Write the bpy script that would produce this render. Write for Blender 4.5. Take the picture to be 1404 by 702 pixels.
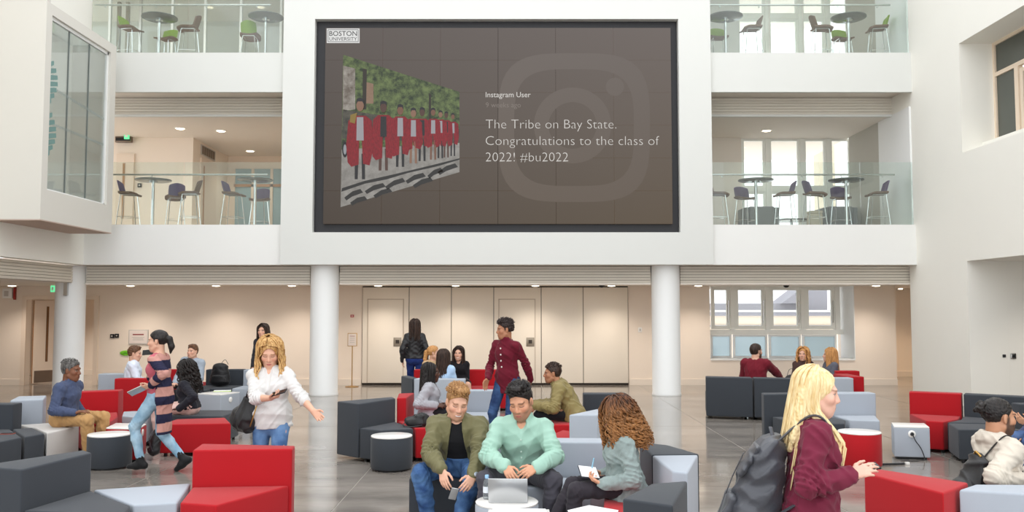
import bpy, bmesh, math, random
import numpy as np
from mathutils import Vector, Matrix

for o in list(bpy.data.objects): bpy.data.objects.remove(o)
SC = bpy.context.scene
COL = SC.collection
R = math.radians
random.seed(7)

# ------------------------------------------------------------------ camera
FPX = 1200.0; PITCH = math.atan(73/1200.0); CZ = 1.88
cam = bpy.data.cameras.new('camera'); cam.sensor_width = 36.0
cam.lens = 36.0*FPX/1404.0; cam.clip_end = 300
cam_o = bpy.data.objects.new('camera', cam); COL.objects.link(cam_o)
cam_o.location = (0, 0, CZ); cam_o.rotation_euler = (math.pi/2+PITCH, 0, 0)
SC.camera = cam_o

# ------------------------------------------------------------------ daylight, exposure
wd = bpy.data.worlds.new('overcast_sky'); SC.world = wd; wd.use_nodes = True
bg = wd.node_tree.nodes['Background']
bg.inputs['Color'].default_value = (0.96, 0.98, 1.0, 1); bg.inputs['Strength'].default_value = 1.5
SC.view_settings.view_transform = 'Standard'; SC.view_settings.look = 'None'
SC.view_settings.exposure = 0.55; SC.view_settings.gamma = 1.0
SC.view_settings.use_curve_mapping = False
try:
    SC.cycles.use_denoising = True
    SC.cycles.max_bounces = 8; SC.cycles.diffuse_bounces = 5; SC.cycles.glossy_bounces = 4
    SC.cycles.transparent_max_bounces = 12; SC.cycles.sample_clamp_indirect = 6.0
    SC.cycles.caustics_reflective = False; SC.cycles.caustics_refractive = False
except Exception: pass

def ray(px, py):
    c, s = math.cos(PITCH), math.sin(PITCH)
    a = (px-702)/FPX; b = (351-py)/FPX
    return (a, c-b*s, s+b*c)
def W(px, py, Y):
    r = ray(px, py); t = Y/r[1]
    return Vector((r[0]*t, Y, CZ+r[2]*t))
def G(px, py, z):
    r = ray(px, py); t = (z-CZ)/r[2]
    return Vector((r[0]*t, r[1]*t, z))

# ------------------------------------------------------------------ materials
def lin(c):
    def f(v):
        v = v/255.0
        return v/12.92 if v <= 0.04045 else ((v+0.055)/1.055)**2.4
    return (f(c[0]), f(c[1]), f(c[2]), 1.0)
MATS = {}
def mat(name, col, rough=0.6, metal=0.0, var=0.0, vscale=8.0, bump=0.0, bscale=200.0, spec=0.5, sheen=0.0, emit=None, estr=0.0, alpha=1.0, trans=0.0, ior=1.45):
    if name in MATS: return MATS[name]
    m = bpy.data.materials.new(name); m.use_nodes = True; MATS[name] = m
    nt = m.node_tree; N = nt.nodes; L = nt.links; p = N['Principled BSDF']
    c = lin(col); p.inputs['Base Color'].default_value = c
    p.inputs['Roughness'].default_value = rough; p.inputs['Metallic'].default_value = metal
    p.inputs['Specular IOR Level'].default_value = spec; p.inputs['IOR'].default_value = ior
    p.inputs['Alpha'].default_value = alpha; p.inputs['Transmission Weight'].default_value = trans
    if sheen: p.inputs['Sheen Weight'].default_value = sheen
    if emit:
        p.inputs['Emission Color'].default_value = lin(emit); p.inputs['Emission Strength'].default_value = estr
    tc = None
    if var or bump:
        tc = N.new('ShaderNodeTexCoord')
    if var:
        n = N.new('ShaderNodeTexNoise'); n.inputs['Scale'].default_value = vscale; n.inputs['Detail'].default_value = 5
        mp = N.new('ShaderNodeMapRange'); mp.inputs['To Min'].default_value = 1-var; mp.inputs['To Max'].default_value = 1+var
        mx = N.new('ShaderNodeVectorMath'); mx.operation = 'SCALE'; mx.inputs[0].default_value = c[:3]
        L.new(tc.outputs['Object'], n.inputs['Vector']); L.new(n.outputs['Fac'], mp.inputs['Value'])
        L.new(mp.outputs['Result'], mx.inputs['Scale']); L.new(mx.outputs['Vector'], p.inputs['Base Color'])
    if bump:
        n = N.new('ShaderNodeTexNoise'); n.inputs['Scale'].default_value = bscale; n.inputs['Detail'].default_value = 3
        b = N.new('ShaderNodeBump'); b.inputs['Strength'].default_value = bump; b.inputs['Distance'].default_value = 0.004
        L.new(tc.outputs['Object'], n.inputs['Vector']); L.new(n.outputs['Fac'], b.inputs['Height']); L.new(b.outputs['Normal'], p.inputs['Normal'])
    return m
def glassmat(name, tint, refl=0.10, opac=0.06, translucent=False):
    """thin architectural glass: mostly clear, a little tint, fresnel reflection"""
    if name in MATS: return MATS[name]
    m = bpy.data.materials.new(name); m.use_nodes = True; MATS[name] = m
    nt = m.node_tree; N = nt.nodes; L = nt.links; N.clear()
    out = N.new('ShaderNodeOutputMaterial'); tr = N.new('ShaderNodeBsdfTransparent'); gl = N.new('ShaderNodeBsdfGlossy'); df = N.new('ShaderNodeBsdfTranslucent' if translucent else 'ShaderNodeBsdfDiffuse')
    tr.inputs['Color'].default_value = lin(tint); gl.inputs['Roughness'].default_value = 0.02; df.inputs['Color'].default_value = lin(tint)
    lw = N.new('ShaderNodeLayerWeight'); lw.inputs['Blend'].default_value = 0.25
    m1 = N.new('ShaderNodeMixShader'); m2 = N.new('ShaderNodeMixShader'); m1.inputs['Fac'].default_value = opac
    mm = N.new('ShaderNodeMath'); mm.operation = 'MULTIPLY_ADD'; mm.inputs[1].default_value = 0.35; mm.inputs[2].default_value = refl
    L.new(lw.outputs['Fresnel'], mm.inputs[0])
    L.new(tr.outputs[0], m1.inputs[1]); L.new(df.outputs[0], m1.inputs[2])
    L.new(mm.outputs[0], m2.inputs['Fac']); L.new(m1.outputs[0], m2.inputs[1]); L.new(gl.outputs[0], m2.inputs[2])
    L.new(m2.outputs[0], out.inputs['Surface'])
    return m

M_WHITE = mat('white_paint', (219, 220, 216), 0.7, var=0.015, vscale=1.5)
M_WHITE2 = mat('fascia_paint', (236, 236, 233), 0.7, var=0.015, vscale=1.5)
M_CREAM = mat('cream_paint', (240, 238, 230), 0.7, var=0.02, vscale=1.2)
M_BAY   = mat('bay_paint', (216, 213, 205), 0.65, var=0.015, vscale=1.0)
M_BEIGE = mat('beige_paint', (240, 226, 211), 0.7, var=0.02, vscale=1.2)
M_PANEL = mat('partition_laminate', (236, 226, 211), 0.5, var=0.02, vscale=2)
M_JOINT = mat('dark_gap', (60, 52, 46), 0.8, var=0.05)
M_CEIL  = mat('ceiling_paint', (236, 228, 218), 0.8, var=0.01, vscale=1)
M_SLAT  = mat('louvre_metal', (222, 216, 204), 0.5, var=0.02, vscale=3)
M_SLATB = mat('louvre_back', (150, 140, 126), 0.7, var=0.05)
M_STEEL = mat('brushed_steel', (200, 200, 198), 0.25, 1.0, var=0.04, vscale=30)
M_CHROME= mat('chrome', (225, 226, 228), 0.12, 1.0, var=0.02, vscale=30)
M_BLACK = mat('black_plastic', (22, 22, 24), 0.45, var=0.1, vscale=20)
M_FRAME = mat('window_frame_paint', (246, 247, 241), 0.5, var=0.02)
M_FRAMEW= mat('white_window_frame', (238, 239, 238), 0.5, var=0.01)
M_GLASS = glassmat('balustrade_glass', (246, 251, 249), 0.03, 0.03)
M_GLASSW= glassmat('window_glass', (252, 254, 254), 0.02, 0.01)
M_GLASSB= glassmat('bay_glass', (250, 253, 252), 0.05, 0.05)
M_FROST = glassmat('frosted_glass', (222, 236, 242), 0.04, 0.75, translucent=True)
M_CABLE = mat('cable_rubber', (45, 45, 48), 0.5, var=0.05)

# ------------------------------------------------------------------ object helpers
def setp(o, label=None, cat=None, group=None, kind=None):
    if label: o['label'] = label
    if cat: o['category'] = cat
    if group: o['group'] = group
    if kind: o['kind'] = kind
    return o
def thing(name, label, cat, loc=(0,0,0), rz=0.0, group=None):
    o = bpy.data.objects.new(name, None); COL.objects.link(o); o.empty_display_size = 0.1
    o.location = loc; o.rotation_euler = (0, 0, rz)
    return setp(o, label, cat, group)
def link(name, me, m, parent=None, smooth=False):
    o = bpy.data.objects.new(name, me); COL.objects.link(o)
    if m is not None and len(me.materials) == 0: me.materials.append(m)
    if parent is not None: o.parent = parent
    if smooth:
        me.shade_smooth() if hasattr(me, 'shade_smooth') else None
    return o
class MB:
    def __init__(s): s.v = []; s.f = []
    def add(s, vs, fs):
        b = len(s.v); s.v += [tuple(v) for v in vs]; s.f += [tuple(i+b for i in f) for f in fs]; return s
    def box(s, x0, x1, y0, y1, z0, z1):
        return s.add([(x0,y0,z0),(x1,y0,z0),(x1,y1,z0),(x0,y1,z0),(x0,y0,z1),(x1,y0,z1),(x1,y1,z1),(x0,y1,z1)],
                     [(0,3,2,1),(4,5,6,7),(0,1,5,4),(1,2,6,5),(2,3,7,6),(3,0,4,7)])
    def prism(s, poly, z0, z1):
        n = len(poly); a = sum(poly[i][0]*poly[(i+1)%n][1]-poly[(i+1)%n][0]*poly[i][1] for i in range(n))
        if a < 0: poly = poly[::-1]
        vs = [(p[0],p[1],z0) for p in poly]+[(p[0],p[1],z1) for p in poly]
        return s.add(vs, [tuple(range(n-1,-1,-1)), tuple(range(n,2*n))]+[(i,(i+1)%n,n+(i+1)%n,n+i) for i in range(n)])
    def cyl(s, c, r, z0, z1, n=24, r1=None):
        r1 = r if r1 is None else r1
        vs = [(c[0]+r*math.cos(2*math.pi*i/n), c[1]+r*math.sin(2*math.pi*i/n), z0) for i in range(n)]
        vs += [(c[0]+r1*math.cos(2*math.pi*i/n), c[1]+r1*math.sin(2*math.pi*i/n), z1) for i in range(n)]
        return s.add(vs, [tuple(range(n-1,-1,-1)), tuple(range(n,2*n))]+[(i,(i+1)%n,n+(i+1)%n,n+i) for i in range(n)])
    def lathe(s, prof, c=(0,0,0), n=24):
        vs = []; fs = []
        for (r, z) in prof:
            for i in range(n):
                a = 2*math.pi*i/n; vs.append((c[0]+r*math.cos(a), c[1]+r*math.sin(a), c[2]+z))
        m = len(prof)
        for j in range(m-1):
            for i in range(n):
                fs.append((j*n+i, j*n+(i+1)%n, (j+1)*n+(i+1)%n, (j+1)*n+i))
        fs.append(tuple(range(n-1,-1,-1))); fs.append(tuple((m-1)*n+i for i in range(n)))
        return s.add(vs, fs)
    def tube(s, pts, r, n=8, rs=None, flat=None):
        pts = [Vector(p) for p in pts]; k = len(pts)
        t0 = (pts[1]-pts[0]).normalized()
        u = t0.cross(Vector((0,0,1)))
        if u.length < 1e-3: u = t0.cross(Vector((1,0,0)))
        u.normalize(); vs = []
        for i, p in enumerate(pts):
            t = (pts[min(i+1,k-1)]-pts[max(i-1,0)]).normalized()
            u = (u - t*u.dot(t))
            if u.length < 1e-6: u = t.orthogonal()
            u.normalize(); w = t.cross(u); rr = rs[i] if rs else r
            for j in range(n):
                a = 2*math.pi*j/n
                vs.append(p+u*(rr*math.cos(a))+w*(rr*math.sin(a)*(flat or 1)))
        fs = [(i*n+j, i*n+(j+1)%n, (i+1)*n+(j+1)%n, (i+1)*n+j) for i in range(k-1) for j in range(n)]
        fs.append(tuple(range(n-1,-1,-1))); fs.append(tuple((k-1)*n+j for j in range(n)))
        return s.add(vs, fs)
    def xform(s, M):
        s.v = [tuple(M @ Vector(v)) for v in s.v]; return s
    def mesh(s, name='mesh'):
        me = bpy.data.meshes.new(name); me.from_pydata(s.v, [], s.f); me.update(); return me
    def build(s, name, m, parent=None, smooth=False, bevel=0, seg=2):
        me = s.mesh(name)
        if bevel:
            bm = bmesh.new(); bm.from_mesh(me); bmesh.ops.remove_doubles(bm, verts=bm.verts, dist=1e-5)
            ed = [e for e in bm.edges if len(e.link_faces) == 2 and e.calc_face_angle(0) > 0.35]
            bmesh.ops.bevel(bm, geom=ed, offset=bevel, segments=seg, profile=0.6, affect='EDGES', clamp_overlap=True)
            bm.to_mesh(me); bm.free(); smooth = True
        o = link(name, me, m, parent)
        if smooth:
            me.polygons.foreach_set('use_smooth', [True]*len(me.polygons))
            try:
                me.set_sharp_from_angle(angle=R(50))
            except Exception: pass
        return o
def box(name, m, x0, x1, y0, y1, z0, z1, parent=None, bevel=0, **kw):
    return MB().box(x0, x1, y0, y1, z0, z1).build(name, m, parent, bevel=bevel, **kw)
def struct(o, label=None):
    o['kind'] = 'structure'
    if label: o['label'] = label
    return o
def copy_tree(o, parent=None):
    c = o.copy(); COL.objects.link(c); c.parent = parent
    for ch in list(o.children): copy_tree(ch, c)
    return c
def text_mesh(txt, size, m, name, parent, loc, rot=(math.pi/2,0,0), bold=0.0, spacing=1.0, sx=1.0, align='LEFT', ext=0.0):
    cu = bpy.data.curves.new(name, 'FONT'); cu.body = txt; cu.size = size; cu.offset = bold; cu.space_character = spacing
    cu.align_x = align; cu.extrude = ext; cu.resolution_u = 3; cu.space_line = 1.0
    tmp = bpy.data.objects.new('tmp', cu); COL.objects.link(tmp)
    dg = bpy.context.evaluated_depsgraph_get(); dg.update()
    me = bpy.data.meshes.new_from_object(tmp.evaluated_get(dg)); bpy.data.objects.remove(tmp); bpy.data.curves.remove(cu)
    me.materials.clear()
    o = link(name, me, m, parent); o.location = loc; o.rotation_euler = rot; o.scale = (sx, 1, 1)
    return o
# ================================================================== STRUCTURE
XL, XR, YF, YB, YG = -9.32, 8.80, 19.0, 21.9, 22.6
Z1, Z2, ZT = 3.72, 7.53, 11.4
ZF1, ZF2 = 2.845, 6.65            # undersides of the two gallery edges
XC0, XC1 = -5.02, 4.36            # the white screen wall

def floor_material():
    m = bpy.data.materials.new('polished_concrete'); m.use_nodes = True
    nt = m.node_tree; N = nt.nodes; L = nt.links; p = N['Principled BSDF']
    g = N.new('ShaderNodeNewGeometry'); mp = N.new('ShaderNodeMapping'); mp.inputs['Scale'].default_value = (0.55, 1.3, 1)
    n1 = N.new('ShaderNodeTexNoise'); n1.inputs['Scale'].default_value = 1.1; n1.inputs['Detail'].default_value = 8; n1.inputs['Roughness'].default_value = 0.62
    cr = N.new('ShaderNodeValToRGB'); e = cr.color_ramp.elements
    e[0].position = 0.30; e[0].color = lin((112, 106, 100)); e[1].position = 0.72; e[1].color = lin((166, 158, 150))
    L.new(g.outputs['Position'], mp.inputs['Vector']); L.new(mp.outputs[0], n1.inputs['Vector']); L.new(n1.outputs['Fac'], cr.inputs['Fac'])
    L.new(cr.outputs['Color'], p.inputs['Base Color'])
    n2 = N.new('ShaderNodeTexNoise'); n2.inputs['Scale'].default_value = 2.0; n2.inputs['Detail'].default_value = 6
    mr = N.new('ShaderNodeMapRange'); mr.inputs['To Min'].default_value = 0.05; mr.inputs['To Max'].default_value = 0.17
    L.new(mp.outputs[0], n2.inputs['Vector']); L.new(n2.outputs['Fac'], mr.inputs['Value']); L.new(mr.outputs['Result'], p.inputs['Roughness'])
    p.inputs['IOR'].default_value = 1.6
    n3 = N.new('ShaderNodeTexNoise'); n3.inputs['Scale'].default_value = 3.0; b = N.new('ShaderNodeBump'); b.inputs['Strength'].default_value = 0.02
    b.inputs['Distance'].default_value = 0.02
    L.new(g.outputs['Position'], n3.inputs['Vector']); L.new(n3.outputs['Fac'], b.inputs['Height']); L.new(b.outputs['Normal'], p.inputs['Normal'])
    return m
M_FLOOR = floor_material()
M_GROUT = mat('floor_joint', (176, 170, 162), 0.3, var=0.03)
floor = struct(box('floor', M_GROUT, -14.5, 15, -4, 26.5, -0.2, -0.004))
S = 2.4; gap = 0.006
sm = MB().box(gap, S-gap, gap, S-gap, -0.05, 0.0).mesh('floor_slab'); sm.materials.append(M_FLOOR)
x = -1.68-S*5
while x < 14.2:
    y = 9.43-S*5
    while y < 26:
        o = bpy.data.objects.new('floor_slab', sm); COL.objects.link(o); o.location = (x, y, 0); o.parent = floor
        y += S
    x += S

# --- screen wall (a hole is left for the recess of the video wall)
HX0, HX1 = W(430, 170, 18.9).x, W(931.5, 170, 18.9).x
HZ0, HZ1 = W(680, 318.5, 18.9).z, W(680, 26, 18.9).z
b = MB(); b.box(XC0, HX0, 18.9, 19.3, ZF1, ZT); b.box(HX1, XC1, 18.9, 19.3, ZF1, ZT)
b.box(HX0, HX1, 18.9, 19.3, ZF1, HZ0); b.box(HX0, HX1, 18.9, 19.3, HZ1, ZT)
struct(b.build('wall_screen', M_WHITE))
struct(box('wall_screen_core', M_WHITE, XC0+0.05, XC1-0.05, 19.75, 22.5, 2.5, ZT))

# --- gallery slabs, fascias, soffits
for (lvl, zb, zt, zc) in ((1, ZF1, Z1, 2.46), (2, ZF2, Z2, 6.35)):
    for (side, x0, x1) in (('left', XL-5.0, XC0), ('right', XC1, XR)):
        xf0 = XL if side == 'left' else x0
        struct(box('trim_%d' % (lvl*10+(side == 'left')), M_WHITE2 if lvl == 1 else M_WHITE, xf0, x1, YF, YF+0.08, zb, zt))
        struct(box('floor_gallery', M_CEIL, x0, x1, YF+0.08, 25.6, zt-0.3, zt-0.001))
    # soffit between the fascia and the louvre
yl1, yl2 = 19.41, 20.0
struct(box('ceiling_edge', M_CEIL, -14.3, 13, YF+0.08, 19.74, 2.84, 3.0))
struct(box('ceiling_ground', M_CEIL, -14.3, 13, 19.47, 25.5, 2.46, 2.7))
struct(box('ceiling_side', M_CEIL, -14.3, XL-0.3, 2.0, 19.46, 2.46, 2.7))
for side, x0, x1 in (('left', XL-5.0, XC0), ('right', XC1, XR)):
    struct(box('ceiling_soffit', M_CEIL, x0, x1, YF+0.08, yl2+0.05, 6.77, 7.2))
    struct(box('ceiling_gallery', M_CEIL, x0, x1, yl2+0.06, 26.0, 6.35, 6.7))
    struct(box('ceiling_top', M_CEIL, x0, x1, YF+0.6, 26.0, 10.3, 10.6))

# --- louvre bands: every slat is a part
def louvre(idx, x0, x1, y, z0, z1, n, along_y=False):
    if along_y: bk = box('trim_%d' % idx, M_SLATB, x0-0.06, x0-0.03, y, x1, z0, z1)
    else: bk = box('trim_%d' % idx, M_SLATB, x0, x1, y+0.03, y+0.06, z0, z1)
    struct(bk, 'pale metal louvre band with horizontal slats')
    h = (z1-z0)/n; g = 0.18*h
    for i in range(n):
        a, c = z0+i*h+g/2, z0+(i+1)*h-g/2
        if along_y: vs = [(x0+0.012,y,c),(x0-0.03,y,c),(x0-0.03,y,a),(x0-0.012,y,a),(x0+0.012,x1,c),(x0-0.03,x1,c),(x0-0.03,x1,a),(x0-0.012,x1,a)]
        else: vs = [(x0,y-0.012,c),(x0,y+0.03,c),(x0,y+0.03,a),(x0,y+0.012,a),(x1,y-0.012,c),(x1,y+0.03,c),(x1,y+0.03,a),(x1,y+0.012,a)]
        MB().add(vs, [(0,1,2,3),(7,6,5,4),(0,4,5,1),(1,5,6,2),(2,6,7,3),(3,7,4,0)]).build('slat', M_SLAT, bk)
xc = [-9.78, W(443.5,540,19.41).x, W(914,540,19.41).x]
louvre(30, xc[0]+0.33, xc[1]-0.33, yl1, 2.46, 2.83, 6)
louvre(31, xc[1]+0.33, xc[2]-0.33, yl1, 2.46, 2.83, 6)
louvre(32, xc[2]+0.33, XR+0.05, yl1, 2.46, 2.83, 6)
louvre(33, XL-0.25, 19.05, 4.0, 2.46, 2.83, 6, along_y=True)
louvre(34, XL-3, XC0, yl2, 6.37, 6.76, 6)
louvre(35, XC1, XR-0.0, yl2, 6.37, 6.76, 6)
struct(box('trim_36', M_WHITE, XL-3, XC0, yl2-0.03, yl2+0.05, 6.32, 6.37)); struct(box('trim_37', M_WHITE, XC1, XR, yl2-0.03, yl2+0.05, 6.32, 6.37))
for a_, b_ in ((xc[0]+0.33, xc[1]-0.33), (xc[1]+0.33, xc[2]-0.33), (xc[2]+0.33, XR+0.05)):
    struct(box('trim_38', M_CEIL, a_, b_, yl1-0.03, yl1+0.06, 2.425, 2.46))

# --- columns
clab = ['round white column at the left corner beside the seated man in the blue shirt', 'round white column behind the walking woman in the white blouse', 'round white column behind the woman with long curly hair']
M_COLUMN = mat('column_paint', (236, 237, 236), 0.45, var=0.01, vscale=2)
for i, cx in enumerate(xc):
    t = thing('column', clab[i], 'column', (cx, 19.41, 0), group='round atrium columns')
    MB().lathe([(0.315,0.0),(0.315,0.06),(0.31,0.065),(0.31,2.84)], n=48).build('shaft', M_COLUMN, t, smooth=True)
    MB().lathe([(0.322,0.0),(0.322,0.03),(0.316,0.035)], n=48).build('base_ring', M_COLUMN, t, smooth=True)
    if i == 0:
        box('wall_bracket', M_STEEL, 0.02, 0.10, -0.36, -0.29, 2.18, 2.84, t)

# --- ground floor back wall with its openings
xd0, xd1 = W(36,470,YB).x, W(129,470,YB).x
xw0, xw1 = W(973.5,440,YB).x, W(1172,440,YB).x
xe = W(1228,440,YB).x
zs = W(1060,493,YB).z
b = MB(); b.box(-14.3, xd0, YB, YB+0.2, 0, 2.46); b.box(xd0, xd1, YB, YB+0.2, 2.12, 2.46)
b.box(xd1, xw0, YB, YB+0.2, 0, 2.46); b.box(xw0, xw1, YB, YB+0.9, 0, zs); b.box(xw1, xe, YB, YB+0.9, 0, 2.46)
b.box(xw0-0.3, xw0, YB+0.2, YB+0.9, 0, 2.46)
struct(b.build('wall_back', M_BEIGE))
M_BASE = mat('white_skirting', (236, 224, 210), 0.5, var=0.01)
xp0, xp1 = W(497,460,YB).x, W(861,460,YB).x
for a_, b_ in ((-14.3, xd0-0.12), (xd1+0.12, xp0-0.02), (xp1+0.02, xw1), (xw1+0.001, xe)):
    struct(box('baseboard_back', M_BASE, a_, b_, YB-0.025, YB-0.001, 0.0, 0.15))
struct(box('wall_far_left', M_BEIGE, -14.5, -14.3, 2, 26, 0, 2.46))
struct(box('wall_corridor', M_BEIGE, -14.3, -9.2, 25.3, 25.5, 0, 2.46)); struct(box('baseboard_corridor', M_BASE, -14.3, -9.3, 25.27, 25.299, 0, 0.15))
struct(box('wall_corridor_side', M_BEIGE, -9.3, -9.1, 22.11, 25.3, 0, 2.46))
struct(box('wall_corridor_right', M_BEIGE, 9.2, 13.0, 24.6, 24.8, 0, 2.46)); struct(box('baseboard_corridor', M_BASE, 9.6, 13, 24.57, 24.599, 0, 0.15))
struct(box('wall_far_right', M_BEIGE, 13.0, 13.2, 8, 25, 0, 2.46))
# door frame and open leaf at the left
M_DOORFR = mat('door_frame_paint', (232, 214, 196), 0.4, var=0.01)
M_WOOD = mat('oak_edge', (176, 132, 92), 0.5, var=0.15, vscale=6)
M_KICK = mat('kick_plate', (120, 104, 92), 0.35, 0.6, var=0.05)
d = struct(MB().box(xd0-0.11, xd0, YB-0.05, YB-0.002, 0, 2.22).box(xd1, xd1+0.11, YB-0.05, YB-0.002, 0, 2.22).box(xd0, xd1, YB-0.05, YB-0.002, 2.12, 2.22).build('door_1', M_DOORFR))
setp(d, 'open white corridor door frame behind the left column')
lf = MB().box(0, 0.86, -0.022, 0.022, 0.02, 2.1).build('door_leaf', M_DOORFR, d); lf.location = (xd0+0.03, YB+0.25, 0); lf.rotation_euler = (0,0,R(52))
MB().box(-0.004, 0.0, -0.023, 0.023, 0.02, 2.1).build('leaf_edge', M_WOOD, lf)
MB().box(0.30, 0.36, -0.028, -0.0222, 0.55, 1.95).build('vision_panel', mat('vision_glass', (120, 84, 56), 0.15, var=0.05), lf)
MB().box(0.04, 0.82, -0.026, -0.0222, 0.03, 0.33).build('kick_plate', M_KICK, lf)
MB().cyl((0,0), 0.03, 0, 0.02, 16).xform(Matrix.Translation((0.76,-0.0222,1.05)) @ Matrix.Rotation(R(90),4,'X')).build('door_handle', M_STEEL, lf)
# folding partition made of six panels
PXS = [497, 561, 619, 677, 742, 799.5, 861]
pt = struct(box('wall_partition', M_JOINT, xp0, xp1, YB-0.03, YB-0.002, 0.0, 2.455), 'cream folding partition of six tall panels with two doors')
for i in range(6):
    a_, b_ = W(PXS[i],460,YB).x+0.008, W(PXS[i+1],460,YB).x-0.008
    pn = box('partition_panel', M_PANEL, a_, b_, YB-0.06, YB-0.031, 0.055, 2.425, pt, bevel=0.004)
    if i in (0, 3):
        da, db = (W(505,460,YB).x, W(553,460,YB).x) if i == 0 else (W(684.5,460,YB).x, W(733,460,YB).x)
        MB().box(da-0.02, da, YB-0.068, YB-0.0605, 0.06, 2.14).box(db, db+0.02, YB-0.068, YB-0.0605, 0.06, 2.14).box(da-0.02, db+0.02, YB-0.068, YB-0.0605, 2.12, 2.14).build('door_edge', mat('door_edge_strip', (196, 182, 165), 0.5, var=0.02), pn)
        box('door_leaf', M_PANEL, da+0.006, db-0.006, YB-0.072, YB-0.0605, 0.06, 2.112, pn, bevel=0.003)
        hx = W(545.5 if i == 0 else 727,470,YB).x
        box('lock_plate', mat('bronze_plate', (150, 138, 122), 0.35, 0.7, var=0.04), hx-0.10, hx+0.10, YB-0.079, YB-0.0725, 0.955, 1.18, pn, bevel=0.004)
        box('pull_recess', M_JOINT, hx-0.045, hx+0.045, YB-0.082, YB-0.0795, 1.03, 1.12, pn)

# --- ground floor window: four bays of upper casements over frosted lower panes
def win_rect(name, parent, x0, x1, z0, z1, y, fw, fm, gm, d=0.08):
    fr = MB().box(x0, x0+fw, y, y+d, z0, z1).box(x1-fw, x1, y, y+d, z0, z1).box(x0+fw, x1-fw, y, y+d, z0, z0+fw).box(x0+fw, x1-fw, y, y+d, z1-fw, z1).build(name, fm, parent)
    box('pane', gm, x0+fw, x1-fw, y+0.035, y+0.045, z0+fw, z1-fw, fr)
    return fr
YW = 22.62
wg = struct(box('window_1', M_FRAMEW, xw0-0.2, xw1+0.1, YW-0.12, YW+0.16, zs-0.04, zs), 'ground floor window of four bays')
zt_ = W(1060,452,YW).z; zm_ = W(1060,458.5,YW).z
struct(box('trim_41', M_FRAMEW, xw1-0.02, xw1-0.0005, YB+0.001, YW+0.2, zs, 2.459)); struct(box('trim_42', M_FRAMEW, xw0, xw1-0.021, YB-0.03, YW-0.121, zs-0.02, zs+0.012))
box('transom', M_FRAME, xw0-0.1, xw1, YW-0.03, YW+0.12, zm_, zt_, wg)
mx_ = [974, 1006.5, 1054.5, 1103, 1150]
for i in range(4):
    a_, b_ = W(mx_[i],440,YW).x, W(mx_[i+1],440,YW).x
    win_rect('casement', wg, a_+0.02, b_-0.10, zt_+0.01, 2.46, YW-0.02, 0.09, M_FRAME, M_GLASSW)
    box('mullion', M_FRAME, b_-0.10, b_+0.02, YW-0.06, YW+0.12, zt_, 2.46, wg)
    MB().tube([(b_-0.16, YW-0.05, zt_+0.18), (b_-0.16, YW-0.07, zt_+0.75)], 0.012, 6).build('window_stay', M_STEEL, wg)
lx_ = [974, 1005, 1054, 1100, 1149]
for i in range(4):
    a_, b_ = W(lx_[i],475,YW).x, W(lx_[i+1],475,YW).x
    win_rect('lower_light', wg, a_+0.01, b_-0.03, zs, zm_-0.005, YW, 0.05, M_FRAMEW, M_FROST)
# --- window sills and reveals of the galleries
def gallery_window(idx, pxs, z0, z1, y, ztr, lab):
    x0, x1 = W(pxs[0],250,y).x, W(pxs[-1],250,y).x
    w = struct(box('window_%d' % idx, M_FRAME, x0-0.06, x1+0.06, y-0.03, y+0.1, z0-0.06, z0), lab)
    for i in range(len(pxs)-1):
        a_, b_ = W(pxs[i],250,y).x, W(pxs[i+1],250,y).x
        win_rect('casement', w, a_+0.05, b_-0.05, ztr+0.05, z1, y, 0.06, M_FRAME, M_GLASSW)
        win_rect('lower_light', w, a_+0.05, b_-0.05, z0, ztr-0.05, y, 0.06, M_FRAME, M_GLASSW)
    for p in pxs: box('mullion', M_FRAME, W(p,250,y).x-0.05, W(p,250,y).x+0.05, y-0.05, y+0.12, z0, z1, w)
    box('transom', M_FRAME, x0, x1, y-0.02, y+0.1, ztr-0.05, ztr+0.05, w)
    return x0, x1
YV = 22.75
gx0, gx1 = gallery_window(2, [1015, 1052.5, 1100, 1136, 1170], Z1+0.12, 6.35, YV, 5.0, 'tall window behind the lower right gallery')
gallery_window(3, [1012, 1055, 1101, 1138, 1171], Z2+0.12, 10.3, YV, 9.6, 'tall window behind the upper right gallery')
for z0, z1 in ((Z1, 6.35), (Z2, 10.3)):
    b = MB().box(XC1-0.1, gx0, YG, YG+0.3, z0, z1).box(gx1, XR+1.0, YG, YG+0.3, z0, z1).box(gx0, gx1, YG, YG+0.3, z0, z0+0.12)
    struct(b.build('wall_gallery_right', M_WHITE if z0 == Z2 else M_CEIL))
# --- left galleries, level one: corridor wall, recess, doors
x_r = W(264,240,YG).x
b = MB().box(XL-4, x_r, YG, YG+0.2, Z1, 6.35).box(x_r-0.2, x_r, YG+0.2, 25.4, Z1, 6.35).box(x_r-0.2, XC0+0.1, 25.4, 25.6, Z1, 6.35)
struct(b.build('wall_gallery_left', M_BEIGE))
struct(box('wall_gallery_core', M_BEIGE, XC0-0.03, XC0+0.08, YF+0.31, 25.4, Z1, 6.35))
dl = struct(box('door_2', M_DOORFR, W(281,250,25.3).x, W(318,250,25.3).x, 25.33, 25.399, Z1, Z1+2.15), 'plain pale door at the back of the lower left gallery')
box('door_handle', M_BLACK, W(302,272,25.3).x-0.03, W(302,272,25.3).x+0.03, 25.29, 25.329, Z1+0.95, Z1+1.1, dl)
dg = struct(box('door_3', mat('blue_grey_glazing', (150, 176, 184), 0.25, var=0.08), W(320,250,25.3).x, XC0-0.05, 25.36, 25.399, Z1, Z1+2.25), 'glazed blue grey screen at the back of the lower left gallery')
box('glazing_bar', M_WOOD, W(320,250,25.3).x, XC0-0.06, 25.32, 25.359, Z1+1.72, Z1+1.80, dg)
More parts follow.
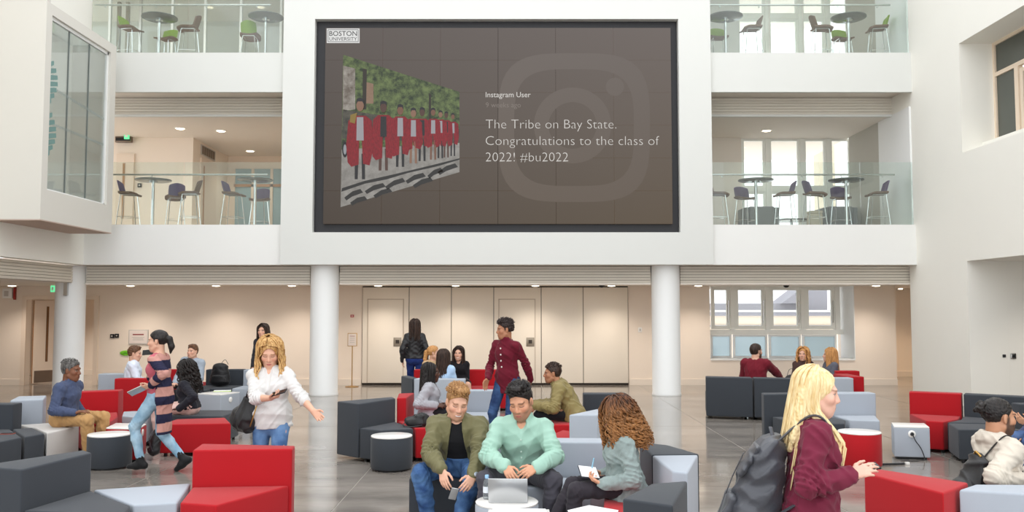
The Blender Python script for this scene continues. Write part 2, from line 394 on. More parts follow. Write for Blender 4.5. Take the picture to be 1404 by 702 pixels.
for p in (320, 346, 372): box('glazing_bar', M_DOORFR, W(p,250,25.3).x-0.04, W(p,250,25.3).x+0.04, 25.32, 25.359, Z1, Z1+2.25, dg)
d4 = struct(box('door_4', M_DOORFR, W(160,250,YG).x, W(184,250,YG).x, YG-0.05, YG-0.001, Z1, Z1+2.2), 'pale door at the left end of the lower left gallery')
box('vision_panel', M_WOOD, W(169,250,YG).x, W(172,250,YG).x, YG-0.06, YG-0.0505, Z1+0.5, Z1+1.95, d4)
d5 = struct(box('door_5', M_DOORFR, x_r+0.001, x_r+0.05, 23.1, 24.3, Z1, Z1+2.2), 'pale door in the side wall of the lower left gallery')
box('vision_panel', M_WOOD, x_r+0.051, x_r+0.06, 23.25, 23.33, Z1+0.1, Z1+2.0, d5)
# level two left: glazed office front with mullions
M_OFFICE = mat('office_grey', (196, 194, 186), 0.7, var=0.05, vscale=1.5)
struct(box('wall_office', M_OFFICE, XL-3.5, XC0+0.1, 25.2, 25.4, Z2, 10.3))
struct(box('wall_office_core', M_OFFICE, XC0-0.03, XC0+0.08, YF+0.31, 25.2, Z2, 10.3))
of = struct(box('window_4', M_FRAMEW, XL-3, XC0-0.04, YG, YG+0.06, Z2, Z2+0.05), 'glazed office front behind the upper left gallery')
ps = [60, 118, 150, 192, 236, 281, 330, 385]
for i, p in enumerate(ps):
    xx = W(p,40,YG).x; box('mullion', M_FRAMEW if i != 3 else M_STEEL, xx-0.03, xx+0.03, YG-0.01, YG+0.07, Z2+0.05, 10.3, of)
    if i < 7: box('pane', M_GLASSB, xx+0.031, W(ps[i+1],40,YG).x-0.031, YG+0.02, YG+0.03, Z2+0.05, 10.3, of)
for p in (163, 175): box('timber_post', mat('dark_oak', (112, 92, 52), 0.5, var=0.15, vscale=5), W(p,40,23.6).x-0.04, W(p,40,23.6).x+0.04, 23.55, 23.65, Z2, 10.3, of)

# --- left side: wall above the louvre and the glazed bay that juts out
struct(box('wall_left', M_CREAM, XL-0.22, XL, 2.0, YF+0.08, ZF1, ZT))
BX, BY0, BY1, BZ0, BZ1 = -8.45, 15.6, 18.4, 3.49, 7.48
wy0, wy1, wz0, wz1 = 15.8, 18.15, 4.05, 7.28
b = MB()
b.box(-12.5, BX, BY0, BY0+0.12, BZ0, ZT)                       # face towards the camera
b.box(BX-0.14, BX, BY0+0.12, wy0, BZ0, BZ1); b.box(BX-0.14, BX, wy1, BY1, BZ0, BZ1)
b.box(BX-0.14, BX, wy0, wy1, BZ0, wz0); b.box(BX-0.14, BX, wy0, wy1, wz1, BZ1)
b.box(XL+0.001, BX-0.14, BY1-0.12, BY1, BZ0, BZ1)
struct(b.build('wall_bay', M_BAY))
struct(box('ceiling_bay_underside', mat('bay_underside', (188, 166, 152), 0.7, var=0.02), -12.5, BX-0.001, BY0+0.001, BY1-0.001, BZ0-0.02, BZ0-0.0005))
struct(box('ceiling_bay_added_glazing', M_GLASSW, XL+0.001, BX-0.141, BY0+0.121, BY1-0.121, BZ1-0.03, BZ1-0.01))  # glass top out of view, added to let daylight into the bay
struct(box('floor_bay', M_BAY, XL+0.001, BX-0.141, BY0+0.121, BY1-0.121, BZ0+0.001, BZ0+0.1))
bw = struct(MB().box(BX-0.1, BX-0.05, wy0, wy0+0.04, wz0, wz1).box(BX-0.1, BX-0.05, wy1-0.05, wy1, wz0, wz1).box(BX-0.1, BX-0.05, wy0, wy1, wz0, wz0+0.03).box(BX-0.1, BX-0.05, wy0, wy1, wz1-0.06, wz1).build('window_5', M_FRAMEW), 'tall glazed side of the projecting bay')
my = [wy0, W(96,150,1).y, 0, wy1]
def y_on_bay(px): return BX/((px-702)/FPX)*0.99
my = [wy0+0.02, y_on_bay(96), y_on_bay(124), wy1-0.03]
for i in range(3): box('pane', M_GLASSB, BX-0.082, BX-0.072, my[i]+0.012, my[i+1]-0.012, wz0+0.03, wz1-0.06, bw)
for i in (1, 2): box('glazing_joint', mat('glazing_joint', (120, 128, 126), 0.4, var=0.02), BX-0.088, BX-0.066, my[i]-0.012, my[i]+0.012, wz0+0.03, wz1-0.06, bw)
M_LEAF = mat('teal_film', (112, 146, 142), 0.5, var=0.05)
M_DOT = mat('grey_film', (150, 160, 158), 0.5, var=0.03)
db = MB()
for zz in (5.28, 5.95):
    for k in range(34):
        yy = wy0+0.25+k*0.06
        db.box(BX-0.0655, BX-0.0645, yy, yy+0.028, zz-(0.004*k if zz > 5.5 else 0.0), zz+0.05-(0.004*k if zz > 5.5 else 0.0))
o = db.build('manifestation_dots', M_DOT, bw); o['kind'] = 'stuff'
for zc in (5.05, 6.02):
    for k in range(7):                                          # half leaves printed on the first pane
        zz = zc-0.42+k*0.12; ww = 0.34*math.sin(math.pi*(k+1)/8.5)
        vs = [(BX-0.064, wy0+0.045, zz), (BX-0.064, wy0+0.045+ww, zz+0.09), (BX-0.064, wy0+0.045+ww*0.96, zz+0.17), (BX-0.064, wy0+0.045, zz+0.10)]
        vs2 = [(v[0]+0.001, v[1], v[2]) for v in vs]
        MB().add(vs+vs2, [(3,2,1,0),(4,5,6,7),(0,1,5,4),(1,2,6,5),(2,3,7,6),(3,0,4,7)]).build('leaf_film', M_LEAF, bw)

# --- right side wall with the deep window and the niche below
ry1, rz0, rz1 = 16.95, 4.93, 7.1
b = MB()
b.box(XR, XR+0.75, ry1, 22.55, 2.81, ZT); b.box(XR, XR+0.75, 16.9, YF+0.35, 0, 2.81)
b.box(XR, XR+0.75, 2.0, ry1, 2.81, rz0); b.box(XR, XR+0.75, 2.0, ry1, rz1, ZT); b.box(XR, XR+0.75, 2.0, 12.5, rz0, rz1)
struct(b.build('wall_right', M_CREAM))
struct(box('wall_niche', M_CREAM, XR+0.751, 13.0, 16.9, 17.1, 0, 2.81)); struct(box('ceiling_niche', M_CREAM, XR+0.751, 13.0, 2.0, 16.899, 2.81, 3.0))
struct(box('wall_niche_end', M_CREAM, 13.0, 13.2, 2.0, 17.1, 0, 3.0))
wr = struct(MB().box(9.45, 9.53, 12.5, ry1, rz0+0.2, rz0+0.28).box(9.45, 9.53, 12.5, ry1, rz1-0.06, rz1).box(9.45, 9.53, ry1-0.07, ry1, rz0+0.28, rz1-0.06).build('window_6', mat('cream_window_frame', (232, 214, 192), 0.5, var=0.01)), 'deep set window in the right wall')
struct(box('trim_40', M_CREAM, 9.2, 9.551, 12.5, ry1, rz0, rz0+0.2))
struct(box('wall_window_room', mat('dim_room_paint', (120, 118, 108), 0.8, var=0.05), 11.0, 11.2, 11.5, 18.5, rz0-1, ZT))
MF6 = MATS['cream_window_frame']
box('transom', MF6, 9.45, 9.53, 12.5, ry1-0.07, 6.42, 6.50, wr); box('mullion', MF6, 9.44, 9.54, 16.1, 16.22, rz0+0.28, 6.42, wr)
box('casement_frame', MF6, 9.46, 9.52, 15.98, 16.08, rz0+0.28, 6.36, wr); box('casement_frame', MF6, 9.46, 9.52, 14.6, 15.97, 6.28, 6.36, wr)
M_DARKGL = mat('dim_glass', (84, 88, 82), 0.08, var=0.2, vscale=1.0)
for (a_, b_, c_, d_) in ((12.5, ry1-0.071, 6.501, rz1-0.061), (16.221, ry1-0.071, rz0+0.281, 6.419), (12.5, 15.979, rz0+0.281, 6.279)):
    box('pane', M_DARKGL, 9.485, 9.495, a_, b_, c_, d_, wr)

# --- neighbouring buildings seen through the windows
M_SLATE = mat('slate_roof', (150, 148, 156), 0.8, var=0.06, vscale=2); M_BUFF = mat('buff_stone', (226, 210, 190), 0.8, var=0.04)
nb = thing('neighbour_building', 'pale stone building with grey slate roofs outside the ground floor window', 'building', (12, 34, 0))
def nbx(name, m, p0, p1, y0, y1, Y, dy):
    a_, c_ = W(p0, y1, Y), W(p1, y0, Y); box(name, m, a_.x-12, c_.x-12, Y-34, Y-34+dy, a_.z, c_.z, nb)
nbx('wall', M_BUFF, 930, 1200, 433, 520, 34, 3); nbx('parapet', M_SLATE, 930, 1200, 428, 433, 33.9, 3); nbx('coping', M_WHITE, 930, 1200, 425, 428, 33.8, 3)
nbx('roof', M_SLATE, 930, 1097, 416, 425, 34.4, 3); nbx('roof_block', M_SLATE, 1108, 1134, 396, 425, 34.3, 2); nbx('string_course', M_SLATE, 930, 1200, 446, 448, 33.93, 0.1)
g0 = [W(1072,416,34.2), W(1097,397,34.2), W(1104,397,34.2), W(1104,416,34.2)]
vs = [(p.x-12, 0.2, p.z) for p in g0]+[(p.x-12, 1.8, p.z) for p in g0]
MB().add(vs, [(0,1,2,3),(7,6,5,4),(0,4,5,1),(1,5,6,2),(2,6,7,3),(3,7,4,0)]).build('gable', M_SLATE, nb)
M_BRICK = mat('pale_brick', (216, 200, 178), 0.85, var=0.08, vscale=6)
xx = W(1134,240,34.8).x-12; box('brick_tower', M_BRICK, xx-0.32, xx+0.32, 0.8, 1.4, 2.66, 9.9, nb)

# lining of the side wall inside the right galleries: white paints in the atrium light, grey the shade behind
M_WALLSHADE = mat('wall_shade_grey', (186, 182, 172), 0.7, var=0.02)
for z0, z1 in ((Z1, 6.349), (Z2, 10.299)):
    struct(box('wall_right_light_tone', M_FRAMEW, XR-0.04, XR-0.001, YF+0.085, 20.72, z0, z1)); struct(box('wall_right_shade_tone', M_WALLSHADE, XR-0.02, XR-0.001, 20.721, YG-0.001, z0, z1))
# ================================================================== GALLERIES
# --- frameless glass balustrades with steel handrail
def balustrade(x0, x1, z, joints, lab):
    t = thing('glass_balustrade', lab, 'balustrade', ((x0+x1)/2, YF+0.05, z), group='glass balustrades of the galleries')
    cx = (x0+x1)/2; xs = [x0]+joints+[x1]
    for i in range(len(xs)-1):
        box('glass_pane', M_GLASS, xs[i]+0.008-cx, xs[i+1]-0.008-cx, -0.008, 0.008, 0.0, 1.38, t)
    MB().tube([(x0-cx, 0.09, 1.12), (x1-0.35-cx, 0.09, 1.12)], 0.021, 10).build('handrail', M_STEEL, t, smooth=True)
    k = int((x1-x0)/1.1)
    for i in range(k+1):
        xx = x0+0.25+(x1-x0-0.9)*i/max(k,1)-cx
        MB().tube([(xx, 0.012, 1.06), (xx, 0.09, 1.06), (xx, 0.09, 1.1)], 0.008, 6).cyl((xx, 0.02), 0.001, 1.05, 1.07, 6).build('rail_bracket', M_CHROME, t, smooth=True)
jx = lambda p, y=260: W(p, y, YF+0.05).x
balustrade(XL+0.01, XC0-0.01, Z1, [jx(252)], 'glass balustrade of the lower left gallery, left of the big screen')
balustrade(XC1+0.01, XR-0.02, Z1, [jx(1058), jx(1180)], 'glass balustrade of the lower right gallery, above the ground floor window')
balustrade(XL+0.01, XC0-0.01, Z2, [jx(258,40)], 'glass balustrade of the upper left gallery, beside the projecting bay')
balustrade(XC1+0.01, XR-0.02, Z2, [jx(1055,40), jx(1101,40)], 'glass balustrade of the upper right gallery, nearest the top right of the screen')

# --- bar stools: moulded seat shell with back, four splayed legs, foot rail
M_BROWN = mat('brown_stool_fabric', (112, 84, 66), 0.8, var=0.08, vscale=30); M_GREEN = mat('green_stool_fabric', (124, 152, 44), 0.8, var=0.08, vscale=30)
M_PURPLE = mat('purple_stool_fabric', (88, 70, 104), 0.8, var=0.08, vscale=30); M_SHELL = mat('stool_shell', (98, 88, 88), 0.5, var=0.05)
def make_stool(name, mseat, mback):
    """seat faces +X, base at origin"""
    t = bpy.data.objects.new(name, None); COL.objects.link(t)
    # seat shell: thin curved slab
    def sheet(fn, nu, nv, th, nm, m):
        vs = []; fs = []
        for s_ in (0, 1):
            for i in range(nu+1):
                for j in range(nv+1):
                    p, n = fn(i/nu, j/nv); vs.append(p+n*(th*(s_-0.5)))
        o_ = (nu+1)*(nv+1)
        for i in range(nu):
            for j in range(nv):
                a = i*(nv+1)+j; b = a+1; c = a+nv+2; d = a+nv+1
                fs.append((a,d,c,b)); fs.append((o_+a,o_+b,o_+c,o_+d))
        bd = [i*(nv+1) for i in range(nu+1)]+[nu*(nv+1)+j for j in range(1,nv+1)]+[i*(nv+1)+nv for i in range(nu-1,-1,-1)]+[j for j in range(nv-1,0,-1)]
        for k in range(len(bd)):
            a, b = bd[k], bd[(k+1) % len(bd)]; fs.append((a, b, o_+b, o_+a))
        return MB().add(vs, fs).build(nm, m, t, smooth=True)
    def seat(u, v):
        x_ = -0.19+0.42*u; w = 0.20*(0.86+0.30*math.sin(math.pi*min(u*0.8+0.1,1))) ; y_ = (v-0.5)*2*w
        z_ = 0.775+0.025*(2*v-1)**2-0.05*max(0,u-0.72)/0.28-0.012*math.sin(math.pi*u)
        return Vector((x_,y_,z_)), Vector((0,0,1))
    def back(u, v):
        a = (v-0.5)*2; z_ = 0.79+0.29*u; w = 0.205-0.03*u*u-0.03*(1-u); y_ = a*w
        x_ = -0.175-0.075*u+0.055*a*a; z_ -= 0.05*a*a*u
        return Vector((x_,y_,z_)), Vector((-0.97,0,0.2))
    sheet(seat, 8, 8, 0.035, 'seat', mseat); sheet(back, 6, 8, 0.03, 'backrest', mback)
    MB().tube([(-0.15,-0.13,0.752),(0.14,-0.14,0.745),(0.14,0.14,0.745),(-0.15,0.13,0.752),(-0.15,-0.13,0.752)], 0.009, 6).build('seat_frame', M_CHROME, t, smooth=True)
    for sx, sy in ((1,1),(1,-1),(-1,1),(-1,-1)):
        MB().tube([(sx*0.145, sy*0.135, 0.75), (sx*0.215, sy*0.195, 0.0)], 0.009, 6).build('leg', M_CHROME, t, smooth=True)
    q = [(0.196,0.179,0.24),(0.196,-0.179,0.24),(-0.196,-0.179,0.24),(-0.196,0.179,0.24),(0.196,0.179,0.24)]
    MB().tube(q, 0.007, 6).build('foot_rail', M_CHROME, t, smooth=True)
    return t
M_TTOP = mat('dark_table_top', (92, 94, 90), 0.18, var=0.06, vscale=10)
def make_bartable():
    t = bpy.data.objects.new('bar_table', None); COL.objects.link(t)
    MB().lathe([(0.0,1.10),(0.36,1.10),(0.40,1.115),(0.40,1.135),(0.0,1.135)], n=36).build('table_top', M_TTOP, t, smooth=True)
    MB().cyl((0,0), 0.034, 0.02, 1.06, 16).cyl((0,0), 0.09, 1.06, 1.10, 16).build('pole', M_CHROME, t, smooth=True)
    MB().lathe([(0.0,0.0),(0.24,0.0),(0.24,0.012),(0.06,0.03),(0.0,0.03)], n=28).build('base', M_CHROME, t, smooth=True)
    return t
st_g = make_stool('bar_stool', M_BROWN, M_GREEN); st_p = make_stool('bar_stool', M_BROWN, M_PURPLE); st_b = make_stool('bar_stool', M_BROWN, M_BROWN)
bt0 = make_bartable()
used = set()
def put(proto, px, Y, z, rz, lab, cat, group):
    o = proto if proto.name not in used else copy_tree(proto); used.add(proto.name)
    py = 300 if z < 5 else 60
    o.location = (W(px, py, Y).x, Y, z); o.rotation_euler = (0,0,R(rz)); setp(o, lab, cat, group); return o
SG, TG = 'bar stools on the galleries', 'round bar tables on the galleries'
def tb(px, Y, z, lab): put(bt0, px, Y, z, 0, lab, 'table', TG)
tb(209, 20.0, Z1, 'round bar table on the lower left gallery, between purple stools near the bay')
tb(349, 19.95, Z1, 'round bar table on the lower left gallery, close to the screen wall')
tb(218, 20.0, Z2, 'round dark bar table on the upper left gallery, among green and brown stools')
tb(364, 19.95, Z2, 'round dark bar table on the upper left gallery, at the edge of the screen wall')
tb(995, 19.95, Z2, 'round dark bar table on the upper right gallery, at the edge of the screen wall')
tb(1164, 20.0, Z2, 'round dark bar table on the upper right gallery, nearest the right wall')
tb(1037, 20.0, Z1, 'round bar table on the lower right gallery, nearest the screen wall')
tb(1161, 20.0, Z1, 'round bar table on the lower right gallery, nearest the right wall')
def stl(p, px, Y, z, rz, lab): put(p, px, Y, z, rz, lab, 'stool', SG)
stl(st_p, 176, 19.75, Z1, 8, 'purple backed stool on the lower left gallery, half hidden by the bay')
stl(st_p, 240, 20.4, Z1, 120, 'purple backed stool on the lower left gallery, just right of the first bar table')
stl(st_b, 260, 19.7, Z1, 190, 'all brown stool on the lower left gallery, its back turned right')
stl(st_p, 319, 19.8, Z1, -5, 'purple backed stool on the lower left gallery, facing right towards the second table')
stl(st_p, 356, 20.8, Z1, -92, 'purple backed stool behind the bar table next to the screen wall, lower left gallery')
stl(st_g, 178, 19.75, Z2, -12, 'green backed stool on the upper left gallery, closest to the bay')
stl(st_g, 228, 20.5, Z2, -100, 'green backed stool standing behind the first bar table, upper left gallery')
stl(st_b, 259, 19.75, Z2, 186, 'all brown stool on the upper left gallery, facing left')
stl(st_g, 343, 20.3, Z2, 92, 'green backed stool on the upper left gallery, turned away beside the screen wall table')
stl(st_g, 985, 20.4, Z2, -90, 'green backed stool behind the table at the left end of the upper right gallery')
stl(st_b, 1031, 19.75, Z2, 182, 'brown stool in front of the bright window on the upper right gallery, facing left')
stl(st_b, 1126, 19.75, Z2, -4, 'brown stool on the upper right gallery, facing right towards the last table')
stl(st_g, 1155, 20.5, Z2, -85, 'green backed stool behind the last table of the upper right gallery')
stl(st_g, 1204, 19.75, Z2, 172, 'green backed stool at the right end of the upper right gallery')
stl(st_b, 984, 19.8, Z1, 0, 'brown stool cut off by the screen wall, lower right gallery')
stl(st_p, 1022, 20.5, Z1, -75, 'purple backed stool behind the first table of the lower right gallery')
stl(st_p, 1077, 19.8, Z1, 176, 'purple backed stool on the lower right gallery, facing left, left of the middle pair')
stl(st_p, 1117, 19.8, Z1, 4, 'purple backed stool on the lower right gallery, facing right towards the last table')
stl(st_p, 1153, 20.5, Z1, -95, 'purple backed stool behind the last table of the lower right gallery')
stl(st_p, 1204, 19.75, Z1, 174, 'purple backed stool at the right end of the lower right gallery')

# --- lounge furniture behind the stools of the lower right gallery
M_ACH = mat('grey_armchair_fabric', (126, 130, 132), 0.85, var=0.05, vscale=20, bump=0.2)
def armchair(px0, px1, lab):
    y = 22.0; a_, b_ = W(px0,300,y).x, W(px1,300,y).x; w = (b_-a_)
    t = thing('tub_armchair', lab, 'armchair', ((a_+b_)/2, y, Z1), group='grey armchairs on the lower right gallery')
    box('backrest', M_ACH, -w/2+0.12, w/2-0.12, -0.3, -0.14, 0.05, 0.72, t, bevel=0.03); box('seat', M_ACH, -w/2+0.12, w/2-0.12, -0.139, 0.4, 0.1, 0.42, t, bevel=0.03)
    for s_ in (-1, 1):
        box('armrest', M_ACH, min(s_*w/2, s_*(w/2-0.118)), max(s_*w/2, s_*(w/2-0.118)), -0.3, 0.4, 0.05, 0.70, t, bevel=0.03)
        for yy in (-0.26, 0.36): MB().cyl((s_*(w/2-0.06), yy), 0.02, 0, 0.05, 8).build('leg', M_BLACK, t)
armchair(1017, 1064, 'grey armchair seen from behind between the two tables, lower right gallery, left one')
armchair(1124, 1170, 'grey armchair seen from behind at the last table, lower right gallery, right one')
t = thing('coffee_table', 'low round coffee table between the two grey armchairs', 'table', (W(1085,305,22.2).x, 22.2, Z1))
MB().lathe([(0,0.40),(0.42,0.40),(0.42,0.43),(0,0.43)], n=28).build('table_top', M_TTOP, t, smooth=True); MB().cyl((0,0),0.03,0.02,0.40,12).build('leg', M_CHROME, t, smooth=True); MB().cyl((0,0),0.22,0,0.02,20).build('base', M_CHROME, t)
t = thing('storage_stool', 'small beige upholstered box beside the right grey armchair', 'stool', (W(1117,300,21.5).x, 21.5, Z1))
box('body', mat('beige_vinyl', (206, 196, 176), 0.6, var=0.04), -0.15, 0.15, -0.15, 0.15, 0.0, 0.5, t, bevel=0.02); box('cushion', mat('beige_vinyl', (206,196,176)), -0.155, 0.155, -0.155, 0.155, 0.502, 0.58, t, bevel=0.025)

# ================================================================== LAMPS AND SMALL CEILING FITTINGS
M_LENS = mat('lamp_lens', (255, 244, 228), 0.4, var=0.01, emit=(255, 236, 208), estr=6.0)
M_RING = mat('lamp_ring', (244, 240, 234), 0.4, var=0.01)
ring_me = MB().lathe([(0.105,-0.012),(0.125,-0.022),(0.14,-0.004),(0.14,0.004),(0.105,0.004)], n=24).mesh('trim_ring'); ring_me.materials.append(M_RING)
lens_me = MB().lathe([(0.0,-0.036),(0.06,-0.032),(0.095,-0.020),(0.104,-0.008),(0.0,-0.006)], n=24).mesh('lens'); lens_me.materials.append(M_LENS)
LIGHTS = {}
def downlight(x_, y_, z_, lab, power, col=(1.0, 0.90, 0.80), spot=132):
    t = thing('downlight', lab, 'light', (x_, y_, z_), group='recessed ceiling downlights')
    for nm, me in (('trim_ring', ring_me), ('lens', lens_me)):
        o = bpy.data.objects.new(nm, me); COL.objects.link(o); o.parent = t
    if power:
        key = (power, col)
        if key not in LIGHTS:
            l = bpy.data.lights.new('downlight_lamp', 'SPOT'); l.energy = power; l.color = col; l.spot_size = R(spot); l.spot_blend = 0.85; l.shadow_soft_size = 0.07
            LIGHTS[key] = l
        o = bpy.data.objects.new('lamp', LIGHTS[key]); COL.objects.link(o); o.parent = t; o.location = (0,0,-0.06)
PW = 64
for px, lab in ((18, 'downlight over the left corridor door'), (180, 'downlight above the wall notice'), (297, 'downlight above the man in grey'), (401, 'downlight just left of the middle column'), (519, 'downlight over the first partition door'), (625, 'downlight over the three seated women'), (734, 'downlight over the second partition door'), (838, 'downlight at the right end of the partition'), (957, 'downlight left of the ground floor window'), (1200, 'downlight over the wall right of the window')):
    p = W(px, 391, 21.0); downlight(p.x, 20.95, 2.459, lab, PW)
for i, yy in enumerate((16.0, 12.5)): downlight(-11.2, yy, 2.459, ('farther', 'nearer')[i]+' downlight of the low side aisle on the left', PW)
downlight(-11.3, 23.6, 2.459, 'downlight inside the left corridor', 200); downlight(10.6, 22.9, 2.459, 'downlight inside the right corridor, above the warm wall', 120, (1.0, 0.74, 0.5))
downlight(10.4, 15.4, 2.809, 'farther downlight in the niche at the right', 70); downlight(11.2, 12.8, 2.809, 'nearer downlight in the niche at the right', 70)
p = G(303, 179, 6.349); downlight(p.x, p.y, 6.349, 'nearer bright downlight of the lower left gallery', 26)
p = G(343, 206.5, 6.349); downlight(p.x, min(p.y, 24.6), 6.349, 'farther bright downlight of the lower left gallery', 34)
downlight(-8.2, 21.4, 6.349, 'downlight over the first bar table, lower left gallery', 26)
p = G(1051, 178.5, 6.349); downlight(p.x, p.y, 6.349, 'downlight of the lower right gallery', 20, (1.0,0.93,0.85))
for i, px in enumerate((236, 315)): downlight(W(px,10,21.3).x, 21.3, 10.299, ('left', 'right')[i]+' downlight of the upper left gallery', 40, (1.0,0.92,0.82))
# dome cameras
for px, py, lab in ((825, 391, 'dark dome camera under the ceiling near the partition'), (1078, 391, 'dark dome camera under the ceiling before the ground floor window')):
    p = W(px, py, 20.2); t = thing('dome_camera', lab, 'camera', (p.x, 20.2, 2.459))
    MB().lathe([(0.0,-0.03),(0.09,-0.03),(0.1,-0.0),(0,0)], n=20).build('mount', M_RING, t, smooth=True)
    MB().lathe([(0.0,-0.085),(0.035,-0.078),(0.06,-0.055),(0.068,-0.031),(0,-0.031)], n=20).build('dome', M_BLACK, t, smooth=True)
# ================================================================== VIDEO WALL
EX = 2**0.55
def emat(name, col, noise=None, scale=8.0, stretch=(1,1,1)):
    if name in MATS: return MATS[name]
    m = mat(name, (12, 12, 12), 0.35, spec=0.35); nt = m.node_tree; N = nt.nodes; L = nt.links; p = N['Principled BSDF']
    p.inputs['Emission Color'].default_value = lin(col); p.inputs['Emission Strength'].default_value = 0.86/EX
    if noise:
        g = N.new('ShaderNodeNewGeometry'); mp = N.new('ShaderNodeMapping'); mp.inputs['Scale'].default_value = stretch
        n = N.new('ShaderNodeTexNoise'); n.inputs['Scale'].default_value = scale; n.inputs['Detail'].default_value = 6; n.inputs['Roughness'].default_value = 0.7
        cr = N.new('ShaderNodeValToRGB'); e = cr.color_ramp.elements
        e[0].position = 0.36; e[0].color = lin(col); e[1].position = 0.64; e[1].color = lin(noise)
        L.new(g.outputs['Position'], mp.inputs['Vector']); L.new(mp.outputs[0], n.inputs['Vector']); L.new(n.outputs['Fac'], cr.inputs['Fac']); L.new(cr.outputs['Color'], p.inputs['Emission Color'])
    return m
def screen_bg():
    m = mat('display_background', (10, 10, 10), 0.30, spec=0.3); nt = m.node_tree; N = nt.nodes; L = nt.links; p = N['Principled BSDF']
    g = N.new('ShaderNodeNewGeometry'); s_ = N.new('ShaderNodeSeparateXYZ'); L.new(g.outputs['Position'], s_.inputs[0])
    mz = N.new('ShaderNodeMapRange'); mz.inputs['From Min'].default_value = HZ0; mz.inputs['From Max'].default_value = HZ1; L.new(s_.outputs['Z'], mz.inputs['Value'])
    mx = N.new('ShaderNodeMapRange'); mx.inputs['From Min'].default_value = HX0; mx.inputs['From Max'].default_value = HX1; L.new(s_.outputs['X'], mx.inputs['Value'])
    rl = N.new('ShaderNodeValToRGB'); e = rl.color_ramp.elements; e[0].color = lin((70, 58, 47)); e[1].color = lin((93, 84, 79)); L.new(mz.outputs[0], rl.inputs['Fac'])
    rr = N.new('ShaderNodeValToRGB'); e = rr.color_ramp.elements; e[0].color = lin((93, 78, 59)); e[1].color = lin((112, 102, 97)); L.new(mz.outputs[0], rr.inputs['Fac'])
    mix = N.new('ShaderNodeMix'); mix.data_type = 'RGBA'; L.new(mx.outputs[0], mix.inputs['Factor']); L.new(rl.outputs['Color'], mix.inputs['A']); L.new(rr.outputs['Color'], mix.inputs['B'])
    L.new(mix.outputs['Result'], p.inputs['Emission Color']); p.inputs['Emission Strength'].default_value = 0.86/EX
    return m
YS = 18.97
vw = thing('video_wall', 'large black framed video wall showing a social media post', 'screen', ((HX0+HX1)/2, YS, HZ0))
OX, OZ = (HX0+HX1)/2, HZ0
M_VFRAME = mat('video_wall_frame', (34, 34, 38), 0.5, var=0.05)
fr = MB(); q = 0.012
fr.box(HX0-OX+q, HX1-OX-q, 0.09, 0.14, q, HZ1-OZ-q)
fr.build('backing_frame', M_VFRAME, vw)
sx0, sx1 = W(444.5,170,YS).x, W(921,170,YS).x; sz0, sz1 = W(700,307,YS).z, W(700,38,YS).z
M_BG = screen_bg(); tw, th_ = (sx1-sx0)/6, (sz1-sz0)/6
tm = MB().box(0.004, tw-0.004, 0, 0.085, 0.004, th_-0.004).mesh('display_tile'); tm.materials.append(M_BG)
for i in range(6):
    for j in range(6):
        o = bpy.data.objects.new('display_tile', tm); COL.objects.link(o); o.parent = vw; o.location = (sx0-OX+i*tw, 0, sz0-OZ+j*th_)
# flat print on the displays: picture, logo card, text
def flat(name, pts, m, layer, parent=vw, th=0.0004):
    """pts in photo pixels, lying in the plane of the displays"""
    y = -0.001*layer
    ps = [W(px, py, YS) for px, py in pts]; vs = [(p.x-OX, y, p.z-OZ) for p in ps]; n = len(vs)
    a = sum(vs[i][0]*vs[(i+1)%n][2]-vs[(i+1)%n][0]*vs[i][2] for i in range(n))
    if a < 0: vs = vs[::-1]
    vs += [(v[0], v[1]+th, v[2]) for v in vs]
    return MB().add(vs, [tuple(range(n)), tuple(range(2*n-1,n-1,-1))]+[(i,n+i,n+(i+1)%n,(i+1)%n) for i in range(n)]).build(name, m, parent)
def ell(cx, cy, rx, ry, n=16): return [(cx+rx*math.cos(2*math.pi*i/n), cy+ry*math.sin(2*math.pi*i/n)) for i in range(n)]
pic = flat('photo_on_screen', [(470.5,75),(630,126),(630,236),(467,284)], emat('print_trees', (34, 48, 28), (112, 128, 76), 8.0), 1)
PX = lambda n, pts, m, l: (lambda o: o)(flat(n, pts, m, l))
flat('printed_building', [(470.6,90),(487,94),(487,150),(470,152)], emat('print_brick', (92, 78, 66), (176, 170, 160), 3.0), 2)
flat('printed_building', [(500,112),(512,115),(512,142),(500,142)], emat('print_brick2', (132, 104, 84), (150, 122, 100), 3.0), 2)
flat('printed_hedge', [(470,150),(630,176),(630,196),(469,190)], emat('print_hedge', (52, 52, 46), (92, 88, 76), 6.0), 2)
flat('printed_trunk', [(497.5,94),(503,95),(502,150),(497,150)], emat('print_bark', (48, 42, 32)), 3)
flat('printed_trunk', [(588,128),(591,129),(591,165),(588,165)], emat('print_bark', (48, 42, 32)), 3)
flat('printed_pavement', [(468.5,205),(630,196),(630,236),(467,284)], emat('print_pavement', (128, 124, 118), (160, 156, 150), 4.0), 3)
flat('printed_shadow', [(469,258),(500,248),(540,239),(590,227),(630,217),(630,219),(600,228),(560,237),(530,246),(500,252),(468,263)], emat('print_shadow', (44, 42, 40)), 4)
for a_, b_, c_, d_ in ((472,271,494,262), (500,262,525,254), (512,268,534,261), (528,256,552,247), (556,248,580,240), (566,254,590,246), (586,241,604,233), (600,236,624,227), (480,278,500,272)):
    flat('printed_shadow', [(a_,b_),((a_+c_)/2,(b_+d_)/2-4),(c_,d_-3),(c_+4,d_+2),((a_+c_)/2,(b_+d_)/2+3),(a_+3,b_+4)], emat('print_shadow', (44,42,40)), 4)
flat('printed_car', ell(473,205,4,11), emat('print_tyre', (28, 28, 30)), 4)
flat('printed_car', ell(473,205,2.2,7), emat('print_hub', (150, 152, 156)), 5)
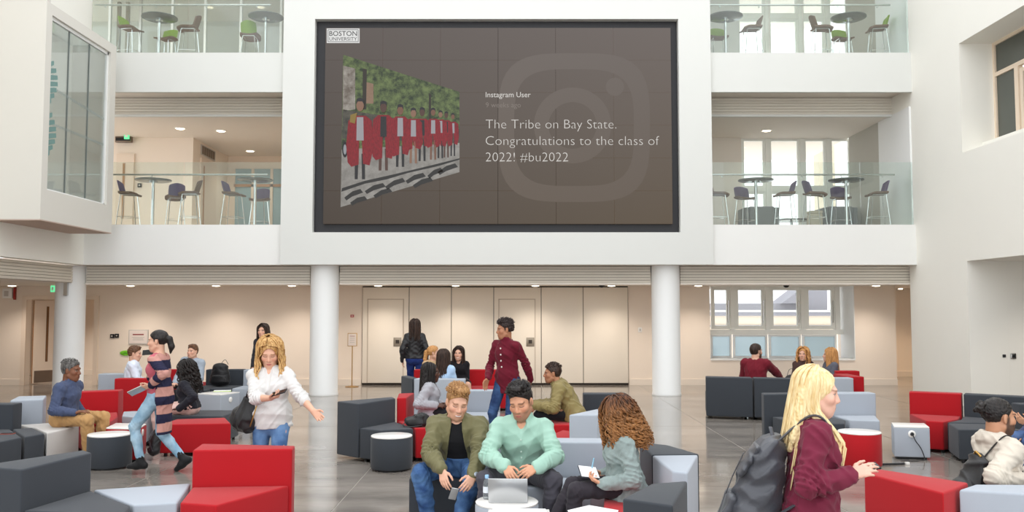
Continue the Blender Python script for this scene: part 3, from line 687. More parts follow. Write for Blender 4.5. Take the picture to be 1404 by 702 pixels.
figs = [(494,143,159,229,246,1.0),(526,146,158,220,234,0.88),(549,150,160,215,229,0.80),(567,154,163,207,224,0.72),(579,153,163,204,221,0.68),(594,153,163,203,219,0.60),(604,156,164,203,217,0.54),(612,157,165,202,216,0.50),(621,159,167,201,214,0.46)]
Mred = emat('print_gown', (112, 8, 22), (150, 18, 34), 14.0, (3,1,1)); Mskin = [emat('print_skin_a', (120, 84, 66)), emat('print_skin_b', (84, 58, 48)), emat('print_skin_c', (140, 104, 84))]
Mdk = emat('print_dark', (38, 36, 38)); Mlt = emat('print_shirt', (158, 156, 160))
for i, (cx, hy, st, gb, ft, k) in enumerate(reversed(figs)):
    l = 6+i*3
    for sx_ in (-1, 1): flat('printed_legs', [(cx+sx_*4.5*k-2.6*k, gb-18*k), (cx+sx_*4.5*k+2.2*k, gb-18*k), (cx+sx_*5*k+1.8*k, ft), (cx+sx_*5*k-2.4*k, ft)], Mdk if i % 2 == 0 else Mskin[i % 3], l)
    flat('printed_gown', [(cx-8*k,st),(cx-16*k,st+7*k),(cx-19*k,st+40*k),(cx-17*k,gb-6*k),(cx-12*k,gb),(cx-2*k,gb-3),(cx-1*k,st+26*k),(cx+2*k,st+26*k),(cx+4*k,gb-4),(cx+13*k,gb-2),(cx+18*k,st+46*k),(cx+16*k,st+7*k),(cx+8*k,st)], Mred, l+1)
    flat('printed_shirt', [(cx-4.5*k,st+2),(cx+4.5*k,st+2),(cx+5*k,st+34*k),(cx-5*k,st+34*k)], Mlt if i % 3 != 1 else Mdk, l+2)
    flat('printed_head', ell(cx, hy+2*k, 5.2*k, 8*k), Mskin[i % 3], l+2); flat('printed_hair', [(cx-5.6*k,hy+1),(cx-4.6*k,hy-7*k),(cx,hy-9*k),(cx+5*k,hy-6.5*k),(cx+5.6*k,hy+1),(cx+3*k,hy-3.5*k),(cx-3*k,hy-3.5*k)], Mdk, l+3)
flat('printed_collar', [(481,158),(490,155),(487,170),(480,168)], emat('print_gold', (140, 116, 52)), 40)
# camera glyph behind the post
def ring_pts(fo, fi, n):
    o_, i_ = [fo(k/n) for k in range(n)], [fi(k/n) for k in range(n)]; return o_, i_
def ring(name, fo, fi, n, m, layer):
    o_, i_ = ring_pts(fo, fi, n); y = -0.001*layer
    P = [W(a, b, YS) for a, b in o_]+[W(a, b, YS) for a, b in i_]; vs = [(p.x-OX, y, p.z-OZ) for p in P]
    return MB().add(vs, [(k, n+k, n+(k+1)%n, (k+1)%n) for k in range(n)]).build(name, m, vw)
def rrect(cx, cy, hw, hh, r):
    def f(t):
        a = 2*math.pi*t; c_, s_ = math.cos(a), math.sin(a); e = 3.6
        d = (abs(c_)**e+abs(s_)**e)**(-1/e); return (cx+hw*c_*d, cy+hh*s_*d)
    return f
def glyph_mat():
    m = mat('glyph_tint', (12, 12, 12), 0.3, spec=0.3); nt = m.node_tree; N = nt.nodes; L = nt.links; p = N['Principled BSDF']
    g = N.new('ShaderNodeNewGeometry'); s_ = N.new('ShaderNodeSeparateXYZ'); L.new(g.outputs['Position'], s_.inputs[0])
    mz = N.new('ShaderNodeMapRange'); mz.inputs['From Min'].default_value = HZ0; mz.inputs['From Max'].default_value = HZ1; L.new(s_.outputs['Z'], mz.inputs['Value'])
    rl = N.new('ShaderNodeValToRGB'); e = rl.color_ramp.elements; e[0].color = lin((100, 86, 72)); e[1].color = lin((113, 104, 99)); L.new(mz.outputs[0], rl.inputs['Fac'])
    L.new(rl.outputs['Color'], p.inputs['Emission Color']); p.inputs['Emission Strength'].default_value = 0.86/EX; return m
MG = glyph_mat()
ring('camera_glyph', rrect(787,175,104,102,60), rrect(787,175,82,80,40), 64, MG, 1)
ring('camera_glyph', lambda t: (785+53*math.cos(2*math.pi*t), 172+52*math.sin(2*math.pi*t)), lambda t: (785+33*math.cos(2*math.pi*t), 172+32*math.sin(2*math.pi*t)), 48, MG, 1)
flat('camera_glyph', ell(843,119,12.5,12.5,24), MG, 1)
# logo card and lettering
M_TXT = emat('text_white', (226, 222, 216)); M_TXT2 = emat('text_dim', (134, 124, 116)); M_CARD = emat('logo_card', (236, 236, 234)); M_INK = emat('logo_ink', (34, 34, 34))
flat('logo_card', [(448,39),(493,39),(493,59),(448,59)], M_CARD, 1)
for a_ in (((449.5,40.5),(491.5,40.5),(491.5,41.2),(449.5,41.2)), ((449.5,56.8),(491.5,56.8),(491.5,57.5),(449.5,57.5)), ((449.5,41.2),(450.2,41.2),(450.2,56.8),(449.5,56.8)), ((490.8,41.2),(491.5,41.2),(491.5,56.8),(490.8,56.8))): flat('logo_border', list(a_), M_INK, 2)
def fit_text(txt, px0, px1, base, cap, m, layer, bold=0.0, ext=0.0):
    a_, b_ = W(px0, base, YS), W(px1, base, YS); size = (W(px0, base-cap, YS).z-a_.z)/0.70
    o = text_mesh(txt, size, m, 'lettering', vw, (0,0,0), bold=bold*size)
    xs = [v.co.x for v in o.data.vertices]; sx = (b_.x-a_.x)/(max(xs)-min(xs)); o.scale = (sx, 1, 1)
    o.location = (a_.x-OX-min(xs)*sx, -0.001*layer, base and (a_.z-OZ)); o['label'] = 'lettering reading '+txt.replace('#', 'hashtag '); return o
fit_text('BOSTON', 451.5, 489.5, 49.2, 6.6, M_INK, 3, bold=0.004)
fit_text('UNIVERSITY', 451.5, 489.5, 55.6, 4.6, M_INK, 3)
fit_text('Instagram User', 666, 727.5, 133.3, 7.2, M_TXT, 3)
fit_text('9 weeks ago', 666, 714, 147.3, 7.0, M_TXT2, 3, bold=-0.006)
fit_text('The Tribe on Bay State.', 666, 845, 176.3, 12.8, M_TXT, 3, bold=-0.020)
fit_text('Congratulations to the class of', 666, 904, 199, 12.8, M_TXT, 3, bold=-0.020)
fit_text('2022! #bu2022', 666, 779, 221.4, 12.8, M_TXT, 3, bold=-0.020)
# ================================================================== MODULAR SEATING
def fabric(name, col):
    m = mat(name, col, 0.82, var=0.035, vscale=3.0, bump=0.25, bscale=350.0, spec=0.25, sheen=0.12); return m
F_RED = fabric('red_wool', (170, 20, 29)); F_GREY = fabric('pale_grey_wool', (168, 175, 185)); F_DARK = fabric('charcoal_wool', (58, 62, 68)); F_BEIGE = fabric('stone_wool', (198, 194, 190))
M_FOOT = mat('black_foot', (20, 20, 20), 0.5, var=0.05); M_WTOP = mat('white_laminate', (242, 240, 236), 0.25, var=0.01)
UG = 'modular lounge seating'
SEAT_H, BACK_H = 0.41, 0.71
def inset(poly, d):
    cx = sum(p[0] for p in poly)/len(poly); cy = sum(p[1] for p in poly)/len(poly)
    return [(cx+(p[0]-cx)*(1-d/max(0.05,math.hypot(p[0]-cx,p[1]-cy))), cy+(p[1]-cy)*(1-d/max(0.05,math.hypot(p[0]-cx,p[1]-cy)))) for p in poly]
def unit(lab, m, seat=None, back=None, cat='modular seat', seat_h=SEAT_H, back_h=BACK_H, name='lounge_seat', mback=None):
    al = (seat or [])+(back or []); cx = sum(p[0] for p in al)/len(al); cy = sum(p[1] for p in al)/len(al)
    t = thing(name, lab, cat, (cx, cy, 0), group=UG)
    rel = lambda poly: [(p[0]-cx, p[1]-cy) for p in poly]
    if seat:
        s_ = rel(inset(seat, 0.006)); MB().prism(s_, 0.045, seat_h).build('seat', m, t, bevel=0.018, seg=3)
    if back:
        b_ = rel(inset(back, 0.004)); MB().prism(b_, 0.045, back_h).build('backrest', mback or m, t, bevel=0.018, seg=3)
    ft = inset(seat or back, 0.09)
    for p in ft: MB().cyl((p[0]-cx, p[1]-cy), 0.022, 0.0, 0.046, 10).build('foot', M_FOOT, t)
    return t
def pouf(lab, m, x_, y_, r, h, group='round white topped pouf tables'):
    t = thing('pouf_table', lab, 'table', (x_, y_, 0), group=group)
    MB().lathe([(0.0,0.02),(r-0.012,0.02),(r,0.035),(r,h-0.03),(r-0.008,h-0.018),(0,h-0.018)], n=48).build('body', m, t, smooth=True)
    MB().lathe([(0.0,h-0.0175),(r-0.004,h-0.0175),(r-0.002,h-0.006),(r-0.008,h),(0,h)], n=48).build('table_top', M_WTOP, t, smooth=True)
    MB().cyl((0,0), r-0.04, 0.0, 0.0195, 24).build('plinth', M_FOOT, t)
    return t
def cube_table(lab, m, poly, h=0.41, outlet=None):
    cx = sum(p[0] for p in poly)/len(poly); cy = sum(p[1] for p in poly)/len(poly); rel = [(p[0]-cx, p[1]-cy) for p in poly]
    t = thing('cube_table', lab, 'table', (cx, cy, 0), group='cube tables with white tops')
    MB().prism(inset(rel,0.003), 0.03, h-0.016).build('body', m, t, bevel=0.014, seg=3); MB().prism(inset(rel,0.008), h-0.0155, h).build('table_top', M_WTOP, t, bevel=0.004)
    MB().prism(inset(rel,0.05), 0.0, 0.0295).build('plinth', M_FOOT, t)
    if outlet:                                                   # (edge index, height): a round socket on that side
        k, hz = outlet; a_, b_ = Vector(rel[k]), Vector(rel[(k+1) % len(rel)]); mid = (a_+b_)/2; d_ = (b_-a_).normalized(); n_ = Vector((d_.y, -d_.x))
        if n_.dot(mid) < 0: n_ = -n_
        M_ = Matrix.Translation((mid.x+n_.x*0.0, mid.y+n_.y*0.0, hz)) @ Matrix.Rotation(math.atan2(n_.x, -n_.y), 4, 'Z') @ Matrix.Rotation(R(90), 4, 'X')
        MB().lathe([(0,-0.004),(0.045,-0.004),(0.045,0.006),(0.04,0.010),(0,0.010)], n=24).xform(M_).build('socket', M_WTOP, t, smooth=True)
        return t, Vector((cx+mid.x, cy+mid.y, hz)), n_
    return t
# --- left foreground
unit('charcoal corner seat with a wedge shaped back, nearest the lower left corner', F_DARK, [(-3.43,7.22),(-2.86,6.67),(-2.78,6.36),(-3.575,6.50)], [(-3.435,7.245),(-3.57,7.38),(-4.02,6.62),(-3.585,6.48)])
unit('pale grey backless seat wedged between the charcoal corner seat and the red seat', F_GREY, [(-3.42,7.25),(-2.72,7.52),(-2.55,6.77),(-2.85,6.68)])
unit('bright red seat with a wedge back in the left foreground, before the white blouse woman', F_RED, [(-2.65,7.35),(-1.86,7.42),(-2.22,6.67),(-2.53,6.76)], [(-2.71,7.73),(-1.86,7.61),(-1.84,7.43),(-2.66,7.36)])
# --- left middle group
unit('charcoal seat with an upright back cut off by the left edge of the picture', F_DARK, [(-5.63,10.17),(-6.16,10.86),(-7.3,10.86),(-7.3,9.6),(-5.72,9.6)], [(-6.15,10.88),(-7.3,10.88),(-7.3,11.10),(-6.15,11.10)])
unit('charcoal wedge seat without back beside the stone coloured seat', F_DARK, [(-5.54,10.49),(-5.97,11.0),(-6.14,10.87),(-5.61,10.19)])
unit('stone coloured seat under the man in khaki trousers, with a grey block back', F_BEIGE, [(-5.53,10.52),(-5.46,11.17),(-6.0,11.46),(-6.33,11.25),(-5.96,11.03)], [(-6.45,11.33),(-6.09,11.47),(-6.33,12.0),(-6.66,11.9)], mback=F_GREY)
unit('red corner seat behind the man in khaki trousers', F_RED, [(-5.66,12.66),(-5.42,12.16),(-5.22,11.44),(-5.40,11.28),(-6.2,12.3)], [(-6.36,12.32),(-5.66,12.69),(-5.70,12.95),(-6.48,12.55)])
unit('pale grey backless seat behind the red cube table', F_GREY, [(-5.39,12.2),(-5.6,12.72),(-5.25,12.9),(-5.02,12.55),(-5.05,12.0)])
unit('dark red seat turned away from the camera, under the man in white', F_RED, [(-7.05,15.1),(-6.42,15.1),(-6.42,15.8),(-7.05,15.8)], [(-6.72,14.88),(-5.85,14.88),(-5.85,15.09),(-6.72,15.09)])
unit('pale grey block seat far left, behind the dark red back', F_GREY, [(-7.5,16.2),(-6.95,16.2),(-6.95,16.7),(-7.5,16.7)], [(-7.5,15.95),(-6.95,15.95),(-6.95,16.19),(-7.5,16.19)])
cube_table('red cube table with a white top beside the charcoal pouf', F_RED, [(-5.05,10.98),(-4.60,10.88),(-4.70,11.38),(-5.14,11.46)], outlet=(1, 0.33))
pouf('charcoal round pouf with a white top, in front of the red cube table', F_DARK, -4.80, 10.56, 0.25, 0.40)
unit('low red backless block just right of the walking woman in the striped cardigan', F_RED, [(-4.5,11.28),(-3.62,11.40),(-3.90,12.02),(-4.5,11.85)])
unit('charcoal seat under the woman with long curly black hair', F_DARK, [(-4.72,12.2),(-3.98,12.15),(-3.98,12.9),(-4.72,12.9)])
gt, gp, gn = cube_table('pale grey cube table carrying the green folder', F_GREY, [(-5.52,15.42),(-5.02,15.2),(-4.84,15.7),(-5.34,15.95)], outlet=(1, 0.30))
unit('charcoal seat and back behind the black backpack', F_DARK, [(-5.95,16.35),(-5.22,16.35),(-5.22,17.08),(-5.95,17.08)], [(-5.95,17.1),(-5.22,17.1),(-5.22,17.32),(-5.95,17.32)])
unit('pale grey seat beside the charcoal back, half behind the white blouse woman', F_GREY, [(-5.2,16.35),(-4.5,16.35),(-4.5,17.0),(-5.2,17.0)], [(-5.2,17.02),(-4.5,17.02),(-4.5,17.25),(-5.2,17.25)])
unit('red seat almost hidden behind the striped cardigan', F_RED, [(-6.9,17.3),(-6.2,17.3),(-6.2,17.9),(-6.9,17.9)], [(-6.9,17.08),(-6.2,17.08),(-6.2,17.29),(-6.9,17.29)])
# --- middle group
unit('charcoal corner seat with a slanted back, beside the middle charcoal pouf', F_DARK, [(-1.89,10.93),(-1.6,10.74),(-1.21,10.9),(-1.53,11.58)], [(-2.23,11.23),(-1.90,10.92),(-1.53,11.61),(-1.60,11.82)])
pouf('charcoal round pouf with a white top, left of the man in the green bomber jacket', F_DARK, -1.42, 10.44, 0.245, 0.40)
unit('red seat holding the black leather bag and the woman in the grey cardigan', F_RED, [(-1.50,11.60),(-1.19,10.92),(-0.84,10.94),(-0.84,11.85),(-1.0,12.3),(-1.36,12.36)], [(-1.52,11.64),(-1.40,11.66),(-1.37,12.38),(-1.58,12.3)])
unit('charcoal and grey seat with its tall back to the camera, before the three seated women', F_GREY, [(-1.6,15.08),(-0.78,14.98),(-0.78,15.62),(-1.6,15.62)], [(-1.66,14.86),(-0.78,14.72),(-0.78,14.96),(-1.6,15.06)])
unit('narrow charcoal end block of the seat before the three women', F_DARK, None, [(-1.95,15.48),(-1.68,14.87),(-1.62,15.08),(-1.85,15.62)], name='end_block')
unit('pale grey seat with a straight back, left of the man in the burgundy shirt', F_GREY, [(-0.60,11.85),(-0.17,11.85),(-0.17,12.68),(-0.66,12.68)], [(-0.68,12.7),(-0.17,12.7),(-0.17,12.94),(-0.68,12.94)])
unit('far red sofa unit behind the blonde seated woman', F_RED, [(-1.9,16.35),(-1.0,16.35),(-1.0,17.0),(-1.9,17.0)], [(-1.9,17.02),(-1.0,17.02),(-1.0,17.24),(-1.9,17.24)])
unit('far red sofa unit between the woman in black and the man in burgundy', F_RED, [(-0.98,16.35),(-0.02,16.35),(-0.02,17.0),(-0.98,17.0)], [(-0.98,17.02),(-0.02,17.02),(-0.02,17.24),(-0.98,17.24)])
pouf('small grey pouf with a white top, between the two foreground men', F_GREY, -0.33, 11.0, 0.22, 0.40)
unit('red and black seat under the man in the olive jacket', F_RED, [(0.53,11.25),(1.0,11.25),(1.0,12.05),(0.53,12.05)])
unit('charcoal seat with a back behind the olive jacket', F_DARK, [(1.02,11.7),(1.6,11.7),(1.6,12.18),(1.02,12.18)], [(0.99,12.2),(1.6,12.2),(1.6,12.44),(0.99,12.44)])
unit('pale grey tall wedge back between the olive jacket and the curly haired woman', F_RED, [(0.30,10.0),(0.66,9.92),(0.98,10.38),(0.62,10.8)], [(0.63,9.81),(0.95,9.80),(1.13,10.37),(1.0,10.39)], mback=F_GREY)
unit('pale grey seat with a straight back under the man in the mint shirt', F_GREY, [(-0.28,7.80),(0.86,7.76),(0.66,7.34),(-0.16,7.33)], [(-0.28,7.83),(0.86,7.79),(0.87,8.06),(-0.28,8.10)])
unit('charcoal seat under the man in the green bomber jacket', F_DARK, [(-0.9,7.72),(-0.30,7.62),(-0.30,8.4),(-0.95,8.45)])
unit('red seat under the woman with long curly hair', F_RED, [(0.74,7.15),(0.92,7.7),(1.11,7.75),(1.11,7.1),(1.14,6.45),(0.93,6.02),(0.62,6.1)])
unit('charcoal back block behind the woman in the grey green sweater', F_DARK, None, [(1.125,7.82),(1.35,7.65),(1.52,7.17),(1.125,7.13)], name='end_block')
unit('light grey wedge shaped back at the right end of the foreground group', F_GREY, None, [(1.125,7.11),(1.50,7.14),(1.26,6.36),(1.16,6.43)], name='end_block')
unit('charcoal slanted back block nearest the camera in the middle group', F_DARK, None, [(0.68,5.5),(0.94,5.98),(1.20,6.07),(0.96,5.3)], name='end_block')
pouf('grey pouf with a white top carrying the laptop', F_GREY, -0.04, 6.88, 0.245, 0.40)
cube_table('low cube table at the bottom edge under the white papers', F_GREY, [(-0.18,6.55),(0.28,6.55),(0.28,6.1),(-0.18,6.1)])
# --- right groups
unit('long charcoal back turned to the camera, left one, below the man in the burgundy sweater', F_DARK, [(3.42,15.52),(4.13,15.32),(4.2,15.85),(3.5,16.0)], [(3.34,15.2),(4.10,15.0),(4.14,15.28),(3.40,15.5)])
unit('long charcoal back turned to the camera, right one, beside the blonde woman hair', F_DARK, [(4.16,15.3),(4.8,15.14),(4.87,15.85),(4.27,16.0)], [(4.12,14.99),(4.77,14.84),(4.81,15.1),(4.16,15.27)])
unit('narrow pale grey seat next to the far red block', F_GREY, [(5.3,15.25),(5.82,15.25),(5.82,15.9),(5.3,15.9)], [(5.3,15.0),(5.82,15.0),(5.82,15.24),(5.3,15.24)])
unit('far red block seat near the right end of the window wall', F_RED, [(5.84,16.05),(6.1,16.05),(6.1,16.6),(5.84,16.6)], [(5.84,15.3),(6.12,15.3),(6.12,16.03),(5.84,16.03)])
unit('farthest red seat under the woman with ginger hair', F_RED, [(6.02,16.95),(6.6,16.95),(6.6,17.5),(6.02,17.5)], [(6.15,16.7),(6.6,16.7),(6.6,16.93),(6.15,16.93)])
unit('charcoal corner seat behind the walking blonde woman', F_DARK, [(3.56,12.1),(4.34,12.18),(4.44,11.75),(4.28,11.36),(3.7,11.4)], [(3.46,12.13),(4.38,12.3),(4.38,12.54),(3.5,12.4)])
unit('pale grey seat facing the camera, between charcoal corner and grey cube table', F_GREY, [(4.46,12.28),(5.05,12.28),(4.86,11.66),(4.48,11.75)], [(4.40,12.3),(5.08,12.3),(5.08,12.55),(4.40,12.55)])
pouf('red round pouf with a white top, in front of the right grey seat', F_RED, 4.17, 10.62, 0.25, 0.42)
ct, cp, cn = cube_table('pale grey cube table with a plugged in cable', F_GREY, [(4.80,11.12),(5.22,11.04),(5.34,11.44),(4.93,11.5)], outlet=(0, 0.32))
unit('red seat with a high back against the right wall', F_RED, [(5.61,12.46),(6.18,12.17),(5.98,11.84),(5.63,11.54),(5.46,11.66)], [(5.62,12.49),(6.21,12.19),(6.34,12.4),(5.72,12.7)])
unit('charcoal seat with a high back right of the red one, behind the man bun', F_DARK, [(5.66,11.5),(5.99,11.8),(6.2,12.14),(6.8,11.72),(6.25,11.4)], [(6.23,12.18),(6.9,11.72),(7.02,11.92),(6.36,12.39)])
unit('charcoal backless block in front of the dark high back', F_DARK, [(5.46,10.82),(5.64,11.44),(6.2,11.33),(6.24,10.75)])
unit('charcoal seat back cut off by the right edge of the picture', F_DARK, [(6.27,10.3),(7.0,10.3),(7.0,10.86),(6.27,10.86)], [(6.27,10.88),(7.0,10.88),(7.0,11.1),(6.27,11.1)])
unit('large red wedge back in the right foreground, under the outstretched hand', F_RED, None, [(2.52,6.36),(2.68,6.53),(3.09,6.0),(2.89,5.79),(2.75,5.66)], name='end_block')
unit('pale grey block back at the lower right corner', F_GREY, None, [(2.90,5.77),(3.10,5.95),(4.1,5.92),(4.1,5.35)], name='end_block')
unit('charcoal seat under the man with the hair bun', F_DARK, [(3.1,6.02),(3.80,5.99),(3.80,6.9),(3.2,6.9)])
unit('charcoal seat at the right edge under the person in blue jeans', F_DARK, [(5.46,8.95),(6.22,8.95),(6.22,9.65),(5.46,9.65)])
unit('charcoal seat under the man in the grey sweater', F_DARK, [(-6.2,16.0),(-5.58,15.98),(-5.58,16.33),(-6.2,16.33)])
unit('far red seat under the woman with wavy dark blonde hair', F_RED, [(5.36,17.15),(5.80,17.15),(5.80,17.75),(5.36,17.75)])
# ================================================================== PEOPLE: a small signed-distance modeller
V3 = lambda *a: np.array(a, dtype=np.float64)
def nrm(v): return v/(np.linalg.norm(v)+1e-9)
class RC:                                        # tapered capsule
    def __init__(s, a, b, ra, rb): s.a, s.b, s.ra, s.rb = np.asarray(a, float), np.asarray(b, float), ra, rb
    def grow(s, t): return RC(s.a, s.b, s.ra+t, s.rb+t)
    def bb(s): m = max(s.ra, s.rb); return np.minimum(s.a, s.b)-m, np.maximum(s.a, s.b)+m
    def ev(s, X, Y, Z):
        ba = s.b-s.a; L2 = ba@ba+1e-12; x, y, z = X-s.a[0], Y-s.a[1], Z-s.a[2]
        h = np.clip((x*ba[0]+y*ba[1]+z*ba[2])/L2, 0, 1)
        return np.sqrt((x-h*ba[0])**2+(y-h*ba[1])**2+(z-h*ba[2])**2)-(s.ra+(s.rb-s.ra)*h)
class EC:                                        # tapered capsule with an elliptic section (u, w axes)
    def __init__(s, a, b, u, ra, rb): 
        s.a, s.b = np.asarray(a, float), np.asarray(b, float); d = nrm(s.b-s.a); s.d = d; s.u = nrm(np.asarray(u, float)-d*(np.asarray(u, float)@d)); s.w = np.cross(d, s.u); s.ra, s.rb = ra, rb
    def grow(s, t): return EC(s.a, s.b, s.u, (s.ra[0]+t, s.ra[1]+t), (s.rb[0]+t, s.rb[1]+t))
    def bb(s): m = max(s.ra+s.rb); return np.minimum(s.a, s.b)-m, np.maximum(s.a, s.b)+m
    def ev(s, X, Y, Z):
        ba = s.b-s.a; L2 = ba@ba+1e-12; x, y, z = X-s.a[0], Y-s.a[1], Z-s.a[2]
        h = np.clip((x*ba[0]+y*ba[1]+z*ba[2])/L2, 0, 1); x, y, z = x-h*ba[0], y-h*ba[1], z-h*ba[2]
        ru = s.ra[0]+(s.rb[0]-s.ra[0])*h; rw = s.ra[1]+(s.rb[1]-s.ra[1])*h; rm = np.minimum(ru, rw)
        return (np.sqrt(((x*s.u[0]+y*s.u[1]+z*s.u[2])/ru)**2+((x*s.w[0]+y*s.w[1]+z*s.w[2])/rw)**2+((x*s.d[0]+y*s.d[1]+z*s.d[2])/rm)**2)-1)*rm
class EL:                                        # ellipsoid, axes given as rows
    def __init__(s, c, A, r): s.c, s.A, s.r = np.asarray(c, float), np.asarray(A, float), np.asarray(r, float)
    def grow(s, t): return EL(s.c, s.A, s.r+t)
    def bb(s): m = s.r.max(); return s.c-m, s.c+m
    def ev(s, X, Y, Z):
        x, y, z = X-s.c[0], Y-s.c[1], Z-s.c[2]; q = [(x*s.A[i][0]+y*s.A[i][1]+z*s.A[i][2])/s.r[i] for i in range(3)]
        k0 = np.sqrt(q[0]**2+q[1]**2+q[2]**2)+1e-9; k1 = np.sqrt((q[0]/s.r[0])**2+(q[1]/s.r[1])**2+(q[2]/s.r[2])**2)+1e-9
        return k0*(k0-1)/k1
def axis(lo, hi, h, fine=None, hf=None):
    if fine is None: return np.arange(lo, hi+h, h)
    a, b = max(lo, fine[0]), min(hi, fine[1])
    parts = [np.arange(lo, a, h), np.arange(a, b, hf), np.arange(b, hi+h, h)]
    return np.concatenate(parts)
def surface(D, ax):
    """naive surface nets on a rectilinear grid"""
    S_ = D < 0; nx, ny, nz = D.shape
    c = np.zeros((nx-1, ny-1, nz-1), np.uint8)
    for i in (0, 1):
        for j in (0, 1):
            for k in (0, 1): c += S_[i:nx-1+i, j:ny-1+j, k:nz-1+k]
    act = (c > 0) & (c < 8); I, J, K = np.nonzero(act); n = len(I)
    if n == 0: return np.zeros((0,3)), np.zeros((0,4), int)
    idx = np.full(c.shape, -1, np.int64); idx[I, J, K] = np.arange(n)
    acc = np.zeros((n, 3)); cnt = np.zeros(n)
    cr = [(0,0,0),(1,0,0),(0,1,0),(1,1,0),(0,0,1),(1,0,1),(0,1,1),(1,1,1)]
    dv = [D[I+a, J+b, K+d].astype(np.float64) for a, b, d in cr]
    for e0 in range(8):
        for e1 in range(e0+1, 8):
            df = [cr[e1][q]-cr[e0][q] for q in range(3)]
            if sum(abs(q) for q in df) != 1: continue
            d0, d1 = dv[e0], dv[e1]; m = (d0 < 0) != (d1 < 0); t = np.where(m, d0/np.where(m, d0-d1, 1), 0)
            for q in range(3): acc[:, q] += np.where(m, cr[e0][q]+t*df[q], 0)
            cnt += m
    acc /= cnt[:, None]; P = np.empty((n, 3))
    for q, ii in enumerate((I, J, K)):
        a0 = ax[q][ii]; P[:, q] = a0+(ax[q][ii+1]-a0)*acc[:, q]
    Q = []
    for q in range(3):
        sl0 = [slice(None)]*3; sl1 = [slice(None)]*3; sl0[q] = slice(0, -1); sl1[q] = slice(1, None)
        A, B = S_[tuple(sl0)], S_[tuple(sl1)]; E = np.argwhere(A != B); 
        o1, o2 = [(1,2),(2,0),(0,1)][q]
        ok = (E[:, o1] > 0) & (E[:, o2] > 0) & (E[:, o1] < D.shape[o1]-1) & (E[:, o2] < D.shape[o2]-1); E = E[ok]
        flip = A[E[:,0], E[:,1], E[:,2]]
        def cell(d1, d2):
            c_ = E.copy(); c_[:, o1] -= d1; c_[:, o2] -= d2; return idx[c_[:,0], c_[:,1], c_[:,2]]
        q4 = np.stack([cell(1,1), cell(0,1), cell(0,0), cell(1,0)], 1)
        q4[~flip] = q4[~flip][:, ::-1]; Q.append(q4)
    return P, np.concatenate(Q)
def folds(X, Y, Z, amp, wl, seed):
    r = np.random.RandomState(seed); out = 0
    for i in range(3):
        d = r.normal(size=3); d /= np.linalg.norm(d); k = 2*np.pi/(wl*(0.7+0.9*r.rand())); e = r.normal(size=3)*k*0.35; ph = r.rand(2)*6.28
        out = out+np.abs(np.sin((X*d[0]+Y*d[1]+Z*d[2])*k/2+1.3*np.sin(X*e[0]+Y*e[1]+Z*e[2]+ph[0])+ph[1]))
    return amp*1.7*(np.clip(1.25*(out/3-0.64)+0.0, -0.6, 0.6))
def creases(X, Y, Z, joints, amp, pitch=0.042, reach=0.15):
    """ring shaped cloth creases around bent joints; joints: (a, j, b)"""
    out = 0
    for n_, (a, j, b) in enumerate(joints):
        for p0, p1 in ((j, a), (j, b)):
            d = p1-p0; L = np.linalg.norm(d)+1e-9; d = d/L; x, y, z = X-p0[0], Y-p0[1], Z-p0[2]; t = x*d[0]+y*d[1]+z*d[2]; r2 = np.maximum(x*x+y*y+z*z-t*t, 0)
            w = np.clip(1-np.sqrt(r2)/0.13, 0, 1)*np.exp(-(t/reach)**2)*(t > -0.03)
            out = out+amp*w*(np.abs(np.sin(np.pi*(t/pitch+0.55*np.sin(23*x+17*y+n_)+0.45*np.sin(19*z+11*x))))-0.55)
    return out
def sculpt(adds, h, subs=(), cuts=(), fine=None, hf=None, noise=None, pad=0.03, post=None):
    """adds: list of (prim, k) smooth-united in order; subs: (prim, k) carved away; cuts: functions giving distance, kept where negative"""
    lo = np.min([p.bb()[0] for p, k in adds], 0)-pad; hi = np.max([p.bb()[1] for p, k in adds], 0)+pad
    ax = [axis(lo[q], hi[q], h, (fine[0][q], fine[1][q]) if fine is not None else None, hf) for q in range(3)]
    D = np.full([len(a) for a in ax], 0.5, np.float32)
    def sub(p, m):
        b0, b1 = p.bb(); s_ = []
        for q in range(3):
            i0 = max(0, np.searchsorted(ax[q], b0[q]-m)-1); i1 = min(len(ax[q]), np.searchsorted(ax[q], b1[q]+m)+1)
            if i1 <= i0: return None
            s_.append(slice(i0, i1))
        return tuple(s_)
    def gr(s_): return ax[0][s_[0]][:,None,None], ax[1][s_[1]][None,:,None], ax[2][s_[2]][None,None,:]
    for p, k in adds:
        s_ = sub(p, k+2.5*h)
        if s_ is None: continue
        d = p.ev(*gr(s_)); A = D[s_]
        if k > 0:
            hh = np.maximum(k-np.abs(A-d), 0)/k; D[s_] = np.minimum(A, d)-hh*hh*k*0.25
        else: D[s_] = np.minimum(A, d)
    full = (slice(None),)*3
    if noise is not None: D += noise(*gr(full)).astype(np.float32)
    for p, k in subs:
        s_ = sub(p, k+2.5*h)
        if s_ is None: continue
        d = -p.ev(*gr(s_)); A = D[s_]
        if k > 0:
            hh = np.maximum(k-np.abs(A-d), 0)/k; D[s_] = np.maximum(A, d)+hh*hh*k*0.25
        else: D[s_] = np.maximum(A, d)
    for c in cuts: D = np.maximum(D, c(*gr(full)))
    D[0] = D[-1] = 0.5; D[:,0] = D[:,-1] = 0.5; D[:,:,0] = D[:,:,-1] = 0.5
    return surface(D, ax)
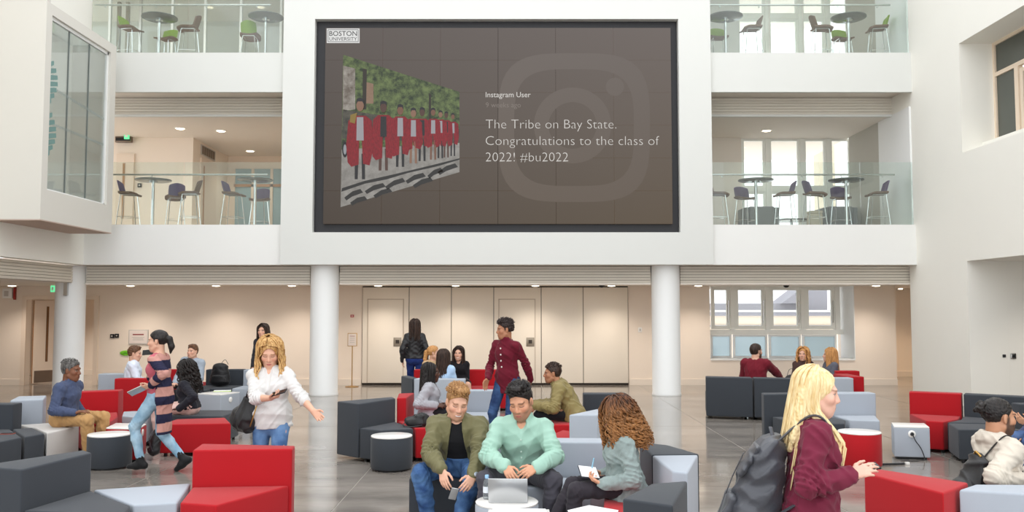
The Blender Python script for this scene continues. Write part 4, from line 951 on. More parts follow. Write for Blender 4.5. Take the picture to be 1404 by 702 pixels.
def np_mesh(name, V, Q, origin, m, parent, col=None, extra=None):
    if extra is not None:                                          # MB with tubes to join
        ev = np.array(extra.v).reshape(-1,3); n0 = len(V); V = np.concatenate([V, ev]) if len(V) else ev
        faces = [tuple(q) for q in Q]+[tuple(i+n0 for i in f) for f in extra.f]
    else: faces = None
    me = bpy.data.meshes.new(name); Vo = V-np.asarray(origin)
    if faces is None:
        n = len(Q); me.vertices.add(len(Vo)); me.vertices.foreach_set('co', Vo.astype(np.float32).ravel())
        me.loops.add(4*n); me.loops.foreach_set('vertex_index', Q.astype(np.int32).ravel())
        me.polygons.add(n); me.polygons.foreach_set('loop_start', np.arange(0, 4*n, 4, dtype=np.int32)); me.update(calc_edges=True)
    else: me.from_pydata([tuple(v) for v in Vo], [], faces); me.update()
    me.polygons.foreach_set('use_smooth', [True]*len(me.polygons))
    if col is not None:
        a = me.color_attributes.new('tint', 'FLOAT_COLOR', 'POINT'); c4 = np.ones((len(Vo), 4), np.float32); c4[:, :3] = col; a.data.foreach_set('color', c4.ravel())
    o = link(name, me, m, parent); return o
def tint_mat(name, rough=0.5, spec=0.4, bump=0.0, bscale=300.0, sheen=0.0, var=0.0, sss=0.0):
    if name in MATS: return MATS[name]
    m = mat(name, (200,200,200), rough, spec=spec, bump=bump, bscale=bscale, sheen=sheen); N = m.node_tree.nodes; L = m.node_tree.links; p = N['Principled BSDF']
    a = N.new('ShaderNodeVertexColor'); a.layer_name = 'tint'
    tc = N.new('ShaderNodeTexCoord'); n = N.new('ShaderNodeTexNoise'); n.inputs['Scale'].default_value = 40; mr = N.new('ShaderNodeMapRange'); mr.inputs['To Min'].default_value = 1-0.06-var; mr.inputs['To Max'].default_value = 1+0.06+var
    vm = N.new('ShaderNodeVectorMath'); vm.operation = 'SCALE'
    L.new(tc.outputs['Object'], n.inputs['Vector']); L.new(n.outputs['Fac'], mr.inputs['Value']); L.new(a.outputs['Color'], vm.inputs[0]); L.new(mr.outputs[0], vm.inputs['Scale']); L.new(vm.outputs[0], p.inputs['Base Color'])
    return m
M_SKIN = tint_mat('skin', 0.48, 0.35)
M_CLOTH_T = tint_mat('patterned_knit', 0.85, 0.2, bump=0.3, bscale=400)
def hair_mat(name, c1, c2, scale=18.0, rough=0.38, tip=None):
    if name in MATS: return MATS[name]
    m = mat(name, c1, rough, spec=0.35); N = m.node_tree.nodes; L = m.node_tree.links; p = N['Principled BSDF']
    tc = N.new('ShaderNodeTexCoord'); mp = N.new('ShaderNodeMapping'); mp.inputs['Scale'].default_value = (4, 4, 0.8)
    n = N.new('ShaderNodeTexNoise'); n.inputs['Scale'].default_value = scale; n.inputs['Detail'].default_value = 4; cr = N.new('ShaderNodeValToRGB'); e = cr.color_ramp.elements
    e[0].position = 0.34; e[0].color = lin(c1); e[1].position = 0.66; e[1].color = lin(c2)
    b = N.new('ShaderNodeBump'); b.inputs['Strength'].default_value = 0.5; b.inputs['Distance'].default_value = 0.006
    L.new(tc.outputs['Object'], mp.inputs[0]); L.new(mp.outputs[0], n.inputs['Vector']); L.new(n.outputs['Fac'], cr.inputs['Fac']); 
    if tip:                                                        # sun bleached ends, by height on the figure
        sx_ = N.new('ShaderNodeSeparateXYZ'); mr = N.new('ShaderNodeMapRange'); mr.inputs['From Min'].default_value = tip[1]; mr.inputs['From Max'].default_value = tip[2]; mx_ = N.new('ShaderNodeMix'); mx_.data_type = 'RGBA'; mu = N.new('ShaderNodeMath'); mu.operation = 'MULTIPLY'
        mx_.inputs['B'].default_value = lin(tip[0]); L.new(tc.outputs['Object'], sx_.inputs[0]); L.new(sx_.outputs['Z'], mr.inputs['Value']); L.new(mr.outputs[0], mu.inputs[0]); L.new(n.outputs['Fac'], mu.inputs[1]); L.new(mu.outputs[0], mx_.inputs['Factor']); L.new(cr.outputs['Color'], mx_.inputs['A']); L.new(mx_.outputs['Result'], p.inputs['Base Color'])
    else: L.new(cr.outputs['Color'], p.inputs['Base Color'])
    L.new(n.outputs['Fac'], b.inputs['Height']); L.new(b.outputs['Normal'], p.inputs['Normal'])
    return m
def cloth(name, col, rough=0.8, var=0.05, bump=0.25, bscale=350, spec=0.2, sheen=0.1, vscale=12):
    return mat(name, col, rough, var=var, vscale=vscale, bump=bump, bscale=bscale, spec=spec, sheen=sheen)
def denim(name, c1, c2):
    if name in MATS: return MATS[name]
    m = mat(name, c1, 0.85, spec=0.2, bump=0.3, bscale=500); N = m.node_tree.nodes; L = m.node_tree.links; p = N['Principled BSDF']
    tc = N.new('ShaderNodeTexCoord'); n = N.new('ShaderNodeTexNoise'); n.inputs['Scale'].default_value = 7; n.inputs['Detail'].default_value = 6; cr = N.new('ShaderNodeValToRGB'); e = cr.color_ramp.elements
    e[0].position = 0.35; e[0].color = lin(c1); e[1].position = 0.7; e[1].color = lin(c2)
    L.new(tc.outputs['Object'], n.inputs['Vector']); L.new(n.outputs['Fac'], cr.inputs['Fac']); L.new(cr.outputs['Color'], p.inputs['Base Color']); return m

def ik(S_, T, l1, l2, pole):
    d = T-S_; L = np.linalg.norm(d); mx = (l1+l2)*0.995
    if L > mx: T = S_+d/L*mx; d = T-S_; L = mx
    L = max(L, abs(l1-l2)*1.05+1e-4); u = nrm(d); a = (l1*l1-l2*l2+L*L)/(2*L); hh = math.sqrt(max(l1*l1-a*a, 0)); pv = pole-u*(pole@u)
    return S_+u*a+nrm(pv)*hh, T
def rot(v, ax_, ang):
    ax_ = nrm(ax_); c, s = math.cos(ang), math.sin(ang); return v*c+np.cross(ax_, v)*s+ax_*(ax_@v)*(1-c)
def WW(px, py, Y): p = W(px, py, Y); return V3(p.x, p.y, p.z)

PEOPLE = []
class Person:
    """figure solved from the head position, pelvis height, heading and hand / foot targets"""
    def __init__(s, label, head, Y, hs=1.08, heading=180, hyaw=None, hpitch=0, hroll=0, seat=None, pz=None, lean=0, side=0, twist=0, sex='m', build=1.0, skin=(224,180,155), h=0.008, hf=None,
                 Lh=None, Rh=None, Lf=None, Rf=None, lkp=None, rkp=None, kmax=1.15, neck_fwd=0.0, lip=None, brow=None, beard=None, eye=(60,45,35), eyes_down=False, smile=False, slouch=0.02, shw=None, k=None, kmin=None, leglen=None, cat='person'):
        s.label, s.sex, s.h, s.hf, s.hs, s.skin, s.build = label, sex, h, hf or h, hs, skin, build
        s.smile = smile; s.lip = lip or tuple(int(a*b) for a, b in zip(skin, (0.86, 0.62, 0.62))); s.brow, s.beard, s.eye, s.eyes_down = brow, beard, eye, eyes_down
        a = R(heading); F0, R0, U0 = V3(-math.sin(a), math.cos(a), 0), V3(math.cos(a), math.sin(a), 0), V3(0,0,1)
        s.F0, s.R0 = F0, R0
        U = nrm(U0*math.cos(R(lean))+F0*math.sin(R(lean))+R0*math.tan(R(side))); s.U = U
        Ff = nrm(F0-U*(F0@U)); s.Fp = Ff; s.Rp = np.cross(Ff, U)
        s.Fc = rot(Ff, U, R(twist)); s.Rc = np.cross(s.Fc, U)
        hy = R(hyaw if hyaw is not None else heading); hF = V3(-math.sin(hy), math.cos(hy), 0); hR = V3(math.cos(hy), math.sin(hy), 0)
        s.hF = rot(hF, hR, -R(hpitch)); s.hU = np.cross(hR, s.hF); s.hR = hR
        if hroll: s.hU, s.hR = rot(s.hU, s.hF, R(hroll)), rot(s.hR, s.hF, R(hroll))
        nd = nrm(U*0.7+U0*0.6+s.hF*(0.12+neck_fwd)); s.Hc = WW(head[0], head[1], Y)
        up = 0.143*hs*nd
        if k is None:
            if seat is not None: k = (s.Hc[2]-up[2]-(seat+0.10))/(0.50*U[2])
            elif pz is not None: k = (s.Hc[2]-up[2]-pz)/(0.50*U[2])
            else: k = (s.Hc[2]-up[2])/(0.90+0.50*U[2])
        s.kraw = k; kt = min(max(k, 0.66), kmax); kmin = kmin or (0.0 if seat is None else (0.95 if sex == 'f' else 1.0)); k = max(kt, kmin); s.k = k; s.kt = kt
        s.N = s.Hc-up; s.P = s.N-U*0.50*kt; P = s.P; s.Un = U; U = U*(kt/k); s.U = U
        s.origin = (P[0], P[1], 0.0 if seat is None else 0.0)
        f = sex == 'f'; sh = (shw or (0.148 if f else 0.172))*k*(build if not shw else 1)
        s.SR, s.SL = P+U*0.445*k+s.Rc*sh, P+U*0.445*k-s.Rc*sh
        s.hipR, s.hipL = P+s.Rp*0.088*k-U*0.0, P-s.Rp*0.088*k
        la, lf_ = 0.285*k, 0.25*k; s.la, s.lf = la, lf_
        s.arm = {}
        for sd, Sh, spec in (('R', s.SR, Rh), ('L', s.SL, Lh)):
            sg = 1 if sd == 'R' else -1; out = s.Rc*sg; spec = dict(spec or {})
            if 'w' in spec: T = WW(*spec['w'])
            else: lp = spec.get('lw', (0.06, 0.05, -0.52)); T = Sh+out*lp[0]*k+Ff*lp[1]*k+U0*lp[2]*k
            pole = out*0.5-U0*0.6-F0*0.6
            if 'pole' in spec: q = spec['pole']; pole = out*q[0]+F0*q[1]+U0*q[2]
            E, T = ik(Sh, T, la, lf_, pole)
            d = nrm(T-E)
            if 'tip' in spec: d = nrm(WW(*spec['tip'])-T)
            elif 'dir' in spec: q = spec['dir']; d = nrm(out*q[0]+F0*q[1]+U0*q[2])
            q = spec.get('palm', (-1, 0, 0)); n_ = out*q[0]+F0*q[1]+U0*q[2]; n_ = nrm(n_-d*(n_@d))
            s.arm[sd] = dict(S=Sh, E=E, W=T, d=d, n=n_, curl=spec.get('curl', 0.35), thumb=spec.get('thumb', 0.5), sg=sg)
        lt, ls = (leglen or (0.43*k, 0.43*k)); s.leg = {}
        for sd, hp, spec, kp in (('R', s.hipR, Rf, rkp), ('L', s.hipL, Lf, lkp)):
            sg = 1 if sd == 'R' else -1
            if spec is None: spec = (0.10, 0.38, 0.08) if seat is not None else (0.09, 0.0, 0.08)
            if len(spec) == 4: T = WW(*spec[1:])                     # ('px', px, py, Y)
            else: T = V3(P[0], P[1], 0)+s.R0*sg*spec[0]+F0*spec[1]+U0*spec[2]
            kp_ = kp or ((0.25, 1.0, 0.5) if seat is not None else (0.1, 1.0, 0.0))
            K, T = ik(hp, T, lt, ls, s.R0*sg*kp_[0]+F0*kp_[1]+U0*kp_[2])
            s.leg[sd] = dict(H=hp, K=K, A=T, sg=sg, toe=nrm(F0+s.R0*sg*0.18))
        PEOPLE.append(s); s.root = thing('person', label, cat, s.origin)
    # ---------------- primitives
    def hp(s, x, y, z): return s.Hc+(s.hR*x+s.hF*y+s.hU*z)*s.hs
    def torso(s, t=0.0, hips=True):
        k, U, P, b = s.k, s.U, s.P, s.build; f = s.sex == 'f'
        w = dict(hip=(0.158,0.108) if f else (0.150,0.108), wa=(0.116,0.086) if f else (0.138,0.100), ch=(0.134,0.098) if f else (0.156,0.112), sh=(0.09,0.066) if f else (0.105,0.074))
        g = lambda q: (q[0]*k*b+t, q[1]*k*b+t)
        R_, Rc = s.Rp, s.Rc; mid = nrm(R_+Rc)
        A = [(EC(P-U*0.01*k, P+U*0.10*k, R_, g(w['hip']), g(w['hip'])), 0.02), (EC(P+U*0.10*k, P+U*0.21*k-s.Fp*0.012*k, mid, g(w['hip']), g(w['wa'])), 0.05),
             (EC(P+U*0.21*k-s.Fp*0.012*k, P+U*0.35*k, Rc, g(w['wa']), g(w['ch'])), 0.05), (EC(P+U*0.34*k, P+U*0.445*k-s.Fc*0.01*k, Rc, g(w['ch']), g(w['sh'])), 0.06)]
        for S_ in (s.SR, s.SL):
            c = P+U*0.455*k+(S_-(P+U*0.445*k))*0.25
            A.append((RC(c, S_-U*0.008*k, 0.058*k*b+t, (0.050 if f else 0.056)*k*b+t), 0.05))
        if f:
            for sg in (-1, 1): A.append((EL(P+U*0.315*k+s.Fc*0.070*k+Rc*sg*0.066*k, np.array([Rc, s.Fc, s.Un]), np.array([0.055,0.048,0.056])*k+t), 0.05))
        if hips:
            for sg in (-1, 1): A.append((EL(P-s.Fp*0.045*k+s.Rp*sg*0.075*k-U*0.02*k, np.array([s.Rp, s.Fp, s.Un]), np.array([0.088,0.085,0.085])*k*b+t), 0.04))
        return A
    def armprims(s, t=0.0, t2=None, to=1.0, upto=None):
        A = []; k, b = s.k, s.build; f = s.sex == 'f'; t2 = t if t2 is None else t2
        for sd in 'RL':
            a = s.arm[sd]; r = (0.046, 0.038, 0.037, 0.025) if f else (0.054, 0.045, 0.043, 0.030)
            r = [q*k*b for q in r]
            A.append((RC(a['S'], a['E'], r[0]+t, r[1]+t2), 0.03))
            if to > 0:
                M_ = a['E']+(a['W']-a['E'])*0.3; e = a['E']+(a['W']-a['E'])*min(to,1); rr = r[2]+(r[3]-r[2])*to
                A.append((RC(a['E'], M_, r[1]*0.97+t2, r[2]+t2), 0.02)); 
                if to > 0.3: A.append((RC(M_, e, r[2]+t2, rr+t2), 0.02))
        return A
    def legprims(s, t=0.0, t2=None, to=1.0):
        A = []; k, b = s.k, s.build; t2 = t if t2 is None else t2; f = s.sex == 'f'
        for sd in 'RL':
            l = s.leg[sd]; e = l['K']+(l['A']-l['K'])*to; th = (0.086, 0.056) if f else (0.084, 0.060)
            A.append((RC(l['H'], l['K'], th[0]*k*b+t, th[1]*k*b+t), 0.025))
            c = l['K']+(l['A']-l['K'])*0.32
            A.append((RC(l['K'], c, 0.054*k*b+t2, 0.053*k*b+t2), 0.02)); A.append((RC(c, e, 0.053*k*b+t2, (0.053+(0.036-0.053)*to)*k*b+t2), 0.02))
        return A
    def foot(s, sd, t=0.0):
        l = s.leg[sd]; k = s.k; A_ = l['A']; d = l.get('fd', l['toe']); z = V3(0,0,1); up = l.get('fu', z); heel = A_-d*0.045*k-up*0.035*k; toe = A_+d*0.135*k-up*0.047*k
        lat = np.cross(d, up)
        return [(EC(heel, A_+d*0.06*k-up*0.035*k, lat, (0.034*k+t,0.036*k+t), (0.044*k+t,0.036*k+t)), 0.02), (EC(A_+d*0.05*k-up*0.038*k, toe, lat, (0.044*k+t,0.034*k+t), (0.036*k+t,0.022*k+t)), 0.02), (RC(A_, A_+d*0.04*k-up*0.03*k, 0.038*k+t, 0.034*k+t), 0.03)]
    def hand(s, sd):
        a = s.arm[sd]; k = s.k*(0.95 if s.sex == 'f' else 1.03); W_, d, n, sg = a['W'], a['d'], a['n'], a['sg']; th = np.cross(d, n)*sg; A = []
        cu = a['curl']; off = (0.030, 0.010, -0.010, -0.028); ln = (0.074, 0.083, 0.076, 0.058); kl = (0.088, 0.092, 0.086, 0.076)
        for i in range(4):
            kn = W_+d*kl[i]*k+th*off[i]*k; A.append((RC(W_+th*off[i]*0.5*k, kn, 0.0145*k, 0.0115*k), 0.012))
        for i in range(4):
            p = W_+d*kl[i]*k+th*off[i]*k; dr = nrm(d+th*off[i]*2.2); ax_ = np.cross(dr, n); 
            for j, (fr_, an) in enumerate(((0.45,50),(0.30,60),(0.25,35))):
                dr = rot(dr, ax_, R(an)*cu*(1+0.12*i)); q = p+dr*ln[i]*fr_*k; A.append((RC(p, q, (0.0098-0.001*j)*k, (0.009-0.001*j)*k), 0.004)); p = q
        p = W_+d*0.022*k+th*0.018*k; tc = a['thumb']
        for dr, l_, r_ in ((nrm(th*0.75+d*0.7+n*0.35*tc), 0.045, 0.0135), (nrm(th*(0.55-0.4*tc)+d*0.9+n*0.5*tc), 0.033, 0.0105), (nrm(th*(0.3-0.5*tc)+d*0.95+n*0.6*tc), 0.026, 0.009)):
            q = p+dr*l_*k; A.append((RC(p, q, r_*k, r_*0.86*k), 0.006)); p = q
        return A
    def headprims(s):
        hp, hs = s.hp, s.hs; A3 = np.array([s.hR, s.hF, s.hU]); f = s.sex == 'f'; jw = 0.92 if f else 1.0
        e = lambda c, r: EL(hp(*c), A3, np.array(r)*hs)
        A = [(e((0,-0.017,0.036),(0.073,0.092,0.080)), 0), (e((0,0.022,-0.030),(0.062*jw,0.066,0.080)), 0.03), (e((0,0.052,-0.070),(0.042*jw,0.040,0.040)), 0.03), (RC(hp(0,0.068,-0.098), hp(0,0.064,-0.098), 0.017*hs, 0.017*hs), 0.025),
             (RC(hp(-0.036,0.073,0.026), hp(0.036,0.073,0.026), 0.012*hs, 0.012*hs), 0.02), (e((0.040,0.052,-0.022),(0.026,0.028,0.026)), 0.02), (e((-0.040,0.052,-0.022),(0.026,0.028,0.026)), 0.02)]
        for sg in (-1, 1):
            A.append((RC(hp(sg*0.056*jw,0.0,-0.055), hp(sg*0.028*jw,0.052,-0.090), 0.018*hs, 0.016*hs), 0.025))
            A.append((EL(hp(sg*0.074,-0.008,-0.004), np.array([nrm(s.hR+s.hF*0.35*sg), nrm(s.hF-s.hR*0.35*sg), s.hU]), np.array([0.009,0.019,0.031])*hs), 0.006))
            A.append((RC(hp(sg*0.010,0.094,-0.030), hp(sg*0.012,0.090,-0.032), 0.0085*hs, 0.008*hs), 0.008))
        A.append((RC(hp(0,0.082,0.018), hp(0,0.103,-0.024), 0.008*hs, 0.0108*hs), 0.014))
        A.append((RC(hp(-0.019,0.078,-0.057), hp(0.019,0.078,-0.057), 0.009*hs, 0.009*hs), 0.010)); A.append((RC(hp(0,0.0865,-0.0565), hp(0,0.0865,-0.0575), 0.008*hs, 0.008*hs), 0.010)); A.append((RC(hp(-0.013,0.0815,-0.069), hp(0.013,0.0815,-0.069), 0.009*hs, 0.009*hs), 0.008))
        S_ = [(RC(hp(sg*0.024,0.1005,0.008), hp(sg*0.042,0.0925,0.008), 0.0135*hs, 0.0125*hs), 0.012) for sg in (-1, 1)]
        E = [(EL(hp(sg*0.032,0.0705,0.005), A3, np.array([0.0155,0.0125,0.0105])*hs), 0.003) for sg in (-1, 1)]
        return A, S_, E
    def neckprims(s, t=0.0):
        r = (0.050 if s.sex == 'f' else 0.060)*s.hs*0.98+t
        return [(RC(s.N-s.U*0.06*s.k-s.Fc*0.01, s.hp(0,-0.022,-0.05), r*1.08, r), 0.035)]
    def body(s):
        HA, HS, HE = s.headprims(); ad = s.torso()+s.armprims()+s.legprims()
        for sd in 'RL': ad += s.foot(sd)
        ad += s.neckprims(); ad += [(p, max(k, 0.012)) for p, k in HA]
        # eye sockets are carved by pushing the eyes back in as separate small bulges
        for sd in 'RL': ad += s.hand(sd)
        c = s.Hc; r = 0.15*s.hs
        V, Q = sculpt(ad, s.h, subs=HS, fine=(c-r, c+r), hf=s.hf)
        q = (V-s.Hc)/s.hs; x, y, z = q@s.hR, q@s.hF, q@s.hU
        sk = np.array(lin(s.skin)[:3]); col = np.tile(sk, (len(V), 1)); near = (np.abs(x) < 0.09) & (np.abs(z) < 0.13) & (np.abs(y) < 0.13)
        def blend(m, c_, w=1.0):
            m = np.clip(m, 0, 1)*near*w; col[:] = col*(1-m[:,None])+np.array(lin(c_)[:3])*m[:,None]
        soft = lambda d, e: np.clip(0.5-d/e, 0, 1)
        fr = np.clip((y-0.03)/0.02, 0, 1); e_ = 0.005
        red = tuple(int(a*b) for a, b in zip(s.skin, (0.98, 0.82, 0.80)))
        for sg in (-1, 1): blend(soft(np.sqrt((x-sg*0.042)**2+(z+0.025)**2)-0.018, 0.02)*fr, red, 0.5)
        blend(soft(np.sqrt(x**2+(z+0.022)**2)-0.010, 0.012)*fr, red, 0.45)
        if s.beard:
            bd = soft(-z-0.0-0.0, 0.02)*0+soft(z+0.036+0.9*np.maximum(0, 0.05-y)*0, 0.016)*np.clip((y+0.012)/0.02, 0, 1)
            bd = np.maximum(bd*np.clip((0.0-z-0.030+0.0)/0.012, 0, 1), soft(np.abs(x)*-1+0.055, 0.01)*soft(np.abs(y-0.012)-0.016, 0.01)*soft(z-0.01, 0.02))
            blend(bd*(1-soft(np.sqrt((x/1.7)**2+(z+0.062)**2)-0.011, 0.006)), s.beard[0], s.beard[1])
        blend(soft(np.sqrt((x/2.3)**2+(z+0.063)**2)-0.0092, 0.005)*fr, s.lip, 0.85)
        if s.smile: blend(soft(np.abs(z+0.0645-5.5*x*x)-0.0042, 0.003)*soft(np.abs(x)-0.021, 0.004)*fr, (236,228,220), 0.95); blend(soft(np.abs(z+0.0705-5.5*x*x)-0.0016, 0.003)*soft(np.abs(x)-0.025, 0.004)*fr, tuple(int(a*0.6) for a in s.lip), 0.8)
        else: blend(soft(np.abs(z+0.0630)-0.0012, 0.003)*soft(np.abs(x)-0.020, 0.004)*fr, tuple(int(a*0.45) for a in s.lip), 0.7)
        bc = s.brow or (70, 50, 40)
        for sg in (-1, 1):
            dx = x*sg-0.033
            blend(soft(np.abs(z-0.0275+0.16*np.abs(dx-0.002)*(dx > 0))-0.0035, 0.004)*soft(np.abs(dx)-0.018, 0.006)*fr, bc, 0.85)
            if s.eyes_down:
                blend(soft(np.abs(z+0.001-0.30*dx*dx/0.014)-0.0022, 0.003)*soft(np.abs(dx)-0.016, 0.004)*fr, (46,32,28), 0.95)
            else:
                al = soft(np.sqrt((dx/1.0)**2+((z-0.006)*2.3)**2)-0.0125, 0.004)*fr
                blend(al, (222, 216, 210)); blend(soft(np.sqrt(dx**2+(z-0.006)**2)-0.0066, 0.003)*fr*al, s.eye)
                blend(soft(np.abs(z-0.0115+0.9*dx*dx/0.016*0.35)-0.0016, 0.003)*soft(np.abs(dx)-0.016, 0.004)*fr, (44,32,28), 0.95)
        return np_mesh('body', V, Q, s.origin, M_SKIN, s.root, col)
    # ---------------- clothing
    def upper(s, name, m, t=0.012, sleeve=1.0, hem=-0.04, noise=(0.005, 0.10), neck=0.008, vneck=None, open_=None, collar=0.0, slack=0.0, seed=1, colfn=None, hood=False, cuff=None, drop=None, thick_sleeve=None):
        k, U, P = s.k, s.U, s.P; ad = s.torso(t+slack, hips=hem < 0.02)
        if hem < -0.06:                                             # long garment: skirt of the coat below the hips
            ad.append((EC(P+U*0.05*k, P+U*hem*k+V3(0,0,0), s.Rp, (0.165*k*s.build+t+slack, 0.118*k*s.build+t+slack), (0.17*k*s.build+t+slack+(drop or 0.02), 0.125*k*s.build+t+slack+(drop or 0.02))), 0.05))
        ar = s.armprims(t+0.004, thick_sleeve if thick_sleeve is not None else t+0.004, to=sleeve); ad += ar
        nk = s.neckprims(neck)[0][0]; up = nrm(nk.b-nk.a)
        if collar:
            c0 = s.N-s.U*0.035*k; ad.append((RC(c0, c0+up*(collar+0.03)*s.hs, nk.ra*1.02+0.012, nk.rb+0.009), 0.02))
        if hood:
            c0 = s.N+s.U*0.012*k-s.Fc*0.055*k
            for a_, b_ in (((-0.085,0.03),( -0.05,-0.03)), ((-0.05,-0.03),(0.05,-0.03)), ((0.05,-0.03),(0.085,0.03))):
                ad.append((RC(c0+s.Rc*a_[0]*k+s.Fc*a_[1]*k, c0+s.Rc*b_[0]*k+s.Fc*b_[1]*k, 0.044*k, 0.048*k), 0.03))
        if cuff:
            for sd in 'RL':
                a = s.arm[sd]; d = nrm(a['W']-a['E']); e = a['E']+(a['W']-a['E'])*sleeve; ad.append((RC(e-d*cuff, e, 0.034*k+t*0.6, 0.032*k+t*0.6), 0.006))
        subs = [(RC(nk.a-up*0.0, nk.b+up*0.02, nk.ra, nk.rb), 0.004)]
        if vneck: subs.append((RC(s.N+s.Fc*0.10*k+U*0.03*k, s.P+U*(0.5-vneck)*k+s.Fc*0.16*k, 0.055*k, 0.012), 0.006))
        Un = s.Un
        def spine(X, Y, Z):
            x, y, z = X-P[0], Y-P[1], Z-P[2]; d = x*Un[0]+y*Un[1]+z*Un[2]; return d, np.sqrt(np.maximum(x*x+y*y+z*z-d*d, 0))
        def hemcut(X, Y, Z): d, r = spine(X, Y, Z); return np.minimum(hem*s.kt-d, 0.235*k-r)
        cuts = [hemcut]
        for sd in 'RL':                                             # square cuffs
            a = s.arm[sd]
            if sleeve < 1.0 or True:
                pass
        if open_:
            w0, w1 = open_[:2]; ff0 = open_[2] if len(open_) > 2 else 0.015; F_, R_ = s.Fc, s.Rc
            def cut(X, Y, Z):
                x, y, z = X-P[0], Y-P[1], Z-P[2]; uu = x*Un[0]+y*Un[1]+z*Un[2]; ff = x*F_[0]+y*F_[1]+z*F_[2]; rr = x*R_[0]+y*R_[1]+z*R_[2]
                w = (w0+(w1-w0)*np.clip(uu/(0.5*s.kt), 0, 1))*k; inside = np.maximum(np.abs(rr)-w, ff0-ff)
                for sd in 'RL':                                     # leave forearms and hands alone
                    a = s.arm[sd]; inside = np.maximum(inside, 0.055*k-RC(a['E'], a['W'], 0, 0).ev(X, Y, Z))
                return -inside
            cuts.append(cut)
        jn = [(s.arm[q]['S'], s.arm[q]['E'], s.arm[q]['W']) for q in 'RL'] if sleeve > 0.2 else []
        nz = (lambda X, Y, Z: folds(X, Y, Z, noise[0], noise[1], seed)+creases(X, Y, Z, jn, noise[0]*2.2)) if noise else None
        V, Q = sculpt(ad, s.h, subs=subs, cuts=cuts, noise=nz)
        col = colfn(s, V) if colfn else None
        return np_mesh(name, V, Q, s.origin, m, s.root, col)
    def trousers(s, name, m, t=0.010, to=0.93, waist=0.11, noise=(0.005, 0.11), seed=3, flare=0.0, cutz=None):
        k, U, P, b = s.k, s.U, s.P, s.build; q = (0.160*k*b+t, 0.112*k*b+t)
        ad = [(EC(P-U*0.02*k, P+U*waist*k, s.Rp, q, q), 0.02)]
        for sg in (-1, 1): ad.append((EL(P-s.Fp*0.045*k+s.Rp*sg*0.075*k-U*0.02*k, np.array([s.Rp, s.Fp, s.Un]), np.array([0.088,0.085,0.085])*k*b+t), 0.04))
        lg = s.legprims(t, t+flare, to=to); ad += lg
        Un = s.Un
        def wcut(X, Y, Z):
            x, y, z = X-P[0], Y-P[1], Z-P[2]; d = x*Un[0]+y*Un[1]+z*Un[2]; r = np.sqrt(np.maximum(x*x+y*y+z*z-d*d, 0)); return np.minimum(d-waist*s.kt, 0.215*k-r)
        cuts = [wcut]
        jn = [(s.leg[q]['H'], s.leg[q]['K'], s.leg[q]['A']) for q in 'RL']
        V, Q = sculpt(ad, s.h, cuts=cuts, noise=lambda X, Y, Z: folds(X, Y, Z, noise[0], noise[1], seed)+creases(X, Y, Z, jn, noise[0]*1.6, 0.05))
        return np_mesh(name, V, Q, s.origin, m, s.root)
    def skirt(s, name, m, length=0.5, t=0.014, seed=5):
        k, U, P, b = s.k, s.U, s.P, s.build; q = (0.162*k*b+t, 0.114*k*b+t); ad = [(EC(P, P+U*0.12*k, s.Rp, q, q), 0.02)]
        for sd in 'RL':
            l = s.leg[sd]; ad.append((RC(l['H'], l['H']+(l['K']-l['H'])*length, 0.092*k+t, 0.075*k+t), 0.06))
        V, Q = sculpt(ad, s.h, noise=lambda X, Y, Z: folds(X, Y, Z, 0.005, 0.12, seed)); return np_mesh(name, V, Q, s.origin, m, s.root)
    def shoes(s, m, sole=None, t=0.008, boot=0.0):
        for sd in 'RL':
            l = s.leg[sd]; ad = s.foot(sd, t)
            if boot: ad.append((RC(l['A'], l['A']+nrm(l['K']-l['A'])*boot, 0.046*s.k, 0.046*s.k), 0.02))
            V, Q = sculpt(ad, min(s.h, 0.008)); np_mesh('shoe', V, Q, s.origin, m, s.root)
    # ---------------- hair
    def hair(s, m, style='short', t=0.012, quiff=0.0, nape=-0.045, length=0.25, n=90, curl=0.0, cf=6.0, lock=0.009, seed=1, void=(0.100,-0.012,0.070,0.078,0.094), back_only=False, amp=0.004, wl=0.02, front=60, spread=1.0, part=0.0, vol=None, fwd=0.0, nobase=False, backlen=1.0, sweep=0, spikes=0):
        hp, hs = s.hp, s.hs; A3 = np.array([s.hR, s.hF, s.hU]); e = lambda c, r: EL(hp(*c), A3, np.array(r)*hs)
        ad = [(e((0,-0.020,0.038),(0.073+t,0.092+t,0.080+t)), 0)] if style != 'short' else [(e((0,-0.022,0.034),(0.0765+0.45*t,0.095+0.5*t,0.082+0.6*t)), 0), (e((0,-0.016,0.060),(0.068+0.6*t,0.088+0.8*t,0.060+1.1*t)), 0.012)]
        if style == 'short': ad.append((e((0,-0.045,-0.01),(0.064+t*0.3,0.050+t*0.5,0.050)), 0.02))
        if quiff: ad.append((e((0,0.014,0.100+quiff*0.5),(0.052,0.060,0.014+quiff*0.6)), 0.03)); ad.append((e((0.0,0.050,0.106+quiff*0.5),(0.042,0.026,0.006+quiff*0.55)), 0.02))
        if vol: ad.append((e(*vol), 0.03))
        if style in ('long', 'curly') and not nobase:
            L = min(length, 0.30)
            for sg in (-1, 1): ad.append((EC(hp(sg*0.060,-0.042,0.0), hp(sg*0.070*spread,-0.055,-L*0.8), s.hF, (0.045*hs,0.024*hs), (0.045*hs,0.020*hs)), 0.03))
            ad.append((EC(hp(0,-0.085,0.0), hp(0,-0.095,-L), s.hR, (0.070*hs,0.026*hs), (0.075*spread*hs,0.018*hs)), 0.03))
